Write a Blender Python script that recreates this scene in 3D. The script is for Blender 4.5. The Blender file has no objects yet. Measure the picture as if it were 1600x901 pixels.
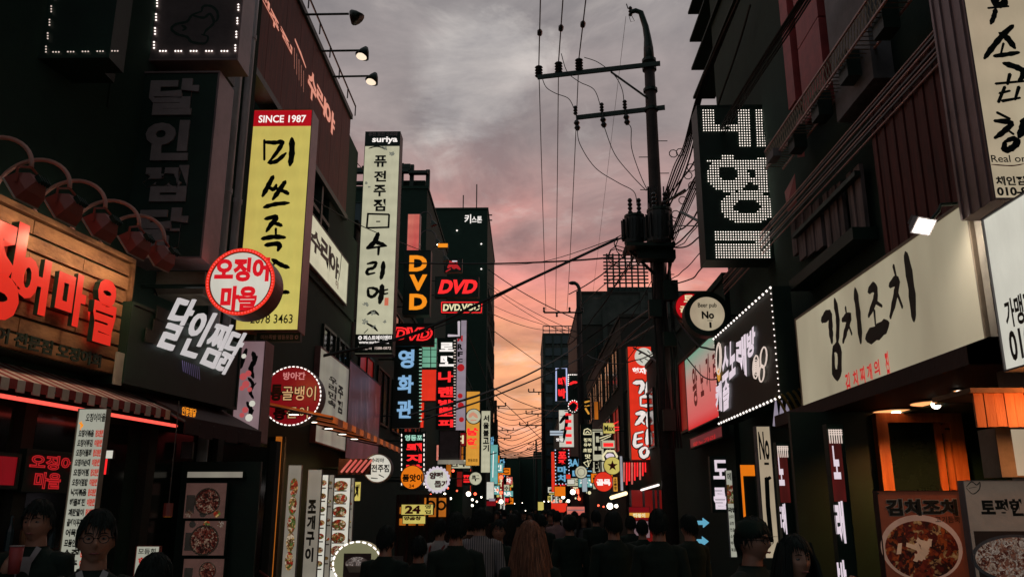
import bpy, bmesh, math, random
import numpy as np
from mathutils import Vector, Matrix, noise
random.seed(7)
SC = bpy.context.scene
COL = SC.collection
V = Vector
# ------------------------------------------------------------------ camera
PITCH, YAW, F = math.radians(14.78), math.atan(20/1300/math.cos(math.radians(14.78)))*1.0, 1300.0
CAM = V((0, 0, 1.75))
cd = bpy.data.cameras.new('camera'); cam = bpy.data.objects.new('camera', cd); COL.objects.link(cam)
cam.location = CAM; cam.rotation_euler = (math.pi/2+PITCH, 0, YAW)
cd.sensor_width = 36; cd.lens = 36*F/1600; cd.clip_start = .05; cd.clip_end = 2000
SC.camera = cam
FW = V((-math.sin(YAW)*math.cos(PITCH), math.cos(YAW)*math.cos(PITCH), math.sin(PITCH)))
RT = V((math.cos(YAW), math.sin(YAW), 0)); UP = RT.cross(FW)
def ray(px, py): return RT*((px-800)/F) + UP*((450.5-py)/F) + FW
def hitp(px, py, O, n):
    d = ray(px, py); return CAM + d*((O-CAM).dot(n)/d.dot(n))
def hy(px, py, Y): return hitp(px, py, V((0, Y, 0)), V((0, 1, 0)))
def hx(px, py, X): return hitp(px, py, V((X, 0, 0)), V((1, 0, 0)))
# ------------------------------------------------------------------ render / colour
SC.view_settings.view_transform = 'Standard'; SC.view_settings.look = 'None'
SC.view_settings.exposure = 0; SC.view_settings.gamma = 1; SC.view_settings.use_curve_mapping = False
SC.render.engine = 'CYCLES'
SC.cycles.use_denoising = True
SC.cycles.max_bounces = 5; SC.cycles.diffuse_bounces = 3; SC.cycles.glossy_bounces = 3
SC.cycles.transmission_bounces = 4; SC.cycles.sample_clamp_indirect = 2.0
SC.cycles.caustics_reflective = False; SC.cycles.caustics_refractive = False
def lin(c):
    if isinstance(c, str):
        c = [int(c[i:i+2], 16)/255 for i in (0, 2, 4)]
        return tuple(x/12.92 if x <= .04045 else ((x+.055)/1.055)**2.4 for x in c)
    return tuple(c)
def ramp(nt, stops):
    r = nt.nodes.new('ShaderNodeValToRGB'); e = r.color_ramp.elements
    while len(e) > 1: e.remove(e[-1])
    e[0].position = stops[0][0]; e[0].color = lin(stops[0][1])+(1,)
    for p, c in stops[1:]:
        k = e.new(p); k.color = lin(c)+(1,)
    return r
def math_n(nt, op, a, b=None, clamp=False):
    m = nt.nodes.new('ShaderNodeMath'); m.operation = op; m.use_clamp = clamp
    for i, x in enumerate((a, b)):
        if x is None: continue
        if isinstance(x, (int, float)): m.inputs[i].default_value = x
        else: nt.links.new(x, m.inputs[i])
    return m.outputs[0]
def mixc(nt, fac, a, b, bt='MIX'):
    m = nt.nodes.new('ShaderNodeMix'); m.data_type = 'RGBA'; m.blend_type = bt
    for s, x in ((m.inputs[0], fac), (m.inputs[6], a), (m.inputs[7], b)):
        if isinstance(x, (int, float)): s.default_value = x
        elif isinstance(x, (tuple, list, str)): s.default_value = lin(x)+(1,)
        else: nt.links.new(x, s)
    return m.outputs[2]
# ------------------------------------------------------------------ world: dusk sky behind broken cloud
SUN_EL, SUN_AZ = math.radians(2.0), 0.0
w = bpy.data.worlds.new('World'); SC.world = w; w.use_nodes = True
nt = w.node_tree; nt.nodes.clear()
out = nt.nodes.new('ShaderNodeOutputWorld')
tc = nt.nodes.new('ShaderNodeTexCoord'); sx = nt.nodes.new('ShaderNodeSeparateXYZ')
nt.links.new(tc.outputs['Generated'], sx.inputs[0])
X_, Y_, Z_ = sx.outputs
den = math_n(nt, 'ADD', math_n(nt, 'ABSOLUTE', Z_), .16)
cb = nt.nodes.new('ShaderNodeCombineXYZ')
nt.links.new(math_n(nt, 'DIVIDE', X_, den), cb.inputs[0]); nt.links.new(math_n(nt, 'DIVIDE', Y_, den), cb.inputs[1])
def wnoise(scale, det, rough, off=(0, 0, 0), dist=0.):
    mp = nt.nodes.new('ShaderNodeMapping'); mp.inputs[1].default_value = off
    nt.links.new(cb.outputs[0], mp.inputs[0])
    n = nt.nodes.new('ShaderNodeTexNoise'); n.inputs['Scale'].default_value = scale
    n.inputs['Detail'].default_value = det; n.inputs['Roughness'].default_value = rough; n.inputs['Distortion'].default_value = dist
    nt.links.new(mp.outputs[0], n.inputs['Vector']); return n.outputs['Fac']
n1 = wnoise(1.5, 7, .55, (3.1, 1.7, 0), .3); n2 = wnoise(3.6, 8, .6, (9.2, 4.4, 0), .6); n3 = wnoise(1.7, 8, .58, (5.5, 8.1, 0), .4)
zz = math_n(nt, 'ADD', Z_, math_n(nt, 'MULTIPLY', math_n(nt, 'SUBTRACT', n1, .5), .24))
zz = math_n(nt, 'MULTIPLY', zz, 1.25, True)
base = ramp(nt, [(0, '9c7a78'), (.05, 'c98872'), (.11, 'dd9070'), (.19, 'e4a276'), (.27, 'd68874'), (.36, 'c27f79'),
                 (.44, 'a38380'), (.53, '8e8483'), (.65, '8b8585'), (.82, '858384'), (1, '7e7f82')])
nt.links.new(zz, base.inputs[0])
lt = ramp(nt, [(.53, (0, 0, 0)), (.68, (1, 1, 1))]); nt.links.new(n2, lt.inputs[0])
dk = ramp(nt, [(.36, (1, 1, 1)), (.56, (0, 0, 0))]); nt.links.new(n3, dk.inputs[0])
c1 = mixc(nt, math_n(nt, 'MULTIPLY', lt.outputs[0], .45), base.outputs[0], 'c2bab4')
c1 = mixc(nt, math_n(nt, 'MULTIPLY', dk.outputs[0], .62), c1, mixc(nt, .55, base.outputs[0], '4e4a50'))
# one pale break in the cloud high over the street
bd = ray(748, 122).normalized(); vm = nt.nodes.new('ShaderNodeVectorMath'); vm.operation = 'DOT_PRODUCT'; vm.inputs[1].default_value = bd
nt.links.new(tc.outputs['Generated'], vm.inputs[0]); mr_ = nt.nodes.new('ShaderNodeMapRange'); mr_.interpolation_type = 'SMOOTHSTEP'
nt.links.new(math_n(nt, 'ADD', vm.outputs['Value'], math_n(nt, 'MULTIPLY', math_n(nt, 'SUBTRACT', n2, .5), .016)), mr_.inputs[0]); mr_.inputs[1].default_value = .9955; mr_.inputs[2].default_value = 1.0
c1 = mixc(nt, math_n(nt, 'MULTIPLY', mr_.outputs[0], .42), c1, 'c6c2be')
n4 = wnoise(2.3, 9, .62, (1.3, 6.6, 0), .5); mot = ramp(nt, [(.36, (.70, .70, .73)), (.50, (.98, .97, .97)), (.64, (1.24, 1.20, 1.18))]); nt.links.new(n4, mot.inputs[0])
c1 = mixc(nt, 1., c1, mot.outputs[0], 'MULTIPLY')
# the western glow fades to plain dusk grey behind the camera
back = nt.nodes.new('ShaderNodeMapRange'); back.interpolation_type = 'SMOOTHSTEP'
nt.links.new(Y_, back.inputs[0]); back.inputs[1].default_value = .55; back.inputs[2].default_value = -.6
c2 = mixc(nt, back.outputs[0], c1, '63686b')
sky = nt.nodes.new('ShaderNodeTexSky'); sky.sky_type = 'NISHITA'; sky.sun_disc = False
sky.sun_elevation = SUN_EL; sky.sun_rotation = SUN_AZ
bg1 = nt.nodes.new('ShaderNodeBackground'); bg1.inputs[1].default_value = .1; nt.links.new(sky.outputs[0], bg1.inputs[0])
bg2 = nt.nodes.new('ShaderNodeBackground'); bg2.inputs[1].default_value = 1.36; nt.links.new(c2, bg2.inputs[0])
mx = nt.nodes.new('ShaderNodeMixShader'); mx.inputs[0].default_value = .94
nt.links.new(bg1.outputs[0], mx.inputs[1]); nt.links.new(bg2.outputs[0], mx.inputs[2]); nt.links.new(mx.outputs[0], out.inputs[0])
sd = bpy.data.lights.new('sun', 'SUN'); sd.energy = .12; sd.angle = math.radians(10); sd.color = (1, .62, .42)
so = bpy.data.objects.new('sun', sd); COL.objects.link(so); so.rotation_euler = (-math.pi/2+SUN_EL, 0, 0); so.location = (0, 50, 40)

# ------------------------------------------------------------------ materials
def new_mat(name):
    m = bpy.data.materials.new(name); m.use_nodes = True; nt = m.node_tree
    return m, nt, nt.nodes['Principled BSDF']
def tex_noise(nt, scale, det=5, rough=.6, stretch=None):
    t = nt.nodes.new('ShaderNodeTexCoord'); n = nt.nodes.new('ShaderNodeTexNoise')
    n.inputs['Scale'].default_value = scale; n.inputs['Detail'].default_value = det; n.inputs['Roughness'].default_value = rough
    if stretch:
        mp = nt.nodes.new('ShaderNodeMapping'); mp.inputs[3].default_value = stretch
        nt.links.new(t.outputs['Object'], mp.inputs[0]); nt.links.new(mp.outputs[0], n.inputs['Vector'])
    else: nt.links.new(t.outputs['Object'], n.inputs['Vector'])
    return n.outputs['Fac']
def surf(name, col, rough=.7, metal=0., var=.35, scale=3., bump=.15, bscale=25, stretch=None, col2=None):
    m, nt, b = new_mat(name); c = lin(col)
    c2 = lin(col2) if col2 else tuple(x*(1-var) for x in c)
    f = tex_noise(nt, scale, 6, .65, stretch)
    r = ramp(nt, [(.35, (0, 0, 0)), (.65, (1, 1, 1))]); nt.links.new(f, r.inputs[0])
    nt.links.new(mixc(nt, r.outputs[0], c2, c), b.inputs['Base Color'])
    b.inputs['Roughness'].default_value = rough; b.inputs['Metallic'].default_value = metal
    if bump:
        bp = nt.nodes.new('ShaderNodeBump'); bp.inputs['Strength'].default_value = bump; bp.inputs['Distance'].default_value = .02
        nt.links.new(tex_noise(nt, bscale, 4, .6, stretch), bp.inputs['Height']); nt.links.new(bp.outputs[0], b.inputs['Normal'])
    return m
def lift(m, k):  # poster colour made to glow, standing in for light falling on it
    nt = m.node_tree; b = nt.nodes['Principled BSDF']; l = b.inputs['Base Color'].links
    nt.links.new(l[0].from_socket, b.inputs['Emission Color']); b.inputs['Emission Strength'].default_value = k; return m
def glow(name, hexc, k=1., var=0., stretch=(1.5, 1.5, .25), scale=1., hex2=None, samp=True, rough=.35, alb=.25):
    """a lit thing: backlit acrylic, neon, LED, lamp"""
    m, nt, b = new_mat(name); c = lin(hexc)
    b.inputs['Base Color'].default_value = tuple(x*alb for x in c)+(1,); b.inputs['Roughness'].default_value = rough
    b.inputs['Emission Strength'].default_value = k; b.inputs['Emission Color'].default_value = c+(1,)
    if var:
        f = tex_noise(nt, scale, 3, .5, stretch)
        r = ramp(nt, [(.3, (0, 0, 0)), (.7, (1, 1, 1))]); nt.links.new(f, r.inputs[0])
        lo = lin(hex2) if hex2 else tuple(x*(1-var) for x in c)
        cc = mixc(nt, r.outputs[0], lo, c)
        t = nt.nodes.new('ShaderNodeTexCoord'); wv = nt.nodes.new('ShaderNodeTexWave'); wv.bands_direction = 'Z'; wv.inputs['Scale'].default_value = .9; wv.inputs['Distortion'].default_value = .6; nt.links.new(t.outputs['Object'], wv.inputs[0])
        cc = mixc(nt, math_n(nt, 'MULTIPLY', wv.outputs[1], min(.22, var)), cc, tuple(x*.45 for x in c))      # tubes behind the acrylic
        g = ramp(nt, [(.42, (1, 1, 1)), (.66, (0, 0, 0))]); nt.links.new(tex_noise(nt, 5, 8, .7, (1, 1, .35)), g.inputs[0])
        cc = mixc(nt, math_n(nt, 'MULTIPLY', g.outputs[0], .16), cc, tuple(x*.35 for x in c))                  # grime on the face
        nt.links.new(cc, b.inputs['Emission Color'])
    if not samp: m.cycles.emission_sampling = 'NONE'
    return m
M = {}
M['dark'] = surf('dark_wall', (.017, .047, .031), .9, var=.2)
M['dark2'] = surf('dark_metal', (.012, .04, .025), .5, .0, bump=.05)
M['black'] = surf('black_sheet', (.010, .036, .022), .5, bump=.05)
M['brick'] = surf('brown_cladding', (.055, .045, .035), .8, col2=(.03, .035, .025), scale=1.2)
M['concrete'] = surf('weathered_concrete', (.10, .105, .09), .9, col2=(.05, .06, .048), scale=.8)
M['asphalt'] = surf('asphalt', (.035, .06, .045), .5, scale=1.5, bump=.3, bscale=60)
M['paver'] = surf('paving', (.06, .075, .06), .7, bump=.3)
M['pipe'] = surf('galvanised_pipe', (.85, .80, .84), .5, .0, bump=.05, stretch=(4, 4, .6))
M['frame'] = surf('sign_frame_aluminium', (.34, .22, .22), .4, .3, bump=.03)
M['frame2'] = surf('grey_sign_frame', (.13, .12, .12), .45, .3, bump=.03)
M['pole'] = surf('pole_concrete', (.075, .06, .055), .85)
M['cable'] = surf('cable_rubber', (.006, .012, .009), .6, bump=0)
M['ceramic'] = surf('insulator', (.012, .018, .015), .35, bump=0)
M['trans'] = surf('transformer_steel', (.05, .055, .052), .5, .2)
M['redpanel'] = surf('red_metal_panel', (.58, .09, .09), .55, bump=.04)
M['redsiding'] = surf('red_brown_siding', (.20, .035, .025), .7, col2=(.08, .022, .016), stretch=(6, 6, .6))
M['louvre'] = surf('dark_louvre', (.012, .04, .025), .8)
M['beige'] = surf('beige_panel', (.42, .33, .24), .6)
M['greyp'] = surf('grey_panel', (.24, .22, .225), .6)
M['slat'] = surf('bleached_slat', (.34, .25, .24), .85, col2=(.10, .08, .075), scale=2, stretch=(5, 5, .5))
M['wood'] = surf('signboard_wood', (.38, .19, .085), .75, col2=(.10, .038, .016), scale=2.2, stretch=(1, 1, 2.2), bump=.25)
M['wood2'] = surf('orange_wood', (.62, .19, .05), .5, col2=(.4, .09, .02), stretch=(5, 5, .5))
M['lampred'] = surf('red_lamp_housing', (.45, .10, .075), .4, bump=0)
M['armred'] = surf('painted_lamp_arm', (.8, .40, .33), .4, bump=0)
M['cream'] = surf('cream_paint', (.55, .50, .42), .6)
M['glass'] = surf('dark_glass', (.012, .022, .018), .12, bump=0)
M['glassb'] = surf('office_glass', (.035, .07, .08), .15, bump=0, scale=.7)
M['awnred'] = surf('red_awning_cloth', (.30, .03, .03), .8)
M['awnwhite'] = surf('white_awning_cloth', (.62, .55, .50), .8)
M['awndark'] = surf('dark_awning', (.05, .016, .014), .7)
M['ink'] = surf('black_ink', (.008, .014, .010), .5, bump=0)
M['inkred'] = surf('red_ink', (.45, .03, .03), .5, bump=0)
M['unlit'] = surf('unlit_letter', (.42, .32, .32), .5, bump=.02)
M['skin'] = surf('skin', (.52, .25, .17), .5, var=.12, bump=.02)
M['lip'] = surf('lips', (.35, .10, .09), .4, bump=0)
M['eye'] = surf('eye_white', (.3, .27, .25), .2, bump=0)
M['iris'] = surf('iris', (.01, .01, .01), .15, bump=0)
M['hair'] = surf('black_hair', (.008, .018, .013), .75, bump=.4, bscale=60, stretch=(8, 8, .5))
M['hairf'] = surf('auburn_hair', (.42, .17, .09), .5, col2=(.16, .06, .035), bump=.4, bscale=60, stretch=(8, 8, .4), scale=8)
for k, c in dict(c_black=(.009, .027, .018), c_navy=(.014, .022, .026), c_grey=(.09, .09, .095), c_white=(.55, .5, .5), c_brown=(.06, .03, .02),
                 c_red=(.30, .05, .045), c_blue=(.03, .07, .12), c_pink=(.4, .25, .26)).items():
    M[k] = surf('cloth_'+k[2:], c, .9, bump=.2)
# striped shirt
m, nt, b = new_mat('cloth_striped'); t = nt.nodes.new('ShaderNodeTexCoord'); wv = nt.nodes.new('ShaderNodeTexWave')
wv.bands_direction = 'X'; wv.inputs['Scale'].default_value = 14; nt.links.new(t.outputs['Object'], wv.inputs[0])
nt.links.new(mixc(nt, wv.outputs[1], (.08, .08, .09), (.42, .38, .38)), b.inputs['Base Color']); b.inputs['Roughness'].default_value = .9; M['c_stripe'] = m
# lit materials
def G(k, *a, **kw): M[k] = glow(k, *a, **kw)
G('lit_cream', 'c3bfa2', 1, .14); G('lit_cream2', 'b4a78c', 1, .18, hex2='a08a74'); G('lit_white', 'd3d0c2', 1, .1)
G('lit_paper', 'a5a596', 1, .12); G('lit_dim', '8d8878', 1, .2, hex2='6b625c'); G('lit_yellow', 'cfc266', 1, .12, hex2='c4ad58')
G('lit_red', 'ea3520', 1, .12); G('lit_deepred', '780c14', 1, .15); G('lit_header', 'b3101c', 1, .1)
G('lit_orange', 'ee7a14', 1, .1); G('lit_pinkish', '8a7478', 1, .3, hex2='6d4a4e'); G('lit_green', '7fb59a', 1, .2, hex2='4f9676')
G('lit_gold', 'dd9a3a', 1, .1); G('lit_cyan', '6fb0ac', 1, .15); G('lit_mauve', '4a2c32', 1, .5, hex2='20191b')
G('lit_beigering', '7d7a5c', 1, .1); G('lit_pinkred', 'c04444', 1, .2, hex2='d98a74')
G('n_red', 'ff2a2c', 1.1, samp=False); G('n_white', 'f4ece6', 1.1, samp=False); G('n_blue', '7fa8cc', 1., samp=False)
G('n_orange', 'f5901c', 1., samp=False); G('n_mint', 'a8dcc4', 1, samp=False); G('n_pinkwhite', 'dcccd6', 1, samp=False)
G('led_white', 'fff2ea', 1.6, samp=False); G('led_red', 'ff4a4a', 1.8, samp=False); G('led_dim', 'd8c4b8', 1, samp=False)
G('n_dimred', 'a81c20', 1, samp=False); G('sigred', 'd0281a', .9); G('warm_strip', 'ffe0a8', 2.2, samp=False)
G('n_cream', 'e6dcae', 1, samp=False); G('n_sky', '6aa6c8', 1, samp=False); G('roofsign', 'd98a72', .9, samp=False)
G('bulb', 'fff0d8', 5., samp=False); G('bulbred', 'ff5a3c', 3., samp=False); G('lamp_face', 'fff4e8', 4.)
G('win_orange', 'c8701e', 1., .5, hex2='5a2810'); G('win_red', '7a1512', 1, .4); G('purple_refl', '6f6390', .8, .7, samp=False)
G('lit_awning', 'b0501a', 1, .5, hex2='5a2408'); G('lit_awning_dark', '4a1c0a', 1, .4)  # awning cloth glows by itself, standing in for light beneath it
G('arrow_blue', '5fa2bc', 1, samp=False)
# food prints
def food(name, cols, k, scale=9.):
    m, nt, b = new_mat(name); t = nt.nodes.new('ShaderNodeTexCoord'); v = nt.nodes.new('ShaderNodeTexVoronoi')
    v.inputs['Scale'].default_value = scale; v.inputs['Randomness'].default_value = 1
    dn = nt.nodes.new('ShaderNodeTexNoise'); dn.inputs['Scale'].default_value = scale*.8; nt.links.new(t.outputs['Object'], dn.inputs['Vector'])
    oi = nt.nodes.new('ShaderNodeObjectInfo'); va = nt.nodes.new('ShaderNodeVectorMath'); va.operation = 'ADD'; nt.links.new(mixc(nt, .16, t.outputs['Object'], dn.outputs['Color'], 'ADD'), va.inputs[0]); nt.links.new(math_n(nt, 'MULTIPLY', oi.outputs['Random'], 7.), va.inputs[1]); nt.links.new(va.outputs[0], v.inputs['Vector'])
    sp = nt.nodes.new('ShaderNodeSeparateColor'); nt.links.new(v.outputs['Color'], sp.inputs[0])
    n = len(cols); r = ramp(nt, [(i/n, c) for i, c in enumerate(cols)]); r.color_ramp.interpolation = 'CONSTANT'
    nt.links.new(sp.outputs[0], r.inputs[0])
    dd = ramp(nt, [(.0, (1, 1, 1)), (.9, (.25, .2, .2))]); nt.links.new(v.outputs['Distance'], dd.inputs[0])
    c = mixc(nt, 1., r.outputs[0], dd.outputs[0], 'MULTIPLY')
    n2 = tex_noise(nt, scale*2.5, 4); c = mixc(nt, math_n(nt, 'MULTIPLY', n2, .5), c, (.02, .01, .01))
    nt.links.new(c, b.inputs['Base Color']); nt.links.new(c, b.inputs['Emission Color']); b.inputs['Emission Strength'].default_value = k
    b.inputs['Roughness'].default_value = .5; return m
M['food_stew'] = food('food_print_stew', ['8a2a12', '5e1408', 'b8501c', 'd8a468', '3a1408', '9c3a14'], .22, 26)
M['food_stew_s'] = food('food_print_stew_small', ['8a3a2a', '5e1f18', 'b8705c', 'd8b498', '3a1f18'], .3, 34)
M['food_nuts'] = food('food_print_pieces', ['b8a08c', '8a5844', 'c8b8a8', '5a2a1c', 'a87860'], .45, 40)
M['food_plate'] = food('food_print_plate', ['c03a20', '7a5a24', 'd8b070', '5a7a3a', '8a2a18', 'e8d8b8'], .75, 24)
M['food_bowl'] = food('food_print_bowl', ['a89c94', '7c7068', 'c8c0b8', '5c5450', '8c8078'], .7, 34)
# ------------------------------------------------------------------ mesh helpers
WL = {}
def tag(o, label=None, cat=None, group=None, kind=None):
    if label: o['label'] = label
    if cat: o['category'] = cat
    if group: o['group'] = group
    if kind: o['kind'] = kind
    return o
def thing(name, label, cat, loc, group=None, rz=0):
    o = bpy.data.objects.new(name, None); COL.objects.link(o); o.empty_display_size = .2
    o.location = loc; o.rotation_euler = (0, 0, rz); WL[o.name] = V(loc); return tag(o, label, cat, group)
class MB:
    def __init__(s): s.v = []; s.f = []; s.mi = []
    def add(s, vs, fs, mi=0):
        b = len(s.v); s.v += [tuple(p) for p in vs]; s.f += [tuple(i+b for i in f) for f in fs]; s.mi += [mi]*len(fs); return s
    def obox(s, O, R, D, N, W, H, T, mi=0):
        """O a corner; R,D,N unit axes; sizes W,H,T"""
        p = [O+R*(W*a)+D*(H*b)+N*(T*c) for c in (0, 1) for b in (0, 1) for a in (0, 1)]
        return s.add(p, [(0, 1, 3, 2), (4, 6, 7, 5), (0, 4, 5, 1), (2, 3, 7, 6), (0, 2, 6, 4), (1, 5, 7, 3)], mi)
    def box(s, a, b, mi=0):
        a, b = V(a), V(b); d = b-a
        return s.obox(a, V((1, 0, 0)), V((0, 1, 0)), V((0, 0, 1)), d.x, d.y, d.z, mi)
    def tube(s, pts, r, n=6, cap=True, mi=0):
        pts = [V(p) for p in pts]; rs = r if isinstance(r, (list, tuple)) else [r]*len(pts)
        rings = []; up = None
        for i, p in enumerate(pts):
            t = (pts[min(i+1, len(pts)-1)]-pts[max(i-1, 0)])
            if t.length < 1e-9: t = V((0, 0, 1))
            t.normalize()
            if up is None:
                up = V((0, 0, 1)) if abs(t.z) < .9 else V((1, 0, 0))
            a = t.cross(up)
            if a.length < 1e-4: a = t.cross(V((1, 0, 0)))
            a.normalize(); b_ = a.cross(t); up = b_
            rings.append([p+(a*math.cos(2*math.pi*k/n)+b_*math.sin(2*math.pi*k/n))*rs[i] for k in range(n)])
        vs = [q for rg in rings for q in rg]; fs = []
        for i in range(len(pts)-1):
            for k in range(n): fs.append((i*n+k, i*n+(k+1) % n, (i+1)*n+(k+1) % n, (i+1)*n+k))
        if cap: fs += [tuple(range(n))[::-1], tuple((len(pts)-1)*n+k for k in range(n))]
        return s.add(vs, fs, mi)
    def disc(s, c, R, U, r, n=32, mi=0):
        return s.add([c+(R*math.cos(2*math.pi*k/n)+U*math.sin(2*math.pi*k/n))*r for k in range(n)], [tuple(range(n))], mi)
    def drum(s, c, R, U, N, r, d, n=40, mi=0):
        """cylinder: front rim at c, depth d along -N"""
        return s.tube([c-N*d, c], r, n, True, mi)
    def ring(s, c, R, U, N, r0, r1, d, n=40, mi=0):
        vs = []
        for k in range(n):
            e = R*math.cos(2*math.pi*k/n)+U*math.sin(2*math.pi*k/n)
            vs += [c+e*r0, c+e*r1, c+e*r1-N*d, c+e*r0-N*d]
        fs = []
        for k in range(n):
            a, b = 4*k, 4*((k+1) % n)
            for j in range(4): fs.append((a+j, a+(j+1) % 4, b+(j+1) % 4, b+j))
        return s.add(vs, fs, mi)
    def dot(s, c, r, mi=0):
        p = [c+V(q)*r for q in ((1, 0, 0), (-1, 0, 0), (0, 1, 0), (0, -1, 0), (0, 0, 1), (0, 0, -1))]
        return s.add(p, [(0, 2, 4), (2, 1, 4), (1, 3, 4), (3, 0, 4), (2, 0, 5), (1, 2, 5), (3, 1, 5), (0, 3, 5)], mi)
    def ball(s, c, r, n=10, m=6, sc=(1, 1, 1), mi=0):
        vs = []; fs = []
        for i in range(m+1):
            th = math.pi*i/m
            for k in range(n):
                ph = 2*math.pi*k/n
                vs.append(c+V((math.sin(th)*math.cos(ph)*sc[0], math.sin(th)*math.sin(ph)*sc[1], math.cos(th)*sc[2]))*r)
        for i in range(m):
            for k in range(n): fs.append((i*n+k, (i+1)*n+k, (i+1)*n+(k+1) % n, i*n+(k+1) % n))
        return s.add(vs, fs, mi)
    def build(s, name, mats, parent=None, label=None, cat=None, group=None, kind=None, smooth=False):
        if parent is not None: loc = WL[parent.name]
        else:
            a = np.array(s.v); loc = V(((a[:, 0].min()+a[:, 0].max())/2, (a[:, 1].min()+a[:, 1].max())/2, a[:, 2].min()))
        me = bpy.data.meshes.new(name); me.from_pydata([V(p)-loc for p in s.v], [], s.f)
        if not isinstance(mats, (list, tuple)): mats = [mats]
        for m in mats: me.materials.append(M[m] if isinstance(m, str) else m)
        if len(mats) > 1: me.polygons.foreach_set('material_index', s.mi)
        if smooth: me.polygons.foreach_set('use_smooth', [True]*len(me.polygons))
        me.update()
        o = bpy.data.objects.new(name, me); COL.objects.link(o); WL[o.name] = loc
        if parent is not None: o.parent = parent
        else: o.location = loc
        return tag(o, label, cat, group, kind)
# ------------------------------------------------------------------ lettering
TC = {}
def text_mesh(s, b=.02, neon=0., ex=0.):
    key = (s, b, neon, ex)
    if key in TC: return TC[key]
    c = bpy.data.curves.new('t', 'FONT'); c.body = s; c.resolution_u = 3
    if neon: c.fill_mode = 'NONE'; c.bevel_depth = neon; c.bevel_resolution = 0; c.offset = b
    else: c.offset = b; c.extrude = ex
    o = bpy.data.objects.new('t', c); COL.objects.link(o); bpy.context.view_layer.update()
    me = bpy.data.meshes.new_from_object(o)
    vs = np.array([v.co[:] for v in me.vertices]); fs = [tuple(p.vertices) for p in me.polygons]
    nz = [abs(p.normal.z) > .7 for p in me.polygons]
    bpy.data.objects.remove(o); bpy.data.curves.remove(c); bpy.data.meshes.remove(me)
    mn, mxx = vs.min(0), vs.max(0); d = np.maximum(mxx-mn, 1e-6)
    u = (vs[:, 0]-mn[0])/d[0]; v = 1-(vs[:, 1]-mn[1])/d[1]; z = vs[:, 2]
    TC[key] = (u, v, z, fs, nz, d); return TC[key]
class Fr:
    """a vertical sign plane: O top-left corner, R to the right as seen, D down, N towards the viewer"""
    def __init__(s, O, R, N, W, H): s.O = O; s.R = R; s.D = V((0, 0, -1)); s.N = N; s.W = W; s.H = H
    def pt(s, u, v, off=0.): return s.O+s.R*(u*s.W)+s.D*(v*s.H)+s.N*off
    def px(s, x, y, off=0.): return hitp(x, y, s.O+s.N*off, s.N)
    def uv(s, x, y):
        q = s.px(x, y)-s.O; return q.dot(s.R)/s.W, q.dot(s.D)/s.H
    def ppm(s, x, y):
        return F/(s.px(x, y)-CAM).dot(FW)
def perp(Y, x0, y0, x1, y1):
    a, b = hy(x0, y0, Y), hy(x1, y1, Y); return Fr(a, V((1, 0, 0)), V((0, -1, 0)), b.x-a.x, a.z-b.z)
def face_plane(O, ang, side):
    """street facade plane through O; ang = turn from the street axis; side -1 left wall, +1 right wall"""
    d = V((math.sin(ang), math.cos(ang), 0)); n = V((d.y, -d.x, 0))*(-side)
    return O, (d if side < 0 else -d), n
WA = face_plane(V((-4.0, 8.45, 0)), math.radians(8.4), -1)
LF = lambda X: face_plane(V((X, 0, 0)), 0, -1)
RF = lambda X: face_plane(V((X, 0, 0)), 0, 1)
def facade(P, x0, y0, x1, y1):
    O, R, N = P; a, b = hitp(x0, y0, O, N), hitp(x1, y1, O, N)
    return Fr(a, R, N, (b-a).dot(R), a.z-b.z)
def quad_text(Fm, s, q, mat, parent, b=.02, off=.0065, neon=0, ex=0, name='lettering', mb=None, build=True, side=None):
    """q = pixel corners TL,TR,BL,BR of the text on plane Fm"""
    P = [Fm.px(*c) for c in q]
    return _txt(Fm, s, P, mat, parent, b, off, neon, ex, name, mb, build, side)
def _txt(Fm, s, P, mat, parent, b, off, neon, ex, name, mb, build, side=None):
    u, v, z, fs, nz, d = text_mesh(s, b, neon, ex)
    sc = (P[2]-P[0]).length/d[1]
    vs = []
    for a, c, zz in zip(u, v, z):
        p = P[0].lerp(P[1], a).lerp(P[2].lerp(P[3], a), c)
        vs.append(p+Fm.N*(off+(zz+ex)*sc if (ex or neon) else off))
    mb = mb or MB()
    if side:
        n0 = len(mb.v); mb.v += [tuple(p) for p in vs]; mb.f += [tuple(i+n0 for i in f) for f in fs]; mb.mi += [0 if k else 1 for k in nz]
        mats = [mat, side]
    else: mb.add(vs, fs); mats = mat
    return mb.build(name, mats, parent) if build else mb
def text(Fm, s, x0, y0, x1, y1, mat, parent, b=.02, off=.0065, neon=0, ex=0, name='lettering', mb=None, build=True, rot=0, side=None):
    u0, v0 = Fm.uv(x0, y0); u1, v1 = Fm.uv(x1, y1)
    P = [Fm.pt(u0, v0), Fm.pt(u1, v0), Fm.pt(u0, v1), Fm.pt(u1, v1)]
    if rot: P = [P[1], P[3], P[0], P[2]]
    return _txt(Fm, s, P, mat, parent, b, off, neon, ex, name, mb, build, side)
def textuv(Fm, s, u0, v0, u1, v1, mat, parent, **k):
    kw = dict(b=.02, off=.0065, neon=0, ex=0, name='lettering', mb=None, build=True, side=None); kw.update(k)
    P = [Fm.pt(u0, v0), Fm.pt(u1, v0), Fm.pt(u0, v1), Fm.pt(u1, v1)]
    return _txt(Fm, s, P, mat, parent, **kw)
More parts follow.
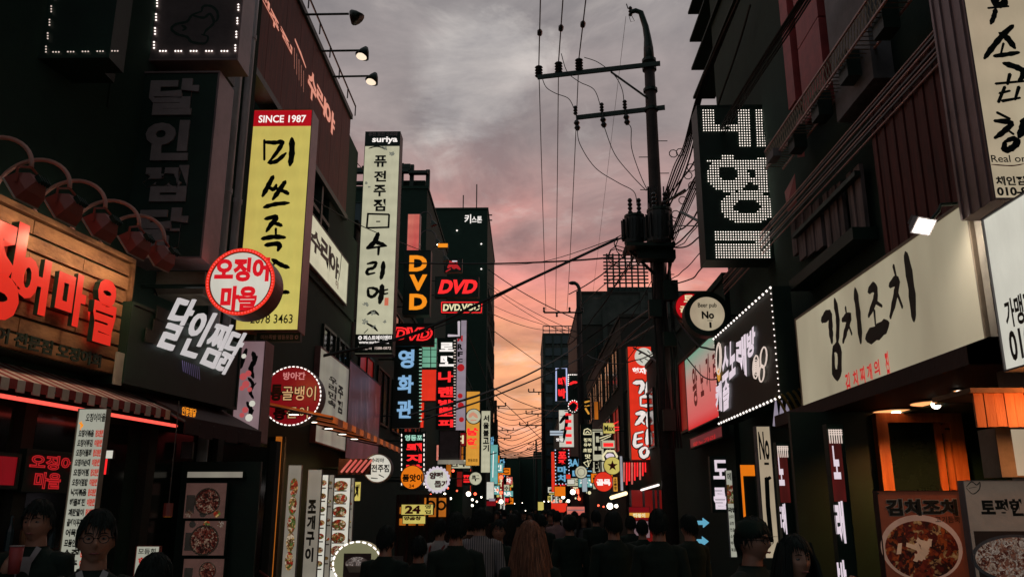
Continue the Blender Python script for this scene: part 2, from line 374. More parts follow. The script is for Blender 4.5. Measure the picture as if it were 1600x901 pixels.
def vtext(Fm, chars, x0, y0, x1, y1, mat, parent, gap=.12, **k):
    u0, v0 = Fm.uv(x0, y0); u1, v1 = Fm.uv(x1, y1); n = len(chars); h = (v1-v0)/n
    mb = MB(); name = k.pop('name', 'lettering')
    for i, c in enumerate(chars):
        if c == ' ': continue
        textuv(Fm, c, u0, v0+h*i, u1, v0+h*(i+1-gap), mat, parent, mb=mb, build=False, **k)
    return mb.build(name, mat, parent)
def smooth_line(pts, k=5):
    if len(pts) < 3: return [tuple(p) for p in pts]
    o = []
    for i in range(len(pts)-1):
        p0, p1, p2, p3 = pts[max(i-1, 0)], pts[i], pts[i+1], pts[min(i+2, len(pts)-1)]
        for j in range(k):
            t = j/k
            o.append(tuple(.5*((2*b)+(c-a)*t+(2*a-5*b+4*c-d)*t*t+(-a+3*b-3*c+d)*t**3) for a, b, c, d in zip(p0, p1, p2, p3)))
    o.append(tuple(pts[-1])); return o
def stroke(mb, Fm, pts, w, off=.006, taper=True, sm=True):
    """brush stroke: pixel polyline on plane Fm, w = width in photo pixels"""
    pts = smooth_line(pts) if sm else pts
    q = [Fm.px(x, y, off+.0004*(len(mb.f) % 7)) for x, y in pts]; n = len(q)
    hw = w*(.66 if taper else .5)/Fm.ppm(*pts[0]); vs = []
    for i, p in enumerate(q):
        t = (q[min(i+1, n-1)]-q[max(i-1, 0)]).normalized(); a = t.cross(Fm.N)
        e = i/(n-1); k = 1.
        if taper: k = min(1, .55+3*e)*min(1, .45+2.2*(1-e))*(1+.12*math.sin(i*2.1+pts[0][0]))
        vs += [p+a*hw*k, p-a*hw*k]
    t0 = (q[0]-q[1]).normalized(); t1 = (q[-1]-q[-2]).normalized()
    fs = [(2*i, 2*i+1, 2*i+3, 2*i+2) for i in range(n-1)]
    b = len(vs); vs += [q[0]+t0*hw*.5, q[-1]+t1*hw*.35]
    fs += [(b, 1, 0), (b+1, 2*n-2, 2*n-1)]
    mb.add(vs, fs)
def strokes(Fm, L, mat, parent, w=4, name='brush_lettering', fat=1., **k):
    mb = MB()
    for s in L:
        ww = w
        if isinstance(s[0], (int, float)): ww, s = s[0], s[1:]
        stroke(mb, Fm, list(s), ww*fat, **k)
    return mb.build(name, mat, parent)
# ------------------------------------------------------------------ sign builders
def sign_on(Fm, label, face, name='shop_sign', depth=.25, frame='frame2', cat='sign', rim=.03, group=None, bracket=None, inset=.01):
    o = Fm.pt(.5, 1, -depth/2); root = thing(name, label, cat, o, group)
    MB().obox(Fm.O, Fm.R, Fm.D, -Fm.N, Fm.W, Fm.H, depth).build('housing', frame, root)
    if rim:
        mb = MB(); r = rim; d = inset+.006
        mb.obox(Fm.pt(0, 0, .001), Fm.R, Fm.D, Fm.N, Fm.W, r, d); mb.obox(Fm.pt(0, 1, .001)-Fm.D*r, Fm.R, Fm.D, Fm.N, Fm.W, r, d)
        mb.obox(Fm.pt(0, 0, .001)+Fm.D*r, Fm.R, Fm.D, Fm.N, r, Fm.H-2*r, d); mb.obox(Fm.pt(1, 0, .001)-Fm.R*r+Fm.D*r, Fm.R, Fm.D, Fm.N, r, Fm.H-2*r, d)
        mb.build('rim', frame, root)
    if face:
        q = Fm.pt(0, 0, .0015)+Fm.R*rim+Fm.D*rim
        MB().obox(q, Fm.R, Fm.D, Fm.N, Fm.W-2*rim, Fm.H-2*rim, .002).build('face_panel', face, root)
    if bracket is not None:
        for v in (.15, .85):
            a = Fm.pt(0 if bracket < 0 else 1, v, -depth/2); e = V((bracket, a.y, a.z))
            if (e-a).length > .05: MB().tube([a, e], .025, 5).build('bracket', 'dark2', root)
    return root
def psign(Y, x0, y0, x1, y1, label, face, **k):
    Fm = perp(Y, x0, y0, x1, y1); return Fm, sign_on(Fm, label, face, **k)
def fsign(P, x0, y0, x1, y1, label, face, **k):
    Fm = facade(P, x0, y0, x1, y1); return Fm, sign_on(Fm, label, face, **k)
def rsign(Y, cx, cy, r, label, face, rimmat='frame2', depth=.22, rw=.12, name='round_sign', bracket=None, group=None, n=44):
    c = hy(cx, cy, Y); R = r*Y/F*1.01; Fm = Fr(c+V((-R, 0, R)), V((1, 0, 0)), V((0, -1, 0)), 2*R, 2*R)
    root = thing(name, label, 'sign', c+V((0, depth/2, -R)), group)
    A, U, N = V((1, 0, 0)), V((0, 0, 1)), V((0, -1, 0))
    MB().drum(c, A, U, N, R*.985, depth, n).build('drum', rimmat, root)
    MB().ring(c-N*-.012, A, U, N, R*(1-rw), R, .012+depth*.5, n).build('rim', rimmat, root)
    MB().disc(c+N*.003, A, U, R*(1-rw)+.004, n).build('face_panel', face, root)
    if bracket is not None:
        a = c+V((math.copysign(R, bracket), depth/2, 0)); e = V((bracket, a.y, a.z))
        MB().tube([a, e], .025, 5).build('bracket', 'dark2', root)
    Fm.c = c; Fm.r = R; return Fm, root
def dots_line(mb, a, b, step, r):
    n = max(1, int((b-a).length/step))
    for i in range(n+1): mb.dot(a.lerp(b, i/n), r)
def dots_ring(mb, c, r, n, s, off=.02, N=V((0, -1, 0))):
    for k in range(n):
        t = 2*math.pi*k/n; mb.dot(c+V((math.cos(t), 0, math.sin(t)))*r+N*off, s)
def border_leds(Fm, root, step, r, mat='led_white', sides='LRTB', off=.02, ins=.02):
    mb = MB(); i = ins/Fm.W; j = ins/Fm.H
    c = dict(T=((i, j), (1-i, j)), B=((i, 1-j), (1-i, 1-j)), L=((i, j), (i, 1-j)), R=((1-i, j), (1-i, 1-j)))
    for s in sides: dots_line(mb, Fm.pt(*c[s][0], off), Fm.pt(*c[s][1], off), step, r)
    return mb.build('led_dots', mat, root, kind='stuff')
def lamp_light(name, parent, loc, power, col, typ='POINT', size=.06, rot=None, spot=None):
    l = bpy.data.lights.new(name, typ); l.energy = power; l.color = col
    if typ in ('POINT', 'SPOT'): l.shadow_soft_size = size
    if typ == 'AREA': l.size = size
    if spot: l.spot_size = spot; l.spot_blend = .8
    o = bpy.data.objects.new(name, l); COL.objects.link(o); o.parent = parent
    o.location = V(loc)-(WL[parent.name] if parent else V())
    if rot is not None: o.rotation_euler = V(rot).to_track_quat('-Z', 'Y').to_euler()
    return o
# ================================================================== SETTING
def sheet(name, x0, x1, y0, y1, z, mat, kind='structure', t=0):
    mb = MB()
    if t: mb.box((x0, y0, z-t), (x1, y1, z))
    else: mb.add([(x0, y0, z), (x1, y0, z), (x1, y1, z), (x0, y1, z)], [(0, 1, 2, 3)])
    return mb.build(name, mat, kind=kind)
sheet('ground', -700, 700, -300, 1100, -.02, 'asphalt')
sheet('road', -3.1, 3.1, -20, 130, -.012, 'asphalt')
for nm, x0, x1 in (('pavement', -4.3, -3.1), ('pavement', 3.1, 4.1)):
    sheet(nm, x0, x1, -20, 120, .10, 'paver', t=.119)
    kx = -3.1 if x0 < 0 else 2.98
    sheet('kerb', kx, kx+.12, -20, 120, .112, 'concrete', t=.13)
mb = MB()
for s in (-1, 1):
    mb.add([(s*2.7-.06, -20, -.008), (s*2.7+.06, -20, -.008), (s*2.7+.06, 130, -.008), (s*2.7-.06, 130, -.008)], [(0, 1, 2, 3)])
mb.build('road_marking', 'awnwhite', kind='structure')

def windows(root, P, y0, y1, z0, z1, nx, nz, mat='glass', frame='dark2', side=-1, lit=()):
    """a grid of recessed-looking windows on a facade plane X=P facing the street"""
    X = P; s = -side
    w = (y1-y0)/nx; h = (z1-z0)/nz; k = 0
    for i in range(nx):
        for j in range(nz):
            a = (y0+w*(i+.15), y0+w*(i+.85)); b = (z0+h*(j+.18), z0+h*(j+.85))
            fr = MB()
            for (ya, yb, za, zb) in ((a[0], a[1], b[0]-.06, b[0]), (a[0], a[1], b[1], b[1]+.06), (a[0]-.06, a[0], b[0]-.06, b[1]+.06), (a[1], a[1]+.06, b[0]-.06, b[1]+.06), ((a[0]+a[1])/2-.02, (a[0]+a[1])/2+.02, b[0], b[1])):
                fr.box((X+s*.001, ya, za), (X+s*.06, yb, zb))
            f = fr.build('window', frame, root)
            MB().box((X+s*.001, a[0], b[0]), (X+s*.02, a[1], b[1])).build('pane', lit[k % len(lit)] if lit and (i+j) % 3 == 0 else mat, f); k += 1
def windows_front(root, Y, x0, x1, z0, z1, nx, nz, mat='glass', frame='dark2'):
    w = (x1-x0)/nx; h = (z1-z0)/nz
    for i in range(nx):
        for j in range(nz):
            a = (x0+w*(i+.12), x0+w*(i+.88)); b = (z0+h*(j+.2), z0+h*(j+.82)); fr = MB()
            t = min(.06, w*.06)
            for q in ((a[0]-t, a[1]+t, b[0]-t, b[0]), (a[0]-t, a[1]+t, b[1], b[1]+t), (a[0]-t, a[0], b[0], b[1]), (a[1], a[1]+t, b[0], b[1]), ((a[0]+a[1])/2-t/2, (a[0]+a[1])/2+t/2, b[0], b[1])):
                fr.box((q[0], Y-.08, q[2]), (q[1], Y-.001, q[3]))
            f = fr.build('window', frame, root)
            MB().box((a[0], Y-.03, b[0]), (a[1], Y-.002, b[1])).build('pane', mat, f)
def block(label, x0, x1, y0, y1, z1, mat='dark', name='shop_building', group=None):
    root = thing(name, label, 'building', ((x0+x1)/2, (y0+y1)/2, 0), group)
    MB().box((x0, y0, -.01), (x1, y1, z1)).build('wall', mat, root)
    mb = MB(); t = .12  # parapet coping
    mb.box((x0-.05, y0-.05, z1), (x1+.05, y0+t, z1+.14)); mb.box((x0-.05, y1-t, z1), (x1+.05, y1+.05, z1+.14))
    mb.box((x0-.05, y0+t, z1), (x0+t, y1-t, z1+.14)); mb.box((x1-t, y0+t, z1), (x1+.05, y1-t, z1+.14))
    mb.build('parapet', mat, root); return root
# ---- LEFT A: near restaurant block, turned a little towards the street
O, R, N = WA
sA = (hitp(394, 190, O, N)-O).dot(R)
def Yw(x, y): return hitp(x, y, O, N).y
def wa(s, z, off=0.): return O+R*s+N*off+V((0, 0, z))      # s metres along from the plane's origin point
bA = thing('restaurant_building', 'tall dark building at the left edge behind the squid restaurant signboard', 'building', wa(-3, 0, -3))
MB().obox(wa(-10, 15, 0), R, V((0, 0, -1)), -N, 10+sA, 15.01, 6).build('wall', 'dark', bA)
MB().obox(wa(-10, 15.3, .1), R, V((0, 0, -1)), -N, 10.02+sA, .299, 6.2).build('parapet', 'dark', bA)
for i_ in range(16):      # faint cladding joints on the dark wall
    if -9.8+i_*.8 > sA-.1: break
    MB().obox(wa(-9.8+i_*.8, 14.9, .012), R, V((0, 0, -1)), -N, .03, 9.3, .011).build('cladding_joint', 'dark2', bA)
for s_, z_ in ((-5.5, 7.4), (-3.2, 7.9), (-1.5, 9.2)):
    f = MB().obox(wa(s_, z_+.6, .36), R, V((0, 0, -1)), -N, .8, .6, .34).build('air_conditioner', 'greyp', bA)
    MB().ring(wa(s_+.4, z_+.3, .375), R, V((0, 0, 1)), N, .17, .24, .012, 20).build('fan_guard', 'dark2', f)
# ---- LEFT B: low block with the long roof sign
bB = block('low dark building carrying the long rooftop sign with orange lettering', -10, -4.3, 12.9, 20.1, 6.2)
windows(bB, -4.3, 17.0, 20, 3.6, 5.8, 2, 1, side=-1)
# ---- LEFT C/D and further
bB2 = block('dark three-storey building behind the tall white hanging sign', -11, -4.35, 20.3, 35.5, 8.8)
windows(bB2, -4.35, 21, 35, 3.8, 8.4, 5, 2, side=-1, lit=('win_red', 'glass'))
c0, c1 = hy(528, 296, 36), hy(668, 292, 36)
bC = block('dark block with bluish windows and open roof frames left of centre', c0.x-5, c1.x, 36, 46, c0.z, 'dark')
windows_front(bC, 36, c0.x-.2, c0.x+1.6, c0.z-4.6, c0.z-.3, 2, 2, 'glassb')
a, b = hy(528, 268, 36), hy(640, 268, 36)
mb = MB()
for (xa, xb, ya, yb) in ((528, 640, 262, 268), (605, 641, 256, 262), (638, 668, 266, 270), (540, 575, 283, 286)):
    p, q = hy(xa, ya, 36.1), hy(xb, yb, 36.1); mb.box((p.x, 36.1, q.z), (q.x, 36.4, p.z))
for x, ya, yb in ((538, 262, 296), (575, 262, 296), (606, 256, 296), (625, 256, 296), (641, 258, 296), (666, 266, 300)):
    p, q = hy(x, ya, 36.5), hy(x+5, yb, 36.5); mb.box((p.x, 36.41, c0.z), (q.x, 36.6, p.z))
mb.build('roof_frame', 'dark2', bC)
p, q = hy(630, 282, 36.7), hy(664, 300, 36.7); MB().box((p.x, 36.7, c0.z), (q.x, 39, p.z)).build('roof_house', 'dark', bC)
d0, d1 = hy(640, 328, 55), hy(762, 328, 55)
bD = block('dark tower with small white Korean name near its roof corner', d0.x-6, d1.x, 55, 68, d0.z, 'dark', 'tower_building')
FD = Fr(V((d0.x, 54.98, d0.z)), V((1, 0, 0)), V((0, -1, 0)), d1.x-d0.x, d0.z)
text(FD, '키', 726, 335, 736, 349, 'n_white', bD, b=.02); text(FD, '스톤', 737, 338, 753, 348, 'n_white', bD, b=.02)
mb = MB()
for x, y in ((714, 360), (752, 381), (752, 420)): mb.dot(FD.px(x, y, .1), .07)
mb.build('wall_light', 'led_white', bD, kind='stuff')
mb = MB()
for x, yt in ((724, 305), (745, 288)):
    p = hy(x, yt, 57); mb.tube([(p.x, 57, d0.z), p], .04, 4)
mb.tube([hy(762, 336, 56), hy(769, 336, 56)], .05, 4); mb.tube([hy(762, 344, 56), hy(769, 344, 56)], .05, 4)
mb.build('antenna', 'dark2', bD)
windows(bD, d1.x, 56, 68, 6, 17, 4, 4, side=-1, mat='glass')
for i, (x0, x1, y0, y1, yt, Yd, lab) in enumerate((
    (-12, -3.4, 46.2, 54.8, 0, 9, 'dark low building before the dark tower'),
    (-14, -3.0, 68.2, 95, 0, 8.5, 'dark far building just past the tower on the left'),
    (-16, -3.2, 95.2, 130, 0, 8.0, 'low dark building at the far left end of the street'))):
    block(lab, x0, x1, y0, y1, Yd, 'dark')
# ---- RIGHT
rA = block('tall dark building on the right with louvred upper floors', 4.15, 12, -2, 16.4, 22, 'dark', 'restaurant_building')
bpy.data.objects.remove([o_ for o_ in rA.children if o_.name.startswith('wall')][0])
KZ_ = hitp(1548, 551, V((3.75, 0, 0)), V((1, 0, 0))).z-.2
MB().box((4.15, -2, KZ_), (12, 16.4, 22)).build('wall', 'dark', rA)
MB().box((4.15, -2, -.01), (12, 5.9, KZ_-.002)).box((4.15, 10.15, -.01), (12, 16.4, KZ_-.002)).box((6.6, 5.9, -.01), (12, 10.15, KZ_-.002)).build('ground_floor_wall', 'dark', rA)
rB = block('low dark building behind the round red and white signs', 4.1, 11, 16.6, 34, 6.3, 'dark')
windows(rB, 4.1, 19, 33, 3.2, 5.8, 4, 1, side=1, lit=('win_red', 'glass'))
rB2 = block('low brown building behind the red vertical sign', 4.0, 12, 34.2, 54, 9.5, 'brick')
windows(rB2, 4.0, 35, 53, 3.6, 9, 5, 2, side=1, lit=('win_red', 'glass', 'glass'))
e0, e1 = hy(908, 458, 60), hy(1075, 458, 60)
rC = block('brown clad building with concrete upper floor behind the utility pole', e0.x, e1.x+3, 60, 80, e0.z, 'brick')
p, q = hy(922, 470, 60), hy(1060, 520, 60)
mb = MB(); mb.box((e0.x, 59.9, e0.z-2.4), (e1.x+3, 59.99, e0.z-.2)); mb.build('concrete_band', 'concrete', rC)
for x in (940, 1000, 1012, 1058):
    p = hy(x, 460, 59.9); MB().box((p.x, 59.82, 3), (p.x+.35, 59.89, e0.z)).build('pilaster', 'concrete', rC)
windows_front(rC, 59.99, e0.x+.8, e0.x+6.5, 5, e0.z-3, 3, 3, 'glass')
# rooftop billboard scaffold with ragged frame
t0, t1 = hy(948, 396, 62), hy(1008, 460, 62)
sc_ = thing('roof_scaffold', 'dark rooftop billboard scaffold of steel bars left of the utility pole', 'scaffold', ((t0.x+t1.x)/2, 62.5, e0.z))
for i in range(7):
    x = t0.x+(t1.x-t0.x)*i/6; MB().box((x-.06, 62, e0.z), (x+.06, 62.12, t0.z)).build('upright', 'dark2', sc_)
for i in range(9):
    z = t0.z-.15-i*.28; MB().box((t0.x-.3, 61.9, z-.05), (t1.x+.3, 61.99, z+.05)).build('rail', 'dark2', sc_)
MB().box((t0.x, 62.2, e0.z), (t1.x+1, 62.4, e0.z+1.05)).build('screen', 'dark2', sc_)
g0, g1 = hy(848, 522, 110), hy(912, 522, 110)
rD = block('grey glass office tower at the end of the street', g0.x, g1.x+4, 110, 126, g0.z, 'concrete', 'office_tower')
nF = 13; H_ = g0.z-3
for i in range(nF):
    z = 3+H_*i/nF
    MB().box((g0.x+.1, 109.8, z+.35), (g1.x+3.9, 109.98, z+H_/nF-.25)).build('window_band', 'glassb', rD)
for i in range(9):
    x = g0.x+.1+(g1.x+3.6-g0.x)*i/8; MB().box((x, 109.7, 3), (x+.22, 109.79, g0.z)).build('mullion', 'dark2', rD)
mb = MB()
for z in (g0.z+.5, g0.z+1.1): mb.box((g0.x, 110.2, z), (g1.x+4, 110.3, z+.12))
for i in range(12): x = g0.x+(g1.x+4-g0.x)*i/11; mb.box((x, 110.2, g0.z+.1), (x+.1, 110.3, g0.z+1.2))
mb.build('roof_rail', 'greyp', rD)
rE = block('dark building at the far right of the street below the glass tower', 3.6, 12, 82, 108, 11, 'dark')
# far end skyline
for i, (xa, xb, yt, Yd, lab) in enumerate(((762, 785, 722, 150, 'dark far block left of the gap at the end of the street'), (783, 812, 716, 165, 'dark far block in the middle of the street end'),
        (810, 836, 714, 175, 'wide dark far block right of the middle at the street end'), (834, 852, 706, 160, 'dark far block under the glass tower'))):
    a, b = hy(xa, yt, Yd), hy(xb, yt, Yd); block(lab, a.x, b.x, Yd, Yd+12, a.z, 'dark', 'far_building')
for sgn in (-1, 1):
    MB().box((sgn*60-45, 200, 0), (sgn*60+45, 230, 9)).build('far_building', 'dark', label='long dark far block closing the %s side of the horizon' % ('left' if sgn < 0 else 'right'), cat='building')

# ================================================================== LEFT SIDE, NEAR
# ---- squid restaurant wooden signboard
Dn = V((0, 0, -1))
def zat(px, py): q = hitp(px, py, O+N*.3, N); return q
q1, q2 = zat(205, 412), zat(198, 590)
zt, zb = q1.z, q2.z; s1 = (q1-O).dot(R); s0 = -4.3
FB = Fr(wa(s0, zt, .3), R, N, s1-s0, zt-zb)
sb = thing('restaurant_signboard', 'warm-lit wooden plank signboard with big red raised Korean letters above the awning', 'signboard', wa((s0+s1)/2, zb, .15))
MB().obox(wa(s0, zt, .26), R, Dn, -N, s1-s0, zt-zb, .25).build('backing', 'dark', sb)
nP = 8; ph = (zt-zb)/nP; protos = {}
for j in range(nP):
    s = s0; k = 0
    while s < s1-.05:
        L_ = min(1.45 if (k or j % 2) else .8, s1-s)
        me_key = round(L_, 2)
        zc = zt-ph*(j+1)+.008
        if me_key not in protos:
            mbp = MB(); mbp.obox(V((0, 0, 0)), R, V((0, 0, 1)), N, L_-.008, ph-.022, .035)
            me = bpy.data.meshes.new('plank'); me.from_pydata([V(p) for p in mbp.v], [], mbp.f); me.materials.append(M['wood']); protos[me_key] = me
        o = bpy.data.objects.new('plank', protos[me_key]); COL.objects.link(o); o.parent = sb
        o.location = wa(s, zc, .262+random.uniform(0, .006))-WL[sb.name]; s += L_; k += 1
MB().obox(wa(s0-.03, zt+.05, .33), R, Dn, -N, s1-s0+.06, .048, .33).build('top_trim', 'wood', sb)
MB().obox(wa(s1, zt, .32), R, Dn, -N, .05, zt-zb, .32).build('end_trim', 'wood', sb)
for ch, x0, y0, x1, y1 in (('징', -44, 330, 40, 500), ('어', 30, 396, 84, 488), ('마', 94, 422, 141, 508), ('을', 150, 434, 186, 538)):
    u0, _ = FB.uv(x0, (y0+y1)/2); u1, _ = FB.uv(x1, (y0+y1)/2); xm = (x0+x1)/2
    v0 = FB.uv(xm, y0)[1]; v1 = FB.uv(xm, y1)[1]
    OF = .13; A_ = FB.px(x0, (y0+y1)/2, OF)-N*OF; B_ = FB.px(x1, (y0+y1)/2, OF)-N*OF; T_ = FB.px(xm, y0, OF).z; L_ = FB.px(xm, y1, OF).z
    P = [V((q_.x, q_.y, z_)) for z_ in (T_, L_) for q_ in (A_, B_)]
    _txt(FB, ch, P, 'sigred', sb, .055, .05, 0, .045, 'letter', None, True, 'black')
u0, v0 = FB.uv(-30, 490); u1, v1 = FB.uv(148, 586)
textuv(FB, '오징어 전문점 오징어회', FB.uv(-60, 480)[0], .875, FB.uv(150, 560)[0], .985, 'black', sb, b=.03, off=.045, ex=.05, name='small_lettering')
q = FB.px(181, 548, .06); MB().obox(FB.px(181, 549, .06), R, Dn, N, .11, .30, .02).build('name_plate', 'cream', sb)
# wall glow lamps over the board
def goose(base, end, idx, lab):
    root = thing('gooseneck_lamp', lab, 'lamp', base, 'red gooseneck lamps over the wooden signboard')
    pts = []; mid = (base+end)/2; hr = (end-base)
    for i in range(19):
        t = i/18; a = math.pi*t
        pts.append(base.lerp(end, (1-math.cos(a))/2)+V((0, 0, 1))*(.26*math.sin(a)))
    MB().tube(pts, .017, 7).build('arm', 'armred', root, smooth=True)
    MB().tube([base-V((0, 0, .10)), base+V((0, 0, .01))], .03, 8).build('wall_flange', 'armred', root)
    # lamp head: a shallow tapered floodlight tipped to face the board
    c = end+V((0, 0, -.16)); ax = (-N*.80+V((0, 0, -.6))).normalized(); b2 = R; c2 = ax.cross(b2).normalized()
    def rect(cn, hw, hh): return [cn+b2*hw+c2*hh, cn-b2*hw+c2*hh, cn-b2*hw-c2*hh, cn+b2*hw-c2*hh]
    vs = rect(c+ax*.07, .115, .10)+rect(c-ax*.02, .10, .085)+rect(c-ax*.09, .055, .045)
    fs = [(0, 1, 5, 4), (1, 2, 6, 5), (2, 3, 7, 6), (3, 0, 4, 7), (4, 5, 9, 8), (5, 6, 10, 9), (6, 7, 11, 10), (7, 4, 8, 11), (11, 10, 9, 8), (0, 3, 2, 1)]
    MB().add(vs, fs).build('lamp_housing', 'lampred', root)
    mb = MB(); w_ = .012
    for k in range(4):
        a_, b_ = vs[k], vs[(k+1) % 4]; mb.tube([a_, b_], .008, 4)
    mb.build('rim', 'cream', root)
    MB().add([p+ax*.006 for p in rect(c+ax*.07, .10, .085)], [(0, 1, 2, 3)]).build('lens', 'bulb', root)
    mb = MB()
    for s in (-1, 1): mb.tube([c+b2*.125*s, c+b2*.125*s+V((0, 0, .11)), end], .01, 5)
    mb.build('yoke', 'lampred', root)
    mb = MB()
    for k in range(4): mb.obox(c-ax*.10+b2*(.03*k-.05), b2, c2, -ax, .008, .07, .035)
    mb.build('cooling_fin', 'dark2', root)
    lamp_light('lamp_light', root, c+ax*.12, 8, (1, .64, .36), 'SPOT', .05, rot=ax, spot=math.radians(140))
ordn = ['nearest of the', 'second nearest of the', 'middle one of the', 'fourth of the', 'farthest and lowest of the']
for i, (bx, by) in enumerate(((-75, 268), (-8, 296), (54, 325), (112, 358), (155, 386))):
    base = FB.px(bx, by, 0); base.z = zt+.06
    q = hitp(bx, by, O+N*.15, N); s = (q-O).dot(R); base = wa(s, zt+.12, .15)
    goose(base, base+N*.66, i, ordn[i]+' five red gooseneck lamps arching over the wooden signboard')
# ---- striped awning under the board
def awning(P, x0, x1, ytop, drop, outw, label, matA, matB, n, valh, zt_, soffit='awndark', name='awning'):
    Oa, Ra, Na = P
    qa, qb = hitp(x0, ytop, Oa, Na), hitp(x1, ytop, Oa, Na); L_ = (qb-qa).dot(Ra)
    A = Oa+Ra*((qa-Oa).dot(Ra)); A.z = zt_
    root = thing(name, label, 'awning', A+Ra*L_/2-V((0, 0, drop+valh)))
    w_ = L_/n
    for i in range(n):
        p = A+Ra*w_*i; q = p+Na*outw-V((0, 0, drop)); t = V((0, 0, .02)); r_ = Ra*(w_-.002)
        v = V((0, 0, valh))
        vs = [p, p+r_, q+r_, q, p-t, p+r_-t, q+r_-t-Na*.02, q-t-Na*.02]
        mb = MB().add(vs, [(0, 1, 2, 3), (4, 7, 6, 5), (0, 3, 7, 4), (1, 5, 6, 2), (0, 4, 5, 1), (2, 6, 7, 3)])
        sl = .02*(i % 2)
        mb.obox(q+V((0, 0, .0))+Na*.001, Ra, Dn, -Na, w_-.002, valh+sl, .012)
        mb.build('stripe', matA if i % 2 == 0 else matB, root)
    MB().obox(A-V((0, 0, .06)), Ra, Na, Dn, L_, outw*.97, .02)
    mb = MB()
    for i in range(0, n+1, max(1, n//5)):
        p = A+Ra*min(w_*i, L_-.02)-V((0, 0, .05)); mb.tube([p, p+Na*outw-V((0, 0, drop))], .015, 4)
    mb.tube([A+Na*(outw-.02)-V((0, 0, drop+.03)), A+Ra*L_+Na*(outw-.02)-V((0, 0, drop+.03))], .02, 6)
    mb.build('support_bar', 'frame2', root); return root
awning(WA, -420, 196, 566, .22, .55, 'red and white striped awning strip under the wooden signboard', 'awnred', 'awnwhite', 44, .07, zb-.05)
tb = thing('awning_tube_light', 'pinkish red tube light along the lower edge of the striped awning', 'light', wa(-2, zb-.5, .5))
MB().tube([wa(-8.2, zb-.40, .50), wa(.0, zb-.40, .50)], .016, 8).build('tube', glow('pink_tube', 'dc4c40', 1.8), tb)  # unseen near stretch added so its red light reaches the faces
for s in (-8.0, -6.2, -4.4, -2.2, -.1): MB().tube([wa(s, zb-.40, .50), wa(s, zb-.25, .50)], .01, 4).build('hanger', 'dark2', tb)
aw2 = awning(WA, 196, 330, 590, .35, .7, 'dark red awning with small orange lettering under the tilted white letters', 'awndark', 'awndark', 6, .16, zb+.02)
Fv = Fr(wa(.1, zb-.33, .712), R, N, 3.0, .16)
text(Fv, '안동찜닭', 284, 634, 305, 652, 'n_orange', aw2, b=.03)
# shop front wall pieces below
sf = thing('storefront', 'dark ground-floor storefront of the squid restaurant with wooden posts and glass', 'shop front', wa(-3, 0, .1))
for s in (-7.2, -5.2, -3.2, -1.6, .2, 1.6, 3.2): MB().obox(wa(s, zb-.3, .1), R, Dn, -N, .14, zb-.42, .099).build('post', 'brick', sf)
for s in (-7.0, -5.0, -3.0, -1.4, .4, 1.8): MB().obox(wa(s+.02, zb-.4, .04), R, Dn, -N, 1.3, zb-.55, .038).build('glass_pane', 'glass', sf)
# ---- neon squid sign + red panel in the window
Fn = facade((O+N*.2, R, N), 40, 700, 116, 770); nr = sign_on(Fn, 'dark window sign with dim red neon outline letters behind the man with a drink', 'black', 'neon_sign', .05, 'dark2')
text(Fn, '오징어', 45, 708, 111, 736, 'n_dimred', nr, neon=.035, off=.02); text(Fn, '마을', 52, 736, 90, 764, 'n_dimred', nr, neon=.035, off=.02)
Fn, nr = fsign((O+N*.2, R, N), -30, 703, 24, 764, 'plain glowing red panel at the left edge of the photo', 'lit_deepred', depth=.06, frame='dark2')
# ---- menu banner
Fn, nr = psign(6.3, 124, 638, 138, 893, 'tall narrow white menu banner listing dishes with red prices', 'lit_paper', name='menu_banner', depth=.05, frame='beige', rim=.006)
textuv(Fn, '오징어마을', .28, .03, .95, .085, 'ink', nr, b=.03)
strokes(Fn, [[2, (124, 660), (129, 664), (125, 668)], [2, (127, 658), (126, 671)]], 'n_orange', nr, name='star_mark')
menu = ['오징어볶음', '오징어튀김', '오징어물회', '오징어순대', '오징어찜', '오징어덮밥', '낙지볶음', '해물파전', '계란말이', '골뱅이무침', '어묵탕', '모듬안주', '소주', '맥주']
mb = MB(); mr = MB()
for i, t_ in enumerate(menu):
    v = .135+i*.061
    textuv(Fn, t_, .10, v, .62, v+.046, 'ink', nr, mb=mb, build=False, b=.05)
    textuv(Fn, ['만오천원', '이만원'][i % 2], .68, v, .94, v+.046, 'inkred', nr, mb=mr, build=False, b=.06)
mb.build('dish_names', 'ink', nr, kind='stuff'); mr.build('prices', glow('price_red', 'b03020', 1), nr, kind='stuff')
# ---- top-left dark LED framed boards
Fn, nr = psign(Yw(74, 60)-.06, 68, -60, 172, 92, 'unlit dark board with a dotted white LED outline at the top left', 'black', depth=.25, frame='dark2')
mb = MB()
for i in range(9):
    for k in range(3): mb.dot(Fn.px(71.8+i*2.75, 73-i*21+k*4.2, .02), .009)
for i in range(5):
    for k in range(3): mb.dot(Fn.px(83+i*23+k*4.4, 81.5-i*.4, .02), .009)
mb.build('led_dots', 'led_dim', nr, kind='stuff')
Fn, nr = psign(Yw(97, 106)-.05, 97, 100, 162, 113, 'thin faded red strip sign below the dotted dark board', 'redpanel', depth=.2, frame='dark2', rim=.005)
Fn, nr = psign(Yw(246, 40)-.06, 242, -60, 372, 95, 'dark grey board with white LED triplets and a bird line drawing', surf('char_board', (.16, .11, .11), .6), depth=.35, frame='frame', rim=.02)
mb = MB()
for i in range(7):
    for k in range(3): mb.dot(Fn.px(240.6+i*1.6, 66-i*21.8+k*4.6, .02), .013); mb.dot(Fn.px(367.6+i*1.6, 71-i*21.2+k*4.2, .02), .013)
for i in range(5):
    for k in range(3): mb.dot(Fn.px(250+i*24+k*4.5, 80, .02), .013)
mb.build('led_dots', 'led_white', nr, kind='stuff')
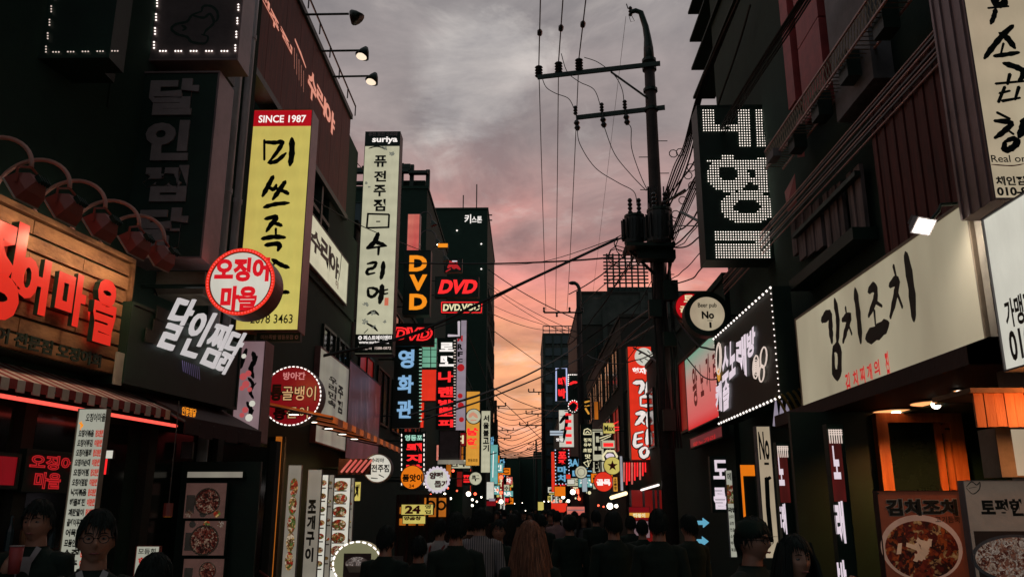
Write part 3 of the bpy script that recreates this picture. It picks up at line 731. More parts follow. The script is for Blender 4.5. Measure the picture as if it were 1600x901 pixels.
strokes(Fn, [[(315, 18), (318, 10), (330, 10), (339, 18), (340, 30), (334, 36)], [(315, 18), (300, 24), (292, 34), (275, 38), (268, 46), (278, 54), (292, 58), (300, 66), (320, 68), (325, 58), (315, 54)],
             [(300, 24), (318, 28), (328, 22), (334, 36), (322, 48), (318, 56)], [(284, 40), (290, 44), (285, 48)]], 'black', nr, 3.2, name='bird_outline')
Fn, nr = psign(Yw(246, 40)+.35, 206, 62, 352, 116, 'grey strip sign with white marks between the bird board and the unlit vertical sign', 'greyp', depth=.3, frame='dark2', rim=.01)
MB().obox(Fn.px(250, 96, .004), V((1, 0, 0)), Dn, N*0+V((0, -1, 0)), .8, .15, .003).build('dark_band', 'black', nr)
text(Fn, '이기', 255, 98, 277, 112, 'n_pinkwhite', nr, b=.02, off=.012); text(Fn, '여', 228, 66, 240, 86, glow('dullyellow', 'b8ac50', 1), nr, b=.05, off=.02)
# ---- unlit vertical sign
Fn, nr = psign(Yw(210, 300)-.06, 210, 113, 316, 404, 'unlit black vertical sign with dull grey block letters left of the grey pipes', 'black', depth=.42, frame='frame', rim=.02, bracket=None)
for ch, x0, y0, x1, y1 in (('달', 238, 125, 308, 181), ('인', 232, 190, 294, 252), ('찜', 227, 260, 291, 316), ('닭', 222, 326, 291, 388)):
    text(Fn, ch, x0, y0, x1, y1, 'unlit', nr, b=.055, off=.012, name='letter', ex=.02)
# ---- pipes
for px_, r_, Yp, lab in ((371, .075, Yw(371, 100)-.1, 'thicker grey metal duct running up beside the unlit vertical sign'), (389, .06, Yw(389, 100)-.02, 'thinner grey metal duct next to the yellow sign')):
    c = hy(px_, 100, Yp); mb = MB(); root = thing('vertical_duct', lab, 'duct', (c.x, Yp, 0))
    MB().tube([(c.x, Yp, 0.1), (c.x, Yp, 14.5)], r_, 14).build('duct_tube', 'pipe', root, smooth=True)
    for z in (3.2, 5.6, 8.0, 10.4, 12.8): MB().tube([(c.x, Yp, z-.03), (c.x, Yp, z+.03)], r_+.012, 14).build('collar', 'pipe', root)
# ---- beige fascia
Fn, nr = psign(8.6, 202, 425, 318, 460, 'blank beige fascia box between the plank signboard and round squid sign', 'beige', name='fascia_box', depth=.5, frame='beige', rim=.008)
MB().tube([Fn.px(222, 424, .02), Fn.px(236, 440, .03), Fn.px(246, 462, .03)], .008, 5).build('cable', 'cable', nr)
# ---- tilted white letters sign
Fn = facade((O+N*.38, R, N), 205, 470, 368, 640); nr = sign_on(Fn, 'black shop sign with slanted white block letters above the dark red awning', 'black', depth=.36, frame='dark2')
WS = glow('soft_white', 'd4cece', .8)
for ch, q in (('달', ((275, 461), (304, 470), (237, 540), (265, 549))), ('인', ((303, 482), (334, 490), (272, 552), (298, 560))), ('찜', ((335, 501), (358, 508), (302, 565), (328, 576))), ('닭', ((360, 514), (383, 522), (331, 575), (347, 587)))):
    quad_text(Fn, ch, q, WS, nr, b=.012, off=.03, ex=.02, name='letter')
for q in (((245, 478), (262, 488)), ((240, 498), (256, 508)), ((228, 512), (244, 524))):
    a = Fn.px(*q[0], .02); MB().obox(a, Fn.R, Dn, Fn.N, .22, .13, .01).build('brown_tile', 'brick', nr)
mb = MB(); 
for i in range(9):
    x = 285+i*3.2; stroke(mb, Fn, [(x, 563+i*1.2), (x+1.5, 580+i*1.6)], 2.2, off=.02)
mb.build('violet_reflection', 'purple_refl', nr)  # purple reflection drawn as glowing strokes on the sign
# ---- ink flower sign
Fn, nr = psign(Yw(373, 600)-.1, 373, 532, 404, 690, 'glowing pale sign with black ink branches and red blossoms left of the round red sign', 'lit_pinkish', depth=.35, frame='frame', rim=.012)
strokes(Fn, [[5, (385, 545), (380, 560), (376, 575)], [6, (395, 550), (398, 562), (392, 575), (396, 590)], [3, (402, 556), (396, 566), (390, 572)], [4, (388, 590), (395, 600), (391, 612), (396, 622)], [3, (400, 598), (394, 606)], [5, (386, 628), (392, 640), (388, 655)], [3, (396, 640), (392, 650)]], 'ink', nr, 4)
mb = MB()
for x, y, r_ in ((380, 588, 6), (388, 583, 5), (384, 600, 6), (378, 606, 4), (390, 608, 4), (383, 640, 5), (378, 648, 4)): mb.disc(Fn.px(x, y, .009), V((1, 0, 0)), V((0, 0, 1)), r_*10.45/F, 9)
mb.build('blossom_print', glow('blossom', 'b04a4c', 1), nr)
mb = MB()
for x, y, r_ in ((394, 630, 5), (389, 652, 6), (381, 556, 4)): mb.disc(Fn.px(x, y, .011), V((1, 0, 0)), V((0, 0, 1)), r_*10.45/F, 9)
mb.build('white_print', 'lit_white', nr)
# ---- round squid sign
Fn, nr = rsign(8.2, 376, 440, 56, 'round white sign ringed with red LEDs and red Korean lettering', 'lit_white', 'lampred', .32, .13, bracket=-4.2)
SR = glow('sign_red', 'd01420', 1)
text(Fn, '오징어', 338, 403, 420, 440, SR, nr, b=.055, off=.012); text(Fn, '마을', 347, 447, 400, 486, SR, nr, b=.055, off=.012)
mb = MB(); dots_ring(mb, Fn.c, Fn.r*.94, 66, .009, .02); mb.build('led_dots', 'led_red', nr, kind='stuff')
MB().ring(Fn.c+V((0, -.014, 0)), V((1, 0, 0)), V((0, 0, 1)), V((0, -1, 0)), Fn.r*.90, Fn.r*1.0, .004, 44).build('red_ring', 'lit_red', nr)
# ---- yellow vertical sign
Fn, nr = psign(12.6, 397, 172, 466, 516, 'tall glowing yellow vertical sign with red SINCE 1987 header', 'lit_yellow', depth=.4, frame='frame', rim=.012, bracket=-4.3)
vh = Fn.uv(440, 198)[1]
MB().obox(Fn.pt(.01, .004, .006), V((1, 0, 0)), Dn, V((0, -1, 0)), Fn.W*.98, Fn.H*vh-.02, .004).build('header_band', 'lit_header', nr)
text(Fn, 'SINCE 1987', 405, 181, 478, 192, 'n_white', nr, b=.02, off=.014)
strokes(Fn, [[6, (413, 219), (413, 250)], [5.5, (413, 222), (430, 223), (441, 222), (434, 236), (419, 255)], [5.5, (419, 254), (432, 252), (447, 239)], [7, (456, 216), (456, 240), (453, 259)],
             [6, (427, 275), (418, 292), (410, 307)], [5, (421, 293), (428, 296), (432, 288)], [6, (446, 283), (436, 298), (426, 312)], [5, (430, 294), (446, 300), (451, 304)], [5.5, (412, 324), (430, 319), (452, 317)],
             [6, (414, 342), (432, 339), (424, 350), (416, 362)], [5, (424, 347), (434, 350), (441, 353)], [6, (431, 357), (431, 370)], [6, (409, 373), (428, 370), (446, 371)], [6, (414, 383), (436, 381), (434, 392)],
             [5.5, (425, 405), (440, 414), (452, 418)], [5, (430, 410), (418, 425)], [5, (436, 458), (445, 456), (452, 457)], [6, (414, 432), (430, 430), (428, 445), (412, 446)]], 'ink', nr, 6)
text(Fn, '2678 3463', 392, 491, 457, 505, 'ink', nr, b=.01)
Fn2, nr2 = psign(12.9, 386, 205, 380, 440, 'narrow pale sign edge showing between the duct and the yellow sign', 'lit_cream2', depth=.2, frame='frame', rim=.0) if False else (None, None)
Fn, nr = psign(12.6, 402, 520, 469, 533, 'small dark nameplate strip hanging below the yellow sign', 'black', name='name_plate', depth=.1, frame='dark2', rim=.004)
text(Fn, '미쓰족발 영등포점 ◎', 408, 523, 466, 530, 'unlit', nr, b=.01)
# ---- roof sign on block B
Pz = LF(-4.2)
za, zb_ = hx(548, 187, -4.2), hx(448, 170, -4.2)
Yf0, Yf1 = 7.6, za.y; zt2, zb2 = za.z, zb_.z-.2
FR = Fr(V((-4.2, Yf0, zt2)), V((0, 1, 0)), V((1, 0, 0)), Yf1-Yf0, zt2-zb2)
rs = thing('rooftop_sign', 'long brown rooftop sign with salmon Korean lettering receding over the left side', 'sign', (-4.3, (Yf0+Yf1)/2, zb2))
nb = 12
for i in range(nb):
    w_ = FR.W/nb; MB().obox(FR.pt(i/nb, 0), FR.R, Dn, -FR.N, w_-.012, FR.H, .12).build('panel', 'redsiding', rs)
mb = MB(); mb.obox(FR.pt(0, 0, .05)+V((0, 0, .12)), FR.R, Dn, -FR.N, FR.W, .118, .3); mb.obox(FR.pt(0, 1, .05), FR.R, Dn, -FR.N, FR.W, .12, .3); mb.build('trim', 'dark2', rs)
mb = MB(); mb.tube([FR.pt(0, 0, .1)+V((0, 0, .35)), FR.pt(1, 0, .1)+V((0, 0, .35))], .02, 4)
for i in range(13): mb.tube([FR.pt(i/12, 0, .1)+V((0, 0, .1)), FR.pt(i/12, 0, .1)+V((0, 0, .35))], .015, 4)
mb.build('rail', 'frame2', rs)
for ch, q in (('전', ((405, -30), (428, 5), (404, 0), (430, 45))), ('주', ((421, 14), (431, 24), (420, 34), (430, 44))), ('점', ((434, 32), (455, 58), (436, 62), (454, 90)))):
    pass
mbq = MB()
def fr_t(ch, x0, y0, x1, y1, b=.03):
    text(FR, ch, x0, y0, x1, y1, 'roofsign', rs, b=b, off=.012, mb=mbq, build=False)
fr_t('퓨', 384, -62, 402, -6); fr_t('전', 403, -28, 420, 22); fr_t('주', 421, 10, 434, 56); fr_t('점', 437, 38, 455, 86)
fr_t('수', 482, 102, 492, 168, .04); fr_t('리', 495, 128, 507, 184, .04); fr_t('야', 508, 152, 521, 216, .04)
stroke(mbq, FR, [(461, 62), (470, 84), (478, 106)], 5, sm=False)
for i in range(5): stroke(mbq, FR, [(460+i*3.6, 75+i*9), (460+i*3.6, 108+i*9)], 1.6, sm=False)
mbq.build('lettering', 'roofsign', rs)
# posts and open terrace frame under it
mb = MB()
for Yp in (13.6, 14.8, 16.2):
    mb.box((-4.32, Yp-.06, 6.34), (-4.2, Yp+.06, zb2-.13)); mb.box((-7.5, Yp-.05, zb2-.3), (-4.33, Yp+.05, zb2-.18))
mb.box((-4.3, 13.6, 7.6), (-4.22, 17.0, 7.68))
mb.build('terrace_frame', 'dark2', rs)
MB().box((-10, 17.0, 6.34), (-4.35, 20.1, zt2-.1)).build('end_wall', 'dark', rs)
MB().box((-4.34, 17.0, 6.34), (-4.25, 20.1, zb2-.13)).build('side_wall', 'dark', rs)
for i, (x, y, r_) in enumerate(((401, 80, .04), (424, 120, .035), (400, 137, .10))):
    c = hy(x, y, 13+i*.4); g = thing('globe_bulb', ['small bright bulb high under the rooftop sign by the ducts', 'small bright bulb on the terrace frame above the yellow sign', 'larger dim peach globe lamp behind the terrace frame'][i], 'lamp', c-V((0, 0, r_)))
    MB().ball(c, r_, 12, 8).build('bulb', 'bulb' if i < 2 else glow('peach_globe', 'd9a080', 1), g, smooth=True)
    MB().tube([c+V((0, 0, r_)), V((c.x, c.y, zb2-.25))], .01, 4).build('cord', 'cable', g)
for i, (x0, y, x1) in enumerate(((478, 22, 545), (502, 79, 562), (520, 119, 577))):
    X0 = -4.0; a = hx(x0, y+1, -4.15); b = hy(x1, y, a.y); lp = thing('sign_spotlight', ['unlit uppermost spotlight on a long arm over the rooftop sign', 'lit middle spotlight on a long arm over the rooftop sign', 'lit lowest spotlight on a long arm over the rooftop sign'][i], 'lamp', a)
    MB().tube([a, b], .022, 6).build('arm', 'dark2', lp)
    d = V((-.35, -.1, -1)).normalized() if i else V((.6, 0, -.8)).normalized(); c = b+V((.10, 0, -.02))
    MB().tube([c-d*.10, c-d*.02, c+d*.13], [.04, .09, .15], 12).build('lamp_head', 'black', lp, smooth=True)
    if i: MB().ball(c+d*.13, .12, 12, 6, (1, 1, .5)).build('lens', glow('dusk_lamp', 'f4dcc0', 1.2), lp, smooth=True)
# ---- cream facade sign and others on B front
def bfsign(x0, y0, x1, y1, lab, face, **k): return fsign(Pz, x0, y0, x1, y1, lab, face, **k)
Fn, nr = bfsign(480, 322, 541, 478, 'cream facade sign with large grey Korean brush letters below the rooftop sign', 'lit_cream', depth=.22, frame='greyp')
for ch, x0, y0, x1, y1 in (('수', 486, 352, 500, 405), ('리', 502, 366, 515, 425), ('야', 516, 388, 528, 440)): text(Fn, ch, x0, y0, x1, y1, glow('greyink', '3a3a36', 1) if False else 'ink', nr, b=.05)
strokes(Fn, [[3, (534, 395), (531, 425), (528, 440)]], 'ink', nr, 3)
text(Fn, '주점', 524, 436, 528, 452, 'inkred', nr)
Fn, nr = bfsign(500, 540, 540, 706, 'pale facade sign with brush lettering behind the round red sign', 'lit_dim', depth=.2, frame='frame')
vtext(Fn, '우리민속', 514, 585, 524, 640, 'ink', nr, b=.04); vtext(Fn, '주점', 528, 600, 534, 650, 'ink', nr, b=.04); text(Fn, '막걸리', 506, 648, 530, 668, glow('dullred', '8a2a2a', 1), nr, b=.03)
Fn, nr = bfsign(546, 560, 590, 730, 'large faded mauve facade panel with dripping ink print left of the round white sign', 'lit_mauve', depth=.15, frame='dark2')
mb = MB(); random.seed(3)
for i in range(26):
    x = random.uniform(549, 588); y = random.uniform(580, 660); stroke(mb, Fn, [(x, y), (x+random.uniform(-1, 1), y+random.uniform(15, 50))], random.uniform(.8, 2))
mb.build('ink_drips', glow('drip', '6e5258', 1), nr)
# ---- tall white hanging sign
Fn, nr = psign(20.2, 571, 206, 613, 553, 'tall white hanging sign with black vertical Korean lettering and suriya header', 'lit_cream', depth=.45, frame='dark2', rim=.012, bracket=-4.3)
vb, vc = Fn.uv(600, 228)[1], Fn.uv(590, 522)[1]
MB().obox(Fn.pt(.005, .002, .006), V((1, 0, 0)), Dn, V((0, -1, 0)), Fn.W*.99, Fn.H*vb, .004).build('header_band', 'black', nr)
MB().obox(Fn.pt(.005, vc, .006), V((1, 0, 0)), Dn, V((0, -1, 0)), Fn.W*.99, Fn.H*(1-vc-.003), .004).build('footer_band', 'black', nr)
text(Fn, '퓨전 동전 수리야', 576, 207, 621, 213, 'unlit', nr, off=.014); text(Fn, 'suriya', 582, 214, 621, 225, 'n_white', nr, b=.03, off=.014)
for ch, y0, y1 in (('퓨', 243, 261), ('전', 267, 284), ('주', 289, 307), ('점', 311, 330)): text(Fn, ch, 585-(y0-243)*.02, y0, 604-(y0-243)*.03, y1, 'ink', nr, b=.035)
strokes(Fn, [[3, (574, 334), (608, 335)], [3, (608, 335), (607, 356)], [3, (608, 355), (573, 356)], [3, (573, 356), (575, 333)], [2, (588, 346), (594, 346)]], 'ink', nr, 3, sm=False, taper=False)
strokes(Fn, [[6, (591, 364), (585, 378), (573, 388)], [5, (584, 377), (593, 380), (603, 384)], [5, (574, 388), (604, 384)], [6, (592, 385), (591, 398)],
             [4, (574, 412), (587, 410), (584, 418), (575, 421), (574, 428), (586, 426)], [5.5, (599, 409), (598, 424), (595, 436)],
             [4, (575, 450), (576, 461), (583, 463), (590, 454), (583, 450), (575, 450)], [6.5, (597, 445), (596, 460), (593, 474)], [4, (597, 454), (606, 452)], [4, (597, 460), (606, 458)]], 'ink', nr, 5)
gi = glow('grey_wash', '75766a', 1)
mb = MB(); random.seed(5)
for x, y, r_ in ((571, 476, 9), (583, 489, 8), (570, 502, 10), (584, 510, 7), (601, 502, 5), (612, 240, 8), (603, 232, 6), (598, 230, 4), (572, 286, 4), (577, 292, 3)):
    for k in range(7):
        a = random.uniform(0, 6.28); d = r_*.5
        stroke(mb, Fn, [(x+math.cos(a)*d*.3, y+math.sin(a)*d*.3), (x+math.cos(a+.5)*d, y+math.sin(a+.5)*d*.8)], random.uniform(2, 4))
mb.build('ink_blossoms', gi, nr)
strokes(Fn, [[3, (574, 491), (584, 486), (592, 492)], [2.5, (573, 505), (584, 511), (590, 517)], [2, (560+9, 520), (575, 514)], [1.5, (576, 232), (590, 229), (604, 234)]], 'ink', nr, 2.5)
MB().obox(Fn.px(601, 465, .006), V((1, 0, 0)), Dn, V((0, -1, 0)), .10, .2, .002).build('red_seal', glow('seal', 'c4674e', 1), nr)
text(Fn, '◎ 퍼스트에이엔티', 560, 524, 612, 531, 'n_white', nr, b=.03, off=.014); text(Fn, 'www.suriya.co.kr', 561, 532, 609, 538, 'n_white', nr, b=.02, off=.014); text(Fn, '체인문의  1588-0872', 559, 541, 611, 546, 'led_dim', nr, b=.01, off=.014)
# ---- round red sign with white LEDs
Fn, nr = rsign(13.2, 456, 618, 47, 'round dark red sign with white LED ring and hand-drawn Korean letters', 'lit_deepred', 'greyp', .3, .05, bracket=-4.2)
text(Fn, '방아깐', 443, 581, 477, 593, glow('pinkletter', 'c47a78', 1), nr, b=.03); text(Fn, '통', 424, 600, 440, 626, 'ink', nr, b=.05); text(Fn, '골뱅이', 441, 602, 494, 626, 'ink', nr, b=.05)
text(Fn, '골뱅이', 442, 603, 493, 625, glow('tanletter', 'c8a070', 1), nr, b=.005, off=.009); text(Fn, '통', 428, 633, 446, 656, 'ink', nr, b=.05); text(Fn, '문어', 448, 634, 482, 654, 'ink', nr, b=.05); text(Fn, '문어', 449, 635, 481, 653, M['tanletter'], nr, b=.005, off=.009) if False else None
text(Fn, '문어', 449, 635, 481, 653, bpy.data.materials['tanletter'], nr, b=.005, off=.009)
mb = MB()
for k in range(44):
    t = 2*math.pi*k/44
    for e in (-.025, 0, .025): mb.dot(Fn.c+V((math.cos(t+e), -.02/Fn.r, math.sin(t+e)))*Fn.r*.965, .012)
mb.build('led_dots', 'led_white', nr, kind='stuff')
# ---- canopy with orange glow in its cloth, and downlights
Pw = LF(-4.15)
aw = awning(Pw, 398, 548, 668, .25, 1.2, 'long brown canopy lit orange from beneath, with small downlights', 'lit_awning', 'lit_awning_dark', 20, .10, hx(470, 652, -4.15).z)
for i in range(5):
    c = V((-3.5, 12.6+i*1.15, hx(470, 652, -4.15).z-.22)); MB().drum(c, V((1, 0, 0)), V((0, 1, 0)), V((0, 0, 1)), .09, .03, 14).build('downlight', 'frame2', aw)
    MB().disc(c-V((0, 0, .032)), V((1, 0, 0)), V((0, 1, 0)), .075, 14).build('downlight_lens', 'bulb', aw)
    lamp_light('downlight_glow', aw, c-V((0, 0, .06)), 22, (1, .45, .16), 'SPOT', .05, rot=(0, 0, -1), spot=math.radians(150))
# bare orange point light in front of the round red sign
lamp_light('canopy_glow', aw, (-3.7, 12.2, 3.75), 5, (1, .35, .1), 'POINT', .12)
# ---- shop front with food posters
FnY = 10.4
sf2 = thing('storefront', 'dark glazed storefront holding the column of framed food photographs', 'shop front', (-5.0, 10.9, .1))
p, q = hy(285, 735, 9.4), hy(380, 905, 9.4)
MB().box((p.x-.05, 9.4, .1), (q.x+.1, 9.45, p.z+.1)).build('back_wall', 'black', sf2)
Fh, nh = psign(9.3, 293, 736, 380, 746, 'slim white light box above the food photographs', 'lit_dim', name='light_box', depth=.1, frame='dark2', rim=.004)
for i, (x0, y0, x1, y1) in enumerate(((291, 753, 352, 810), (289, 812, 351, 868), (287, 871, 349, 915))):
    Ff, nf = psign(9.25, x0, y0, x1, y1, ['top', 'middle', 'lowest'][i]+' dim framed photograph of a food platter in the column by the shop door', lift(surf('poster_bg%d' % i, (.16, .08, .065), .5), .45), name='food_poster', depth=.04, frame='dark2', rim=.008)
    c = Ff.pt((.55, .50, .60)[i], (.52, .56, .46)[i], .008); r_ = Ff.H*(.34, .40, .30)[i]
    for q_ in range(3): MB().disc(Ff.pt(.14+.33*q_+.05*i, (.86, .12, .88)[i], .007), V((1, 0, 0)), V((0, 0, 1)), Ff.H*.10, 12).build('side_dish_print', ['food_nuts', 'cream', 'food_plate'][(q_+i) % 3], nf)
    MB().disc(c, V((1, 0, 0)), V((0, 0, 1)), r_, 24).build('dish_print', 'food_stew_s', nf)
    MB().ring(c+V((0, -.003, 0)), V((1, 0, 0)), V((0, 0, 1)), V((0, -1, 0)), r_*.96, r_*1.08, .003, 24).build('plate_rim_print', 'beige', nf)
    MB().obox(Ff.pt(.05, .35, .006), V((1, 0, 0)), Dn, V((0, -1, 0)), Ff.W*.2, Ff.H*.5, .001).build('napkin_print', 'cream', nf)
Fn, nr = psign(8.2, 214, 852, 246, 900, 'small white notice with red lettering low between the two men and the food photographs', 'lit_paper', name='notice_board', depth=.04, frame='lampred', rim=.006)
text(Fn, '모듬회', 217, 856, 243, 865, 'ink', nr); text(Fn, '한치', 217, 870, 243, 884, glow('notice_red', 'a02820', 1), nr, b=.05); text(Fn, '전문', 217, 886, 243, 899, bpy.data.materials['notice_red'], nr, b=.05)
c = hy(263, 793, 7.2); lr = thing('hanging_lantern', 'tiny dim lantern on a chain left of the food photographs', 'lamp', c-V((0, 0, .08)))
MB().tube([c+V((0, 0, -.07)), c+V((0, 0, .04))], .04, 8).build('shade', 'lampred', lr); MB().tube([c+V((0, 0, .04)), c+V((0, 0, .9))], .005, 4).build('chain', 'frame2', lr); MB().disc(c-V((0, 0, .072)), V((1, 0, 0)), V((0, 1, 0)), .038, 8).build('lit_base', 'n_orange', lr)
# ---- narrow door frames and menu boards
for i, (x0, y0, x1, y1, Yd, face, lab) in enumerate((
    (451, 726, 446, 905, 13.6, 'lit_dim', 'narrow cream banner with red food photos beside the orange door post'),
    (482, 733, 477, 905, 14.2, 'lit_dim', 'grey banner with dark vertical lettering left of the wide menu boards'),
    (497, 741, 505, 905, 14.8, 'lit_white', 'leftmost white menu board with small dish photos'),
    (510, 741, 514, 905, 14.9, 'lit_dim', 'thin folded edge board between the two white menu boards'),
    (518, 746, 541, 905, 15.0, 'lit_white', 'wide white menu board with a column of round dish photos'),
    (542, 746, 547, 905, 15.1, 'lit_dim', 'thin pink-edged board right of the wide menu board'))):
    if i == 0: x1 = 461
    if i == 1: x1 = 494
    Fn, nr = psign(Yd, x0, y0, x1, y1, lab, face, name='menu_board', depth=.06, frame='greyp', rim=.006)
    k = 7 if i in (2, 4) else 5
    for j in range(k):
        v = .08+j*(.9/k)
        if i in (2, 4, 5, 3):
            c = Fn.pt(.5, v, .009); rr = Fn.W*(.36 if i in (2, 4) else .3)
            e = V((0, 0, 1)); MB().disc(c, V((1, 0, 0)), e*.7, rr, 20).build('dish_print', 'food_plate', nr)
            MB().obox(Fn.pt(.2, v+.045, .006), V((1, 0, 0)), Dn, V((0, -1, 0)), Fn.W*.6, .02, .001).build('caption_print', 'greyp', nr)
        elif i == 0: MB().disc(Fn.pt(.5, .2+j*.16, .009), V((1, 0, 0)), V((0, 0, 2.2)), Fn.W*.3, 16).build('dish_print', 'food_plate', nr)
    if i == 1: vtext(Fn, '조개구이', 482, 780, 489, 880, 'ink', nr, b=.05)
dr = thing('orange_door', 'dark glazed door with orange-lit frame under the canopy', 'door', (-4.6, 13.9, .1))
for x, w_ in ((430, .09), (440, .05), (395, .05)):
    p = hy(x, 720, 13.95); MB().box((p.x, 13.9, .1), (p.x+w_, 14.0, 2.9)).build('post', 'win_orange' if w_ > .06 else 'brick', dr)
p, q = hy(395, 720, 13.95), hy(436, 720, 13.95); MB().box((p.x, 14.01, .1), (q.x, 14.05, 2.9)).build('glass_pane', 'glass', dr)
# red chair back low at 420,885
c = hy(405, 895, 11.5); ch = thing('red_chair', 'curved red chair back at the bottom edge below the dark shop front', 'chair', (c.x+.2, 11.5, .1))
MB().tube([(c.x-.05, 11.5, 1.0), (c.x, 11.5, .95), (c.x+.2, 11.55, .80), (c.x+.32, 11.5, .78)], .02, 6).build('backrest', 'c_red', ch)
MB().box((c.x, 11.3, .52), (c.x+.4, 11.7, .56)).build('seat', 'c_red', ch)
for dx in (0.02, .38):
    for dy in (11.32, 11.68): MB().tube([(c.x+dx, dy, .1), (c.x+dx, dy, .52 if dy < 11.5 else .85)], .015, 5).build('leg', 'dark2', ch)
# ---- oval LED sign bottom
Fn = perp(9.0, 521, 845, 596, 915); c = Fn.pt(.5, .5, 0)
nr = thing('oval_sign', 'oval beige sign ringed by white LEDs with a photo of a bowl, bottom edge', 'sign', (c.x, 9.1, .1))
sxr, szr = Fn.W/2, Fn.H/2*1.02
A_, U_ = V((1, 0, 0))*(sxr/szr), V((0, 0, 1))
MB().add([c+(A_*math.cos(2*math.pi*k/40)+U_*math.sin(2*math.pi*k/40))*szr+V((0, y_, 0)) for y_ in (.12, 0) for k in range(40)], [tuple(range(40))[::-1], tuple(range(40, 80))]+[(k, (k+1) % 40, 40+(k+1) % 40, 40+k) for k in range(40)]).build('body', 'lit_beigering', nr)
MB().obox(c+V((-sxr*.55, -.004, szr*.45)), V((1, 0, 0)), Dn, V((0, -1, 0)), sxr*1.1, szr*1.2, .003).build('photo_print', surf('oval_photo', (.10, .05, .04), .5), nr)
MB().add([c+V((math.cos(2*math.pi*k/24)*sxr*.46, -.011, math.sin(2*math.pi*k/24)*szr*.30)) for k in range(24)], [tuple(range(24))]).build('dish_print', 'food_bowl', nr)
MB().add([c+V((x*sxr, -.013, z*szr)) for x, z in ((-.42, -.1), (.42, -.1), (.3, -.38), (-.3, -.38))], [(0, 1, 2, 3)]).build('bowl_print', 'beige', nr)
mb = MB()
for k in range(24):
    for e in (-.06, -.03, 0, .03, .06):
        t = 2*math.pi*k/24+e; mb.dot(c+V((math.cos(t)*sxr*.96, -.012, math.sin(t)*szr*.96)), .011)
mb.build('led_dots', 'led_white', nr, kind='stuff')
MB().box((c.x-.04, 9.02, .1), (c.x+.04, 9.1, c.z-szr)).build('post', 'dark2', nr); MB().box((c.x-.3, 8.8, .105), (c.x+.3, 9.3, .16)).build('base', 'dark2', nr)
# ---- round white
Fn, nr = rsign(17.5, 590, 731, 22, 'round white sign with black Korean lettering beside the red striped bars', 'lit_white', 'greyp', .25, .08, bracket=-4.3)
text(Fn, '수리야', 580, 715, 600, 722, 'ink', nr, b=.03); text(Fn, '퓨전주점', 571, 725, 608, 737, 'ink', nr, b=.03); strokes(Fn, [[2, (592, 741), (600, 745)], [2, (580, 746), (590, 747)]], 'ink', nr)
mb = MB(); st = thing('striped_bars', 'slanting red and white striped bars left of the round white sign', 'awning', hy(555, 740, 16.5))
for i in range(5):
    x = 533+i*8; stroke(mb, perp(16.4, 500, 700, 600, 760), [(x, 737), (x+16, 718)], 3.5, sm=False, taper=False)
mb.build('red_stripe', 'lit_pinkred', st); a, b = hy(528, 741, 16.45), hy(580, 716, 16.45)
MB().box((a.x, 16.45, a.z), (b.x, 16.5, b.z)).build('board', 'awndark', st)
Fn, nr = psign(16.2, 547, 752, 563, 782, 'small yellow and black sign above the oval LED sign', 'lit_yellow', depth=.08, frame='dark2', rim=.004)
text(Fn, '포차', 549, 756, 562, 778, 'ink', nr, b=.07)
# ================================================================== LEFT SIDE, MIDDLE DISTANCE
Fn, nr = psign(27, 637, 334, 655, 392, 'pink-lit slanted panel behind the orange DVD sign', 'lit_pinkred', depth=.3, frame='frame', rim=.02)
Fn, nr = psign(26, 632, 391, 671, 492, 'black vertical sign with orange letters D V D', 'black', depth=.4, frame='dark2', rim=.02, bracket=-4.35)
for ch, y0, y1 in (('D', 399, 424), ('V', 429, 454), ('D', 459, 484)):
    q = text(Fn, ch, 640, y0, 667, y1, 'n_orange', nr, b=.045, off=.015, name='letter')
    MB()
gl = ('upper', 'middle', 'lower')
for i, (x0, y0, x1, y1) in enumerate(((653, 345, 675, 345), (655, 373, 682, 374), (672, 398, 694, 400))):
    a, b = hy(x0, y0, 29), hy(x1, y1, 29); g = thing('goose_lamp', gl[i]+' dark arched lamp on the skyline by the orange DVD sign', 'lamp', a, 'arched lamps by the orange DVD sign')
    h_ = .35; MB().tube([V((a.x, a.y, a.z-.5))]+[a.lerp(b, (1-math.cos(math.pi*t/10))/2)+V((0, 0, 1))*h_*math.sin(math.pi*t/10) for t in range(11)], .022, 5).build('arm', 'frame2', g)
    MB().tube([b, b+V((.08, 0, -.18))], [.05, .13], 8).build('shade', 'dark2', g)
    if i == 1: MB().ball(b+V((.06, 0, -.14)), .09, 8, 6).build('bulb', 'bulb', g)
Fn, nr = psign(28, 684, 380, 700, 387, 'tiny orange sign high on the wall above the red DVD letters', 'n_orange', depth=.15, frame='dark2', rim=.01)
Fn, nr = psign(30, 694, 404, 722, 425, 'small red blossom-shaped lamp sign above the red DVD letters', 'black', depth=.2, frame='dark2', rim=.01)
strokes(Fn, [[4, (700, 418), (708, 412), (719, 421)], [4, (703, 408), (710, 418), (714, 410)], [3, (697, 424), (704, 420)]], 'n_dimred', nr)
strokes(Fn, [[3, (707, 408), (714, 408)]], 'n_pinkwhite', nr)
Fn, nr = psign(32, 680, 432, 748, 464, 'red slanted DVD channel letters on the dark tower front', 'black', depth=.3, frame='dark2', rim=.01, bracket=-4.35)
quad_text(Fn, 'DVD', ((690, 437), (749, 437), (684, 459), (742, 459)), 'n_red', nr, b=.05, off=.02)
Fn, nr = psign(31.9, 689, 471, 754, 489, 'DVD.VOD sign in cream letters framed by a red neon line', 'black', depth=.2, frame='dark2', rim=.01)
quad_text(Fn, 'DVD.VOD', ((693, 475), (750, 474), (692, 486), (750, 485)), 'n_cream', nr, b=.04, off=.02)
mb = MB()
for a, b in (((690, 472), (753, 472)), ((753, 472), (752, 488)), ((752, 488), (690, 488)), ((690, 488), (690, 472))): mb.tube([Fn.px(*a, .03), Fn.px(*b, .03)], .02, 5)
mb.build('neon_border', 'n_red', nr)
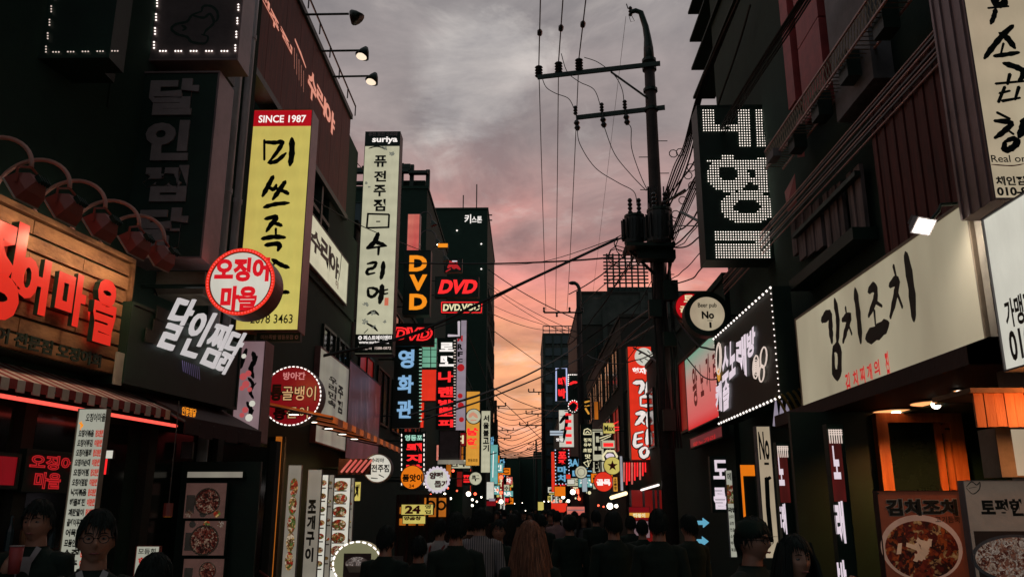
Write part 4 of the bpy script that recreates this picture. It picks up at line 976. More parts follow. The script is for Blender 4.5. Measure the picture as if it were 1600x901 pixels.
Fn, nr = psign(24, 612, 505, 678, 540, 'dark panel with red neon outline DVD below the orange DVD sign', 'black', depth=.2, frame='dark2', rim=.01, bracket=-4.35)
quad_text(Fn, 'DVD', ((618, 511), (679, 512), (613, 531), (673, 533)), 'n_red', nr, neon=.05, b=.04, off=.03)
Fn, nr = psign(24.2, 617, 541, 655, 668, 'dark vertical sign with sideways blue neon Korean letters', 'black', depth=.3, frame='dark2', rim=.01, bracket=-4.35)
for ch, y0, y1 in (('영', 546, 575), ('화', 586, 614), ('관', 625, 653)):
    text(Fn, ch, 623-(y0-546)*.03, y0, 647-(y0-546)*.03, y1, 'n_blue', nr, neon=.04, off=.03, rot=0, b=.0)
Fn, nr = psign(27.5, 656, 528, 682, 574, 'mint green lit panel behind the black lottery sign', 'lit_green', depth=.2, frame='dark2', rim=.01)
mb = MB()
for y in (536, 546, 557, 567): mb.tube([Fn.px(656, y, .01), Fn.px(682, y, .01)], .012, 4)
mb.tube([Fn.px(673, 528, .012), Fn.px(673, 574, .012)], .015, 4); mb.build('glazing_bar', 'greyp', nr)
Fn, nr = psign(27.5, 656, 577, 681, 626, 'bright red lit panel below the mint green panel', 'lit_red', depth=.2, frame='dark2', rim=.01)
Fn, nr = psign(27.3, 652, 628, 662, 668, 'narrow red lit strip beside the blue neon sign', 'lit_red', depth=.2, frame='dark2', rim=.01)
mb = MB()
for k in range(22): mb.tube([hy(655, 540+k*5.6, 24.1), hy(659, 540+k*5.6, 24.1)], .012, 4)
mb.build('sign_fins', 'n_mint', label='row of tiny pale ticks along the edge of the blue neon sign', cat='sign trim')
Fn, nr = psign(29, 684, 528, 711, 670, 'black vertical sign with white upper and red neon lower Korean letters', 'black', depth=.35, frame='dark2', rim=.01, bracket=-4.35)
text(Fn, '로', 687, 535, 709, 549, 'n_white', nr, b=.05, off=.02); text(Fn, '또', 687, 556, 709, 572, 'n_white', nr, b=.05, off=.02)
for ch, y0, y1 in (('나', 580, 597), ('랜', 604, 620), ('방', 624, 634), ('뽀', 636, 650), ('피', 655, 667)): text(Fn, ch, 685, y0, 708, y1, 'n_red', nr, neon=.045, off=.03, b=.0)
mb = MB()
for k in range(30): mb.tube([Fn.px(709, 532+k*4.6, .02), Fn.px(712, 532+k*4.6, .02)], .015, 4)
mb.build('edge_ticks', 'led_dim', nr)
Fn, nr = psign(31, 713, 500, 727, 672, 'pale violet vertical banner with dark capital letters and red marks', glow('lit_violet', '9a8c98', 1, .2), depth=.2, frame='dark2', rim=.01)
for ch, y0, y1, mt in (('M', 524, 533, 'n_dimred'), ('R', 537, 546, 'ink'), ('F', 549, 557, 'ink'), ('C', 560, 566, 'ink')): text(Fn, ch, 715, y0, 723, y1, mt, nr, b=.05)
mb = MB()
for x, y, r_ in ((720, 574, 6), (719, 618, 4), (720, 633, 5), (721, 655, 4)): mb.disc(Fn.px(x, y, .009), V((1, 0, 0)), V((0, 0, 1)), r_*31/F, 10)
mb.build('red_print', 'n_dimred', nr)
Fn, nr = psign(30.5, 697, 500, 720, 528, 'pale hooked white bracket sign under the DVD.VOD sign', 'black', depth=.1, frame='dark2', rim=.005)
strokes(Fn, [[4, (717, 502), (717, 524), (700, 524)]], glow('bracket_white', 'c0b4bc', 1), nr, sm=False, taper=False)
Fn, nr = psign(25.5, 628, 674, 663, 765, 'black sign edged with LED dashes, mint place name over red vertical letters', 'black', depth=.3, frame='dark2', rim=.01, bracket=-4.35)
text(Fn, '영등포', 633, 679, 660, 688, 'n_mint', nr, b=.03, off=.02)
for ch, y0, y1 in (('돼', 692, 705), ('지', 709, 722), ('방', 725, 738)): text(Fn, ch, 635, y0, 659, y1, 'n_red', nr, b=.05, off=.02)
mb = MB()
for k in range(11):
    for e in range(3):
        mb.dot(Fn.px(627.5, 678+k*7.6+e*1.4, .02), .018); mb.dot(Fn.px(662.5, 678+k*7.6+e*1.4, .02), .018)
mb.build('led_dots', 'led_white', nr, kind='stuff')
Fn, nr = rsign(23.5, 644, 745, 18, 'round orange sign with black Korean lettering in front of the LED dashed sign', 'lit_orange', 'lampred', .25, .06, bracket=-4.3)
text(Fn, '품앗이', 629, 740, 660, 752, 'ink', nr, b=.05); text(Fn, '24', 639, 756, 647, 761, 'inkred', nr, b=.02)
Fn, nr = rsign(24.5, 683, 749, 18, 'round white scalloped sign with red Korean lettering beside the orange round sign', 'lit_white', glow('lit_scallop', 'c8bcc8', 1), .2, .14, bracket=-4.3)
text(Fn, '양평', 671, 737, 692, 748, 'inkred', nr, b=.06); text(Fn, '돌기', 679, 750, 699, 761, 'inkred', nr, b=.06)
mb = MB()
for k in range(20): t = 2*math.pi*k/20; mb.ball(Fn.c+V((math.cos(t)*Fn.r, -.01, math.sin(t)*Fn.r)), .045, 6, 4)
mb.build('bulb_rim', 'lit_scallop' if 'lit_scallop' in M else bpy.data.materials['lit_scallop'], nr, kind='stuff')
Fn, nr = psign(20, 627, 787, 677, 804, 'yellow lit sign reading 24 in red above the shop entrance', 'lit_yellow', depth=.15, frame='dark2', rim=.01)
text(Fn, '24', 633, 789, 657, 802, 'inkred', nr, b=.05); text(Fn, '영', 664, 788, 673, 794, 'ink', nr, b=.03); text(Fn, '업', 664, 796, 673, 802, 'ink', nr, b=.03)
Fn, nr = psign(20.1, 629, 805, 665, 818, 'smaller yellow sign with red lettering right under the 24 sign', 'lit_yellow', depth=.12, frame='dark2', rim=.01)
text(Fn, '양곱창', 631, 806, 658, 812, 'inkred', nr, b=.05)
Fn, nr = psign(33, 686, 671, 718, 724, 'dark grey unlit vertical board with a pale lower frame', 'greyp', depth=.3, frame='dark2', rim=.04)
MB().obox(Fn.px(684, 718, .03), V((1, 0, 0)), Dn, V((0, -1, 0)), 1.0, .16, .05).build('lower_frame', 'lit_dim', nr)
Fn, nr = psign(42, 729, 611, 749, 727, 'golden vertical sign with red Korean letters and a round emblem on top', 'lit_gold', depth=.35, frame='frame2', rim=.015, bracket=-4.3)
text(Fn, '남', 730, 668, 747, 680, 'n_red', nr, b=.07, off=.02); text(Fn, '할', 730, 684, 747, 702, 'n_red', nr, b=.07, off=.02); text(Fn, '영등포점', 731, 716, 746, 721, 'ink', nr, b=.02, off=.02)
Fn, nr = rsign(41.5, 740, 650, 12, 'round cream emblem sign on the golden vertical sign', 'lit_cream', 'frame2', .15, .1)
strokes(Fn, [[4, (733, 651), (739, 646), (746, 652)], [3, (736, 656), (744, 656)]], glow('pinkface', 'c88a70', 1), nr)
Fn, nr = psign(46, 752, 641, 766, 738, 'white vertical sign with black Korean letters right of the golden sign', 'lit_cream', depth=.35, frame='frame2', rim=.02)
vtext(Fn, '서울불고기', 755, 648, 764, 706, 'ink', nr, b=.04); text(Fn, '印', 756, 710, 763, 716, 'inkred', nr) if False else None
Fn, nr = psign(52, 766, 694, 778, 756, 'cyan lit vertical sign at the end of the left row', 'lit_cyan', depth=.3, frame='frame2', rim=.02)
strokes(Fn, [[2, (771, 705), (770, 745)]], 'n_white', nr, 2)
Fn, nr = psign(50, 760, 752, 772, 780, 'white lower part sign below the cyan vertical sign', 'lit_white', depth=.3, frame='frame2', rim=.02)
Fn, nr = rsign(36, 743, 747, 10, 'small round cream lantern sign with a dark character', 'lit_cream', 'frame2', .2, .08, bracket=-4.3)
text(Fn, '뚜', 737, 742, 749, 751, 'ink', nr, b=.03)
# gold shop entrance below 24
ge = thing('storefront', 'dim gold-lit shop entrance under the yellow 24 sign', 'shop front', (-4.0, 21, .1))
p, q = hy(618, 790, 21), hy(700, 905, 21)
p.z = 2.08; MB().box((p.x, 21.1, .1), (q.x, 21.2, p.z)).build('back_wall', 'brick', ge)
for i in range(6):
    x = p.x+.05+i*(q.x-p.x-.1)/5; MB().box((x-.03, 21.0, .1), (x+.03, 21.09, 2.06)).build('mullion', 'awndark', ge)
for z in (1.35, 1.62): MB().box((p.x+.1, 21.04, z), (p.x+.7, 21.08, z+.16)).build('lit_shelf', 'win_orange', ge)
MB().box((q.x-.62, 21.04, 1.55), (q.x-.05, 21.08, 2.0)).build('lit_window', 'win_orange', ge)
for dx in (.46, .2): MB().ring(V((q.x-dx, 21.0, 1.82)), V((1, 0, 0)), V((0, 0, 1)), V((0, -1, 0)), .07, .12, .03, 16).build('round_vent', 'black', ge)
Fn, nr = psign(18.5, 611, 868, 629, 890, 'small white notice low beside the shop entrance', surf('pale_notice', (.2, .19, .19), .7), name='notice_board', depth=.03, frame='greyp', rim=.004)
# small lights strung along the left
rl = [(732, 771, .10, 0), (664, 760, .05, 0), (695, 771, .05, 0), (704, 778, .05, 0), (694, 776, .05, 0), (714, 766, .04, 1), (738, 780, .05, 0), (745, 783, .04, 0), (738, 789, .05, 0), (752, 776, .04, 0), (687, 766, .05, 1), (673, 772, .04, 1), (700, 762, .04, 1), (720, 745, .05, 1), (708, 735, .06, 1), (777, 765, .05, 1), (783, 745, .09, 1), (783, 769, .07, 1), (783, 783, .09, 0)]
for i, (x, y, r_, k) in enumerate(rl):
    Yd = 30+(x-660)*.2; c = hy(x, y, Yd); r_ *= Yd/36
    if i in (0, 14, 16): u_lab = {0: 'largest warm white bulb over the left shop fronts', 14: 'biggest red lantern bulb right of the cyan sign', 16: 'red bulb hanging between the cyan sign and the far crowd'}.get(i)
    else: u_lab = None
    g = thing('string_light', u_lab or 'small round %s light bulb among the left-hand shop lights' % ('red' if k else 'warm white'), 'light bulb', c, 'small %s bulbs over the left shop fronts' % ('red' if k else 'warm white'))
    MB().ball(c, r_, 8, 6).build('bulb', 'bulbred' if k else 'bulb', g); MB().tube([c+V((0, 0, r_*.9)), c+V((0, 0, r_*1.5))], r_*.4, 6).build('socket', 'dark2', g)
for i, (x0, y0, x1, y1, mt) in enumerate(((697, 725, 705, 745, 'win_orange'), (686, 690, 692, 720, 'win_red'), (714, 736, 722, 760, 'win_red'), (760, 782, 775, 790, 'lit_deepred'), (764, 778, 774, 783, 'lit_violet'), (718, 690, 724, 722, 'win_orange'))):
    mt = M.get(mt) or bpy.data.materials[mt]
    psign(38+i, x0, y0, x1, y1, 'small blurred %s shop sign, number among the far left lights' % ('orange' if i in (0, 5) else 'red') if False else ['small orange lit box under the dark grey board', 'thin dim red strip left of the dark grey board', 'dim red patch sign above the strung bulbs', 'long low red sign near the street end', 'tiny violet framed sign near the street end', 'thin orange strip right of the dark grey board'][i], mt, depth=.15, frame='dark2', rim=.01)
# ================================================================== RIGHT SIDE, FAR
Fn, nr = psign(28, 980, 541, 1025, 718, 'tall red lit vertical sign with white brush Korean letters', 'lit_red', depth=.45, frame='frame2', rim=.012, bracket=4.1)
c = Fn.px(1006, 557, .006); MB().disc(c, V((1, 0, 0)), V((0, 0, 1)), 14.5*28/F, 28).build('emblem_disc', 'lit_white', nr)
strokes(Fn, [[2, (998, 553), (1003, 550), (1008, 553)], [2, (1008, 560), (1013, 563)], [2, (1000, 562), (1004, 566)], [2, (1012, 548), (1016, 552)]], 'ink', nr, off=.012)
text(Fn, '형제들', 988, 574, 1020, 584, 'n_white', nr, b=.05, off=.012)
DW = glow('brush_white', 'e8dcd6', 1)
for L_, w_, mt in ((0, 1, 'ink'), (0, 0, DW)):
    pass
def bw(off, dw, mt, nm):
    strokes(Fn, [[5+dw, (990, 598), (1002, 597), (1004, 604), (999, 614)], [5+dw, (1013, 595), (1012, 606), (1010, 618)], [4+dw, (1012, 604), (1019, 602)], [4+dw, (1001, 620), (1001, 633)], [4+dw, (1001, 620), (1014, 619), (1015, 632), (1001, 633)],
                 [5+dw, (994, 646), (1006, 645), (1000, 656), (993, 663)], [4+dw, (1000, 655), (1007, 662)], [5+dw, (1013, 643), (1013, 654), (1012, 666)], [4+dw, (1013, 652), (1020, 651)],
                 [4+dw, (993, 677), (1005, 674)], [4+dw, (993, 677), (992, 696), (1004, 693)], [4+dw, (993, 686), (1003, 684)], [5+dw, (1013, 670), (1012, 682), (1011, 694)], [4+dw, (1013, 682), (1021, 681)],
                 [4+dw, (1008, 698), (1001, 704), (1004, 713), (1011, 710), (1012, 702), (1008, 698)]], mt, nr, off=off, name=nm)
bw(.008, 3, 'ink', 'letter_outline'); bw(.016, 0, DW, 'brush_lettering')
rdn = thing('neon_stripes', 'hanging row of vertical red neon strips under the red vertical sign', 'sign', hy(992, 740, 29))
for i in range(9):
    x = 975+i*4.2; y1 = 752-i*2+(i*7 % 11); MB().tube([hy(x, 722, 29), hy(x, y1, 29)], .03, 6).build('neon_tube', 'n_red' if i % 3 else 'lit_pinkred', rdn)
MB().box((hy(973, 720, 29).x, 28.9, hy(973, 720, 29).z), (hy(1011, 720, 29).x, 29.1, hy(973, 720, 29).z+.1)).build('top_bar', 'dark2', rdn)
Fn, nr = psign(50, 868, 574, 886, 626, 'vertical sign with blue-white neon border and red neon letters', 'black', depth=.3, frame='dark2', rim=.01, bracket=4.0)
mb = MB(); mb.tube([Fn.px(x, y, .05) for x, y in ((869, 626), (869, 575), (885, 575), (886, 626))], .045, 5); mb.build('neon_border', glow('neon_lilac', 'aab4dc', 1.1), nr)
for i, (y0, y1) in enumerate(((589, 603), (607, 622))): text(Fn, '대박'[i], 872, y0, 884, y1, 'n_red', nr, b=.06, off=.05)
Fn, nr = psign(48, 887, 584, 906, 645, 'black vertical sign dotted with white LEDs and red ring lights', 'black', depth=.3, frame='dark2', rim=.01, bracket=4.0)
mb = MB()
for k in range(7): mb.dot(Fn.px(889+k*2.7, 585, .04), .04)
for k in range(6): mb.dot(Fn.px(888, 586+k*3, .04), .04)
for k in range(14): t = 2*math.pi*k/14; mb.dot(Fn.px(896+8*math.cos(t), 634+9*math.sin(t), .04), .04)
mb.build('led_dots', 'led_white', nr, kind='stuff')
strokes(Fn, [[3, (890, 600), (896, 597), (902, 597)], [2, (889, 632), (896, 627), (903, 633), (898, 642)]], 'n_red', nr, off=.05)
Fn, nr = psign(52, 873, 640, 897, 698, 'white and red chequered vertical sign left of the far pole', 'lit_white', depth=.3, frame='dark2', rim=.01)
mb = MB()
for j in range(5): 
    a = Fn.pt(.45, .08+j*.19, .02); mb.obox(a, V((1, 0, 0)), Dn, V((0, -1, 0)), Fn.W*.4, Fn.H*.08, .02)
mb.build('red_print', 'n_red', nr); strokes(Fn, [[4, (875, 660), (886, 650), (880, 690)], [3, (876, 672), (892, 668)]], 'ink', nr, off=.03)
Fn, nr = psign(51, 859, 672, 880, 680, 'pale horizontal sign with two grey lines sticking out over the street', glow('lit_bluegrey', 'a8b4c0', 1), depth=.2, frame='dark2', rim=.015)
MB().obox(Fn.pt(.02, .45, .02), V((1, 0, 0)), Dn, V((0, -1, 0)), Fn.W*.96, .04, .01).build('line_print', 'greyp', nr)
Fn, nr = psign(51.5, 868, 684, 880, 690, 'tiny white lettered sign under the pale horizontal sign', 'black', depth=.1, frame='dark2', rim=.01)
text(Fn, '맛집', 869, 684, 880, 689, 'n_white', nr, b=.05, off=.02)
Fn, nr = psign(45, 867, 702, 890, 756, 'sign with pale blue vertical letters framed by LED dots', 'black', depth=.3, frame='dark2', rim=.01)
border_leds(Fn, nr, .17, .035, glow('led_blue', 'c8d4f0', 1.4), 'LRB', .04)
text(Fn, '포', 872, 705, 885, 716, 'n_red', nr, b=.06, off=.03); text(Fn, '장', 872, 717, 885, 726, 'n_red', nr, b=.06, off=.03)
for i, ch in enumerate('마차'): text(Fn, ch, 871, 728+i*13, 886, 739+i*13, 'n_sky', nr, b=.05, off=.03)
Fn, nr = psign(47, 861, 705, 867, 768, 'thin red-orange lit strip sign beside the blue lettered sign', 'lit_red', depth=.2, frame='dark2', rim=.01)
Fn, nr = psign(34, 907, 662, 927, 730, 'black vertical sign with small white line drawings and lettering', 'black', depth=.3, frame='dark2', rim=.01, bracket=4.05)
for s_, x0, y0, x1, y1 in (('정직', 912, 684, 924, 690), ('유부', 912, 692, 924, 697), ('초밥', 911, 700, 925, 706), ('맛', 914, 709, 923, 716)): text(Fn, s_, x0, y0, x1, y1, 'n_cream', nr, b=.03, off=.02)
strokes(Fn, [[1.5, (912, 678), (913, 671), (918, 669), (923, 672), (924, 678), (912, 678)], [1.5, (915, 676), (918, 673), (921, 676)], [1.2, (912, 722), (924, 718), (918, 729), (912, 722)], [1.2, (918, 718), (920, 728)]], 'n_cream', nr, off=.02, sm=False, taper=False)
Fn, nr = rsign(33, 908, 737, 10, 'round cream lamp-like sign under the white line drawings', 'lit_cream', 'frame2', .2, .12)
MB().ring(Fn.c+V((0, -.02, 0)), V((1, 0, 0)), V((0, 0, 1)), V((0, -1, 0)), Fn.r*.5, Fn.r*.62, .01, 24).build('inner_ring', 'lit_dim', nr)
Fn, nr = psign(44, 912, 622, 922, 655, 'narrow vertical sign with yellow fruit-like print behind the far pole', 'black', depth=.2, frame='dark2', rim=.01)
strokes(Fn, [[4, (914, 628), (921, 626)], [5, (915, 638), (920, 646)], [3, (914, 634), (921, 633)]], 'lit_gold', nr, off=.02)
Fn, nr = psign(46, 928, 627, 936, 655, 'thin amber lit strip sign left of the yellow Max sign', 'win_orange', depth=.2, frame='dark2', rim=.01)
Fn, nr = psign(30, 942, 660, 961, 677, 'yellow shield-shaped sign reading Max', 'lit_yellow', depth=.2, frame='frame2', rim=.012, bracket=None)
text(Fn, 'Max', 944, 664, 960, 673, 'ink', nr, b=.03)
strokes(Fn, [[3, (959, 662), (966, 658)], [3, (960, 667), (967, 667)], [3, (961, 672), (967, 671)]], 'n_red', nr, off=.03)
Fn, nr = psign(30.2, 936, 679, 956, 686, 'slim white slanted sign bar below the Max sign', 'black', depth=.1, frame='dark2', rim=.005)
strokes(Fn, [[2, (937, 684), (955, 678)], [2, (940, 687), (954, 681)]], 'n_cream', nr, sm=False)
Fn, nr = psign(30.3, 940, 687, 961, 700, 'cream and red bun-shaped sign under the slanted bar', 'lit_cream', depth=.15, frame='dark2', rim=.012)
MB().obox(Fn.pt(.12, .35, .012), V((1, 0, 0)), Dn, V((0, -1, 0)), Fn.W*.76, Fn.H*.45, .006).build('red_print', 'n_red', nr)
hxg = thing('hexagon_sign', 'white hexagon outline sign above the yellow star sign', 'sign', hy(953, 720, 30.2))
mb = MB(); mb.tube([hy(x, y, 30.2) for x, y in ((944, 719), (942, 712), (948, 704), (959, 704), (964, 712), (962, 719))], .04, 5); mb.build('outline', 'n_cream', hxg)
MB().ball(hy(953, 712, 30.2), .13, 10, 6, (1.2, .4, .8)).build('emblem', 'n_pinkwhite', hxg)
MB().disc(hy(953, 712, 30.3), V((1, 0, 0)), V((0, 0, 1)), .26, 6).build('backing', 'black', hxg)
Fn, nr = rsign(28, 957, 727, 13.5, 'round yellow sign with a red star', 'lit_yellow', 'frame2', .2, .06)
cst = Fn.c+V((0, -.012, 0)); MB().add([cst+V((math.sin(math.pi*k/5), 0, math.cos(math.pi*k/5)))*Fn.r*(.62 if k % 2 == 0 else .25) for k in range(10)]+[cst], [(k, (k+1) % 10, 10) for k in range(10)]).build('star_print', 'inkred', nr)
text(Fn, 'STAR', 948, 724, 967, 729, 'ink', nr, off=.02) if False else None
Fn, nr = rsign(28.5, 943, 752, 15, 'round red sign with white Korean characters below the star sign', 'lit_red', 'lampred', .2, .06)
text(Fn, '골목', 932, 748, 954, 758, 'n_white', nr, b=.05, off=.01)
Fn, nr = psign(28.2, 957, 744, 966, 768, 'small vertical gold-framed sign beside the round red sign', 'lit_gold', depth=.15, frame='frame2', rim=.02)
vtext(Fn, '소곱창', 959, 746, 964, 766, 'ink', nr, b=.04)
Fn, nr = psign(27, 968, 712, 974, 766, 'slim silver lit column sign left of the red neon strips', glow('lit_silver', 'a8a8ae', 1, .3), depth=.15, frame='greyp', rim=.005)
ls = thing('strip_light', 'slanted bright cream strip light over the far right shop', 'light', hy(968, 772, 26))
MB().tube([hy(955, 777, 26), hy(978, 770, 25)], .055, 8).build('tube', 'warm_strip', ls); MB().tube([hy(955, 774, 26.1), hy(978, 767, 25.1)], .05, 4).build('hood', 'dark2', ls)
ls = thing('strip_light', 'thin white strip light slanting above the glazed shop beside the pole', 'light', hy(1015, 762, 22))
MB().tube([hy(1002, 765, 23), hy(1029, 757, 20)], .025, 6).build('tube', 'led_white', ls); MB().tube([hy(1002, 763, 23.1), hy(1029, 755, 20.1)], .03, 4).build('hood', 'dark2', ls)
# warm spots & blown light
for i, (x, y, r_, k) in enumerate(((895, 768, .30, 0), (880, 776, .2, 0), (888, 782, .18, 0), (953, 790, .17, 0), (963, 790, .1, 0), (935, 789, .06, 1), (943, 791, .05, 1), (866, 765, .15, 1), (846, 790, .08, 0), (850, 783, .07, 0), (842, 792, .08, 0), (821, 797, .06, 0), (804, 786, .06, 0), (913, 720, .05, 0), (912, 747, .08, 0), (991, 789, .05, 0), (857, 783, .07, 0), (816, 785, .05, 0))):
    Yd = 26 if x > 930 else 60; c = hy(x, y, Yd); g = thing('street_light_bulb', 'bright round %s lamp among the far right shop lights' % ('red' if k else 'white'), 'light bulb', c, 'bright %s lamps at the far right shops' % ('red' if k else 'white'))
    r_ *= .55 if x > 930 else .6; MB().ball(c, r_, 10, 7).build('bulb', 'bulbred' if k else 'bulb', g); MB().tube([c+V((0, 0, r_*.9)), c+V((0, 0, r_*1.3))], r_*.4, 6).build('socket', 'dark2', g)
for i, (x0, y0, x1, y1, mt, lab) in enumerate(((861, 785, 887, 800, 'lit_red', 'glowing red booth front among the walkers at the far right'), (885, 790, 915, 835, 'lit_pinkred', 'upright red sign with pale horizontal bands behind the cap wearer'), (886, 748, 898, 756, 'lit_white', 'small square white sign under the cream round sign'), (884, 740, 892, 748, 'lit_red', 'small red sign left of the cream round sign'), (909, 745, 918, 768, glow('lit_paleblue', '9aa6ac', 1), 'pale blue lit column under the cream round sign'), (856, 800, 866, 830, 'lit_orange', 'narrow orange light box at the foot of the far right shops'), (840, 783, 850, 797, 'lit_yellow', 'soft yellow sign at the far end of the crowd'), (866, 759, 884, 775, 'lit_orange', 'orange lit awning piece under the blue lettered sign'))):
    Fn, nr = psign(40 if i != 1 else 24, x0, y0, x1, y1, lab, mt, depth=.15, frame='dark2', rim=.015)
    if i == 1:
        for v in (.12, .38, .62, .85): MB().obox(Fn.pt(.06, v, .01), V((1, 0, 0)), Dn, V((0, -1, 0)), Fn.W*.88, .03, .006).build('pale_band', 'lit_pinkish', nr)
# glazed shop right by pole
gs = thing('glazed_shop', 'dim glazed shop with hanging lamps between the red stripes and the utility pole', 'shop front', (4.0, 23, .1))
p, q = hy(985, 765, 23), hy(1032, 850, 23)
MB().box((p.x, 23.1, .1), (q.x+.2, 23.15, p.z)).build('back_wall', 'win_red', gs)
for x in (p.x, p.x+.35, p.x+.62, q.x): MB().box((x-.025, 23, .1), (x+.025, 23.09, p.z)).build('mullion', 'greyp', gs)
Fn, nr = psign(20, 982, 791, 1016, 812, 'red arched sign with yellow band and cream lettering at head height', 'lit_deepred', depth=.12, frame='dark2', rim=.01)
MB().obox(Fn.pt(.03, .45, .01), V((1, 0, 0)), Dn, V((0, -1, 0)), Fn.W*.94, Fn.H*.35, .004).build('yellow_band', 'lit_gold', nr); text(Fn, '떡볶이', 989, 801, 1008, 808, 'n_cream', nr, b=.04, off=.02)
Fn, nr = psign(20.1, 984, 813, 1016, 840, 'dim pinkish menu panel under the red arched sign', 'lit_pinkish', depth=.1, frame='dark2', rim=.01)
# ================================================================== RIGHT SIDE, NEAR
Fn, nr = rsign(19.2, 1078, 480, 24, 'round red sign with yellow Korean letters half hidden behind the beer pub sign', glow('lit_midred', 'c4141c', 1, .1), 'lampred', .25, .07, bracket=4.1)
text(Fn, '토', 1068, 461, 1084, 472, 'n_cream', nr, b=.03); text(Fn, '골', 1062, 478, 1074, 488, 'n_cream', nr, b=.03)
Fn, nr = rsign(15.5, 1105, 490, 36, 'round white beer pub sign with a thick black rim', 'lit_cream2', 'black', .3, .24, bracket=4.1)
text(Fn, 'Beer pub', 1090, 473, 1120, 482, 'ink', nr, b=.02, off=.006); text(Fn, 'No', 1096, 486, 1116, 498, 'ink', nr, b=.045, off=.006); text(Fn, '1', 1108, 503, 1112, 512, 'ink', nr, b=.04, off=.006)
MB().obox(Fn.px(1105, 500, .006), V((1, 0, 0)), Dn, V((0, -1, 0)), .1, .012, .002).build('underline', 'ink', nr)
PR = RF(3.9)
Fn, nr = fsign(PR, 1070, 562, 1125, 652, 'pink and green lit facade sign with black Korean letters left of the LED framed sign', None, depth=.2, frame='frame2')
m, nt_, b_ = new_mat('pink_green_panel'); t_ = nt_.nodes.new('ShaderNodeTexCoord'); s_ = nt_.nodes.new('ShaderNodeSeparateXYZ'); nt_.links.new(t_.outputs['Object'], s_.inputs[0])
rp = ramp(nt_, [(0, 'd0181c'), (.15, 'cf5a58'), (.58, 'c07870'), (.80, 'a09488'), (1, '6c9c84')])
nt_.links.new(math_n(nt_, 'DIVIDE', s_.outputs[2], Fn.H), rp.inputs[0]); nt_.links.new(rp.outputs[0], b_.inputs['Emission Color']); b_.inputs['Emission Strength'].default_value = 1; b_.inputs['Base Color'].default_value = (.1, .05, .05, 1)
MB().obox(Fn.pt(.01, .01, .002), Fn.R, Dn, Fn.N, Fn.W*.98, Fn.H*.98, .004).build('face_panel', m, nr)
for ch, x0, y0, x1, y1 in (('왕', 1081, 575, 1092, 632), ('노', 1093, 570, 1101, 617), ('가', 1102, 556, 1112, 610), ('리', 1113, 550, 1122, 600)): text(Fn, ch, x0, y0, x1, y1, glow('darkredink', '4a1014', 1) if ch == '왕' else bpy.data.materials['darkredink'], nr, b=.03, off=.008)
Fn, nr = fsign(RF(3.6), 1117, 528, 1222, 622, 'black karaoke facade sign outlined in white LEDs with lilac block letters', 'black', depth=.25, frame='dark2')
border_leds(Fn, nr, Fn.W/20, .024, 'led_white', 'TB', .03); border_leds(Fn, nr, .085, .013, 'led_white', 'R', .03); border_leds(Fn, nr, .12, .013, 'led_dim', 'L', .03)
Lk = 'n_pinkwhite'
def fq(ch, q, b=.05): quad_text(Fn, ch, q, Lk, nr, b=b, off=.03, name='letter')
fq('스', ((1131, 545), (1141, 536), (1131, 598), (1141, 588))); fq('노', ((1142, 535), (1152, 527), (1142, 594), (1152, 584))); fq('래', ((1153, 531), (1168, 521), (1153, 572), (1170, 588))); fq('방', ((1169, 520), (1183, 507), (1170, 562), (1183, 552)))
fq('캐', ((1120, 600), (1130, 594), (1121, 645), (1131, 642))); fq('슬', ((1132, 593), (1142, 585), (1132, 644), (1142, 636)))
mb = MB()
for i in range(6): mb.tube([Fn.px(1181+2.6*math.cos(t*.63), 573+i*3.4-8+3*math.sin(t*.63), .04) for t in range(11)], .008, 4)
for cx, cy, rx, ry in ((1181, 573, 4.5, 18), (1193, 558, 5, 16), (1190, 583, 4, 13), (1123, 560, 4, 25), (1122, 558, 3, 20)): mb.tube([Fn.px(cx+rx*math.cos(t*.5236), cy-rx*math.cos(t*.5236)*.7+ry*math.sin(t*.5236), .04) for t in range(13)], .012, 4)
mb.build('neon_drawing', 'led_dim', nr, kind='stuff')
MB().disc(Fn.px(1123, 585, .035), Fn.R, V((0, 0, 1)), .13, 12).build('amber_print', 'lit_gold', nr)
Fn, nr = fsign(RF(3.8), 1076, 682, 1130, 680, 'dim pink facade strip sign with red lettering under the pink and green sign', 'lit_deepred', depth=.15, frame='dark2') if False else (None, None)
Fp = RF(3.85); a, b = hitp(1078, 684, Fp[0], Fp[2]), hitp(1078, 702, Fp[0], Fp[2]); e = hitp(1130, 680, Fp[0], Fp[2])
Fn = Fr(a, Fp[1], Fp[2], (e-a).dot(Fp[1]), a.z-b.z); nr = sign_on(Fn, 'dim pink facade strip sign with red lettering under the pink and green sign', glow('dimpink', '5c2226', 1), depth=.12, frame='dark2')
textuv(Fn, '왕노가리', .1, .5, .8, .95, 'n_dimred', nr, b=.04)
# --- kimchi sign
PK = RF(3.75)
Fn, nr = fsign(PK, 1243, 498, 1548, 551, 'large cream facade sign with black brush Korean letters under the floodlight', 'lit_dim', depth=.4, frame='beige')
bpy.data.objects.remove([c_ for c_ in nr.children if c_.name.startswith('face_panel')][0])
mk = surf('flex_face', (.55, .50, .40), .5, var=.10, scale=.7, bump=.03); mkb = mk.node_tree.nodes['Principled BSDF']
nt_ = mk.node_tree; f_ = tex_noise(nt_, .9, 3, .5, (1, 1, .3)); rr_ = ramp(nt_, [(.3, '8a806a'), (.7, 'b4ab90')]); nt_.links.new(f_, rr_.inputs[0]); nt_.links.new(rr_.outputs[0], mkb.inputs['Emission Color']); mkb.inputs['Emission Strength'].default_value = .8
MB().obox(Fn.pt(.006, .02, .002), Fn.R, Dn, Fn.N, Fn.W*.988, Fn.H*.96, .004).build('face_panel', mk, nr)
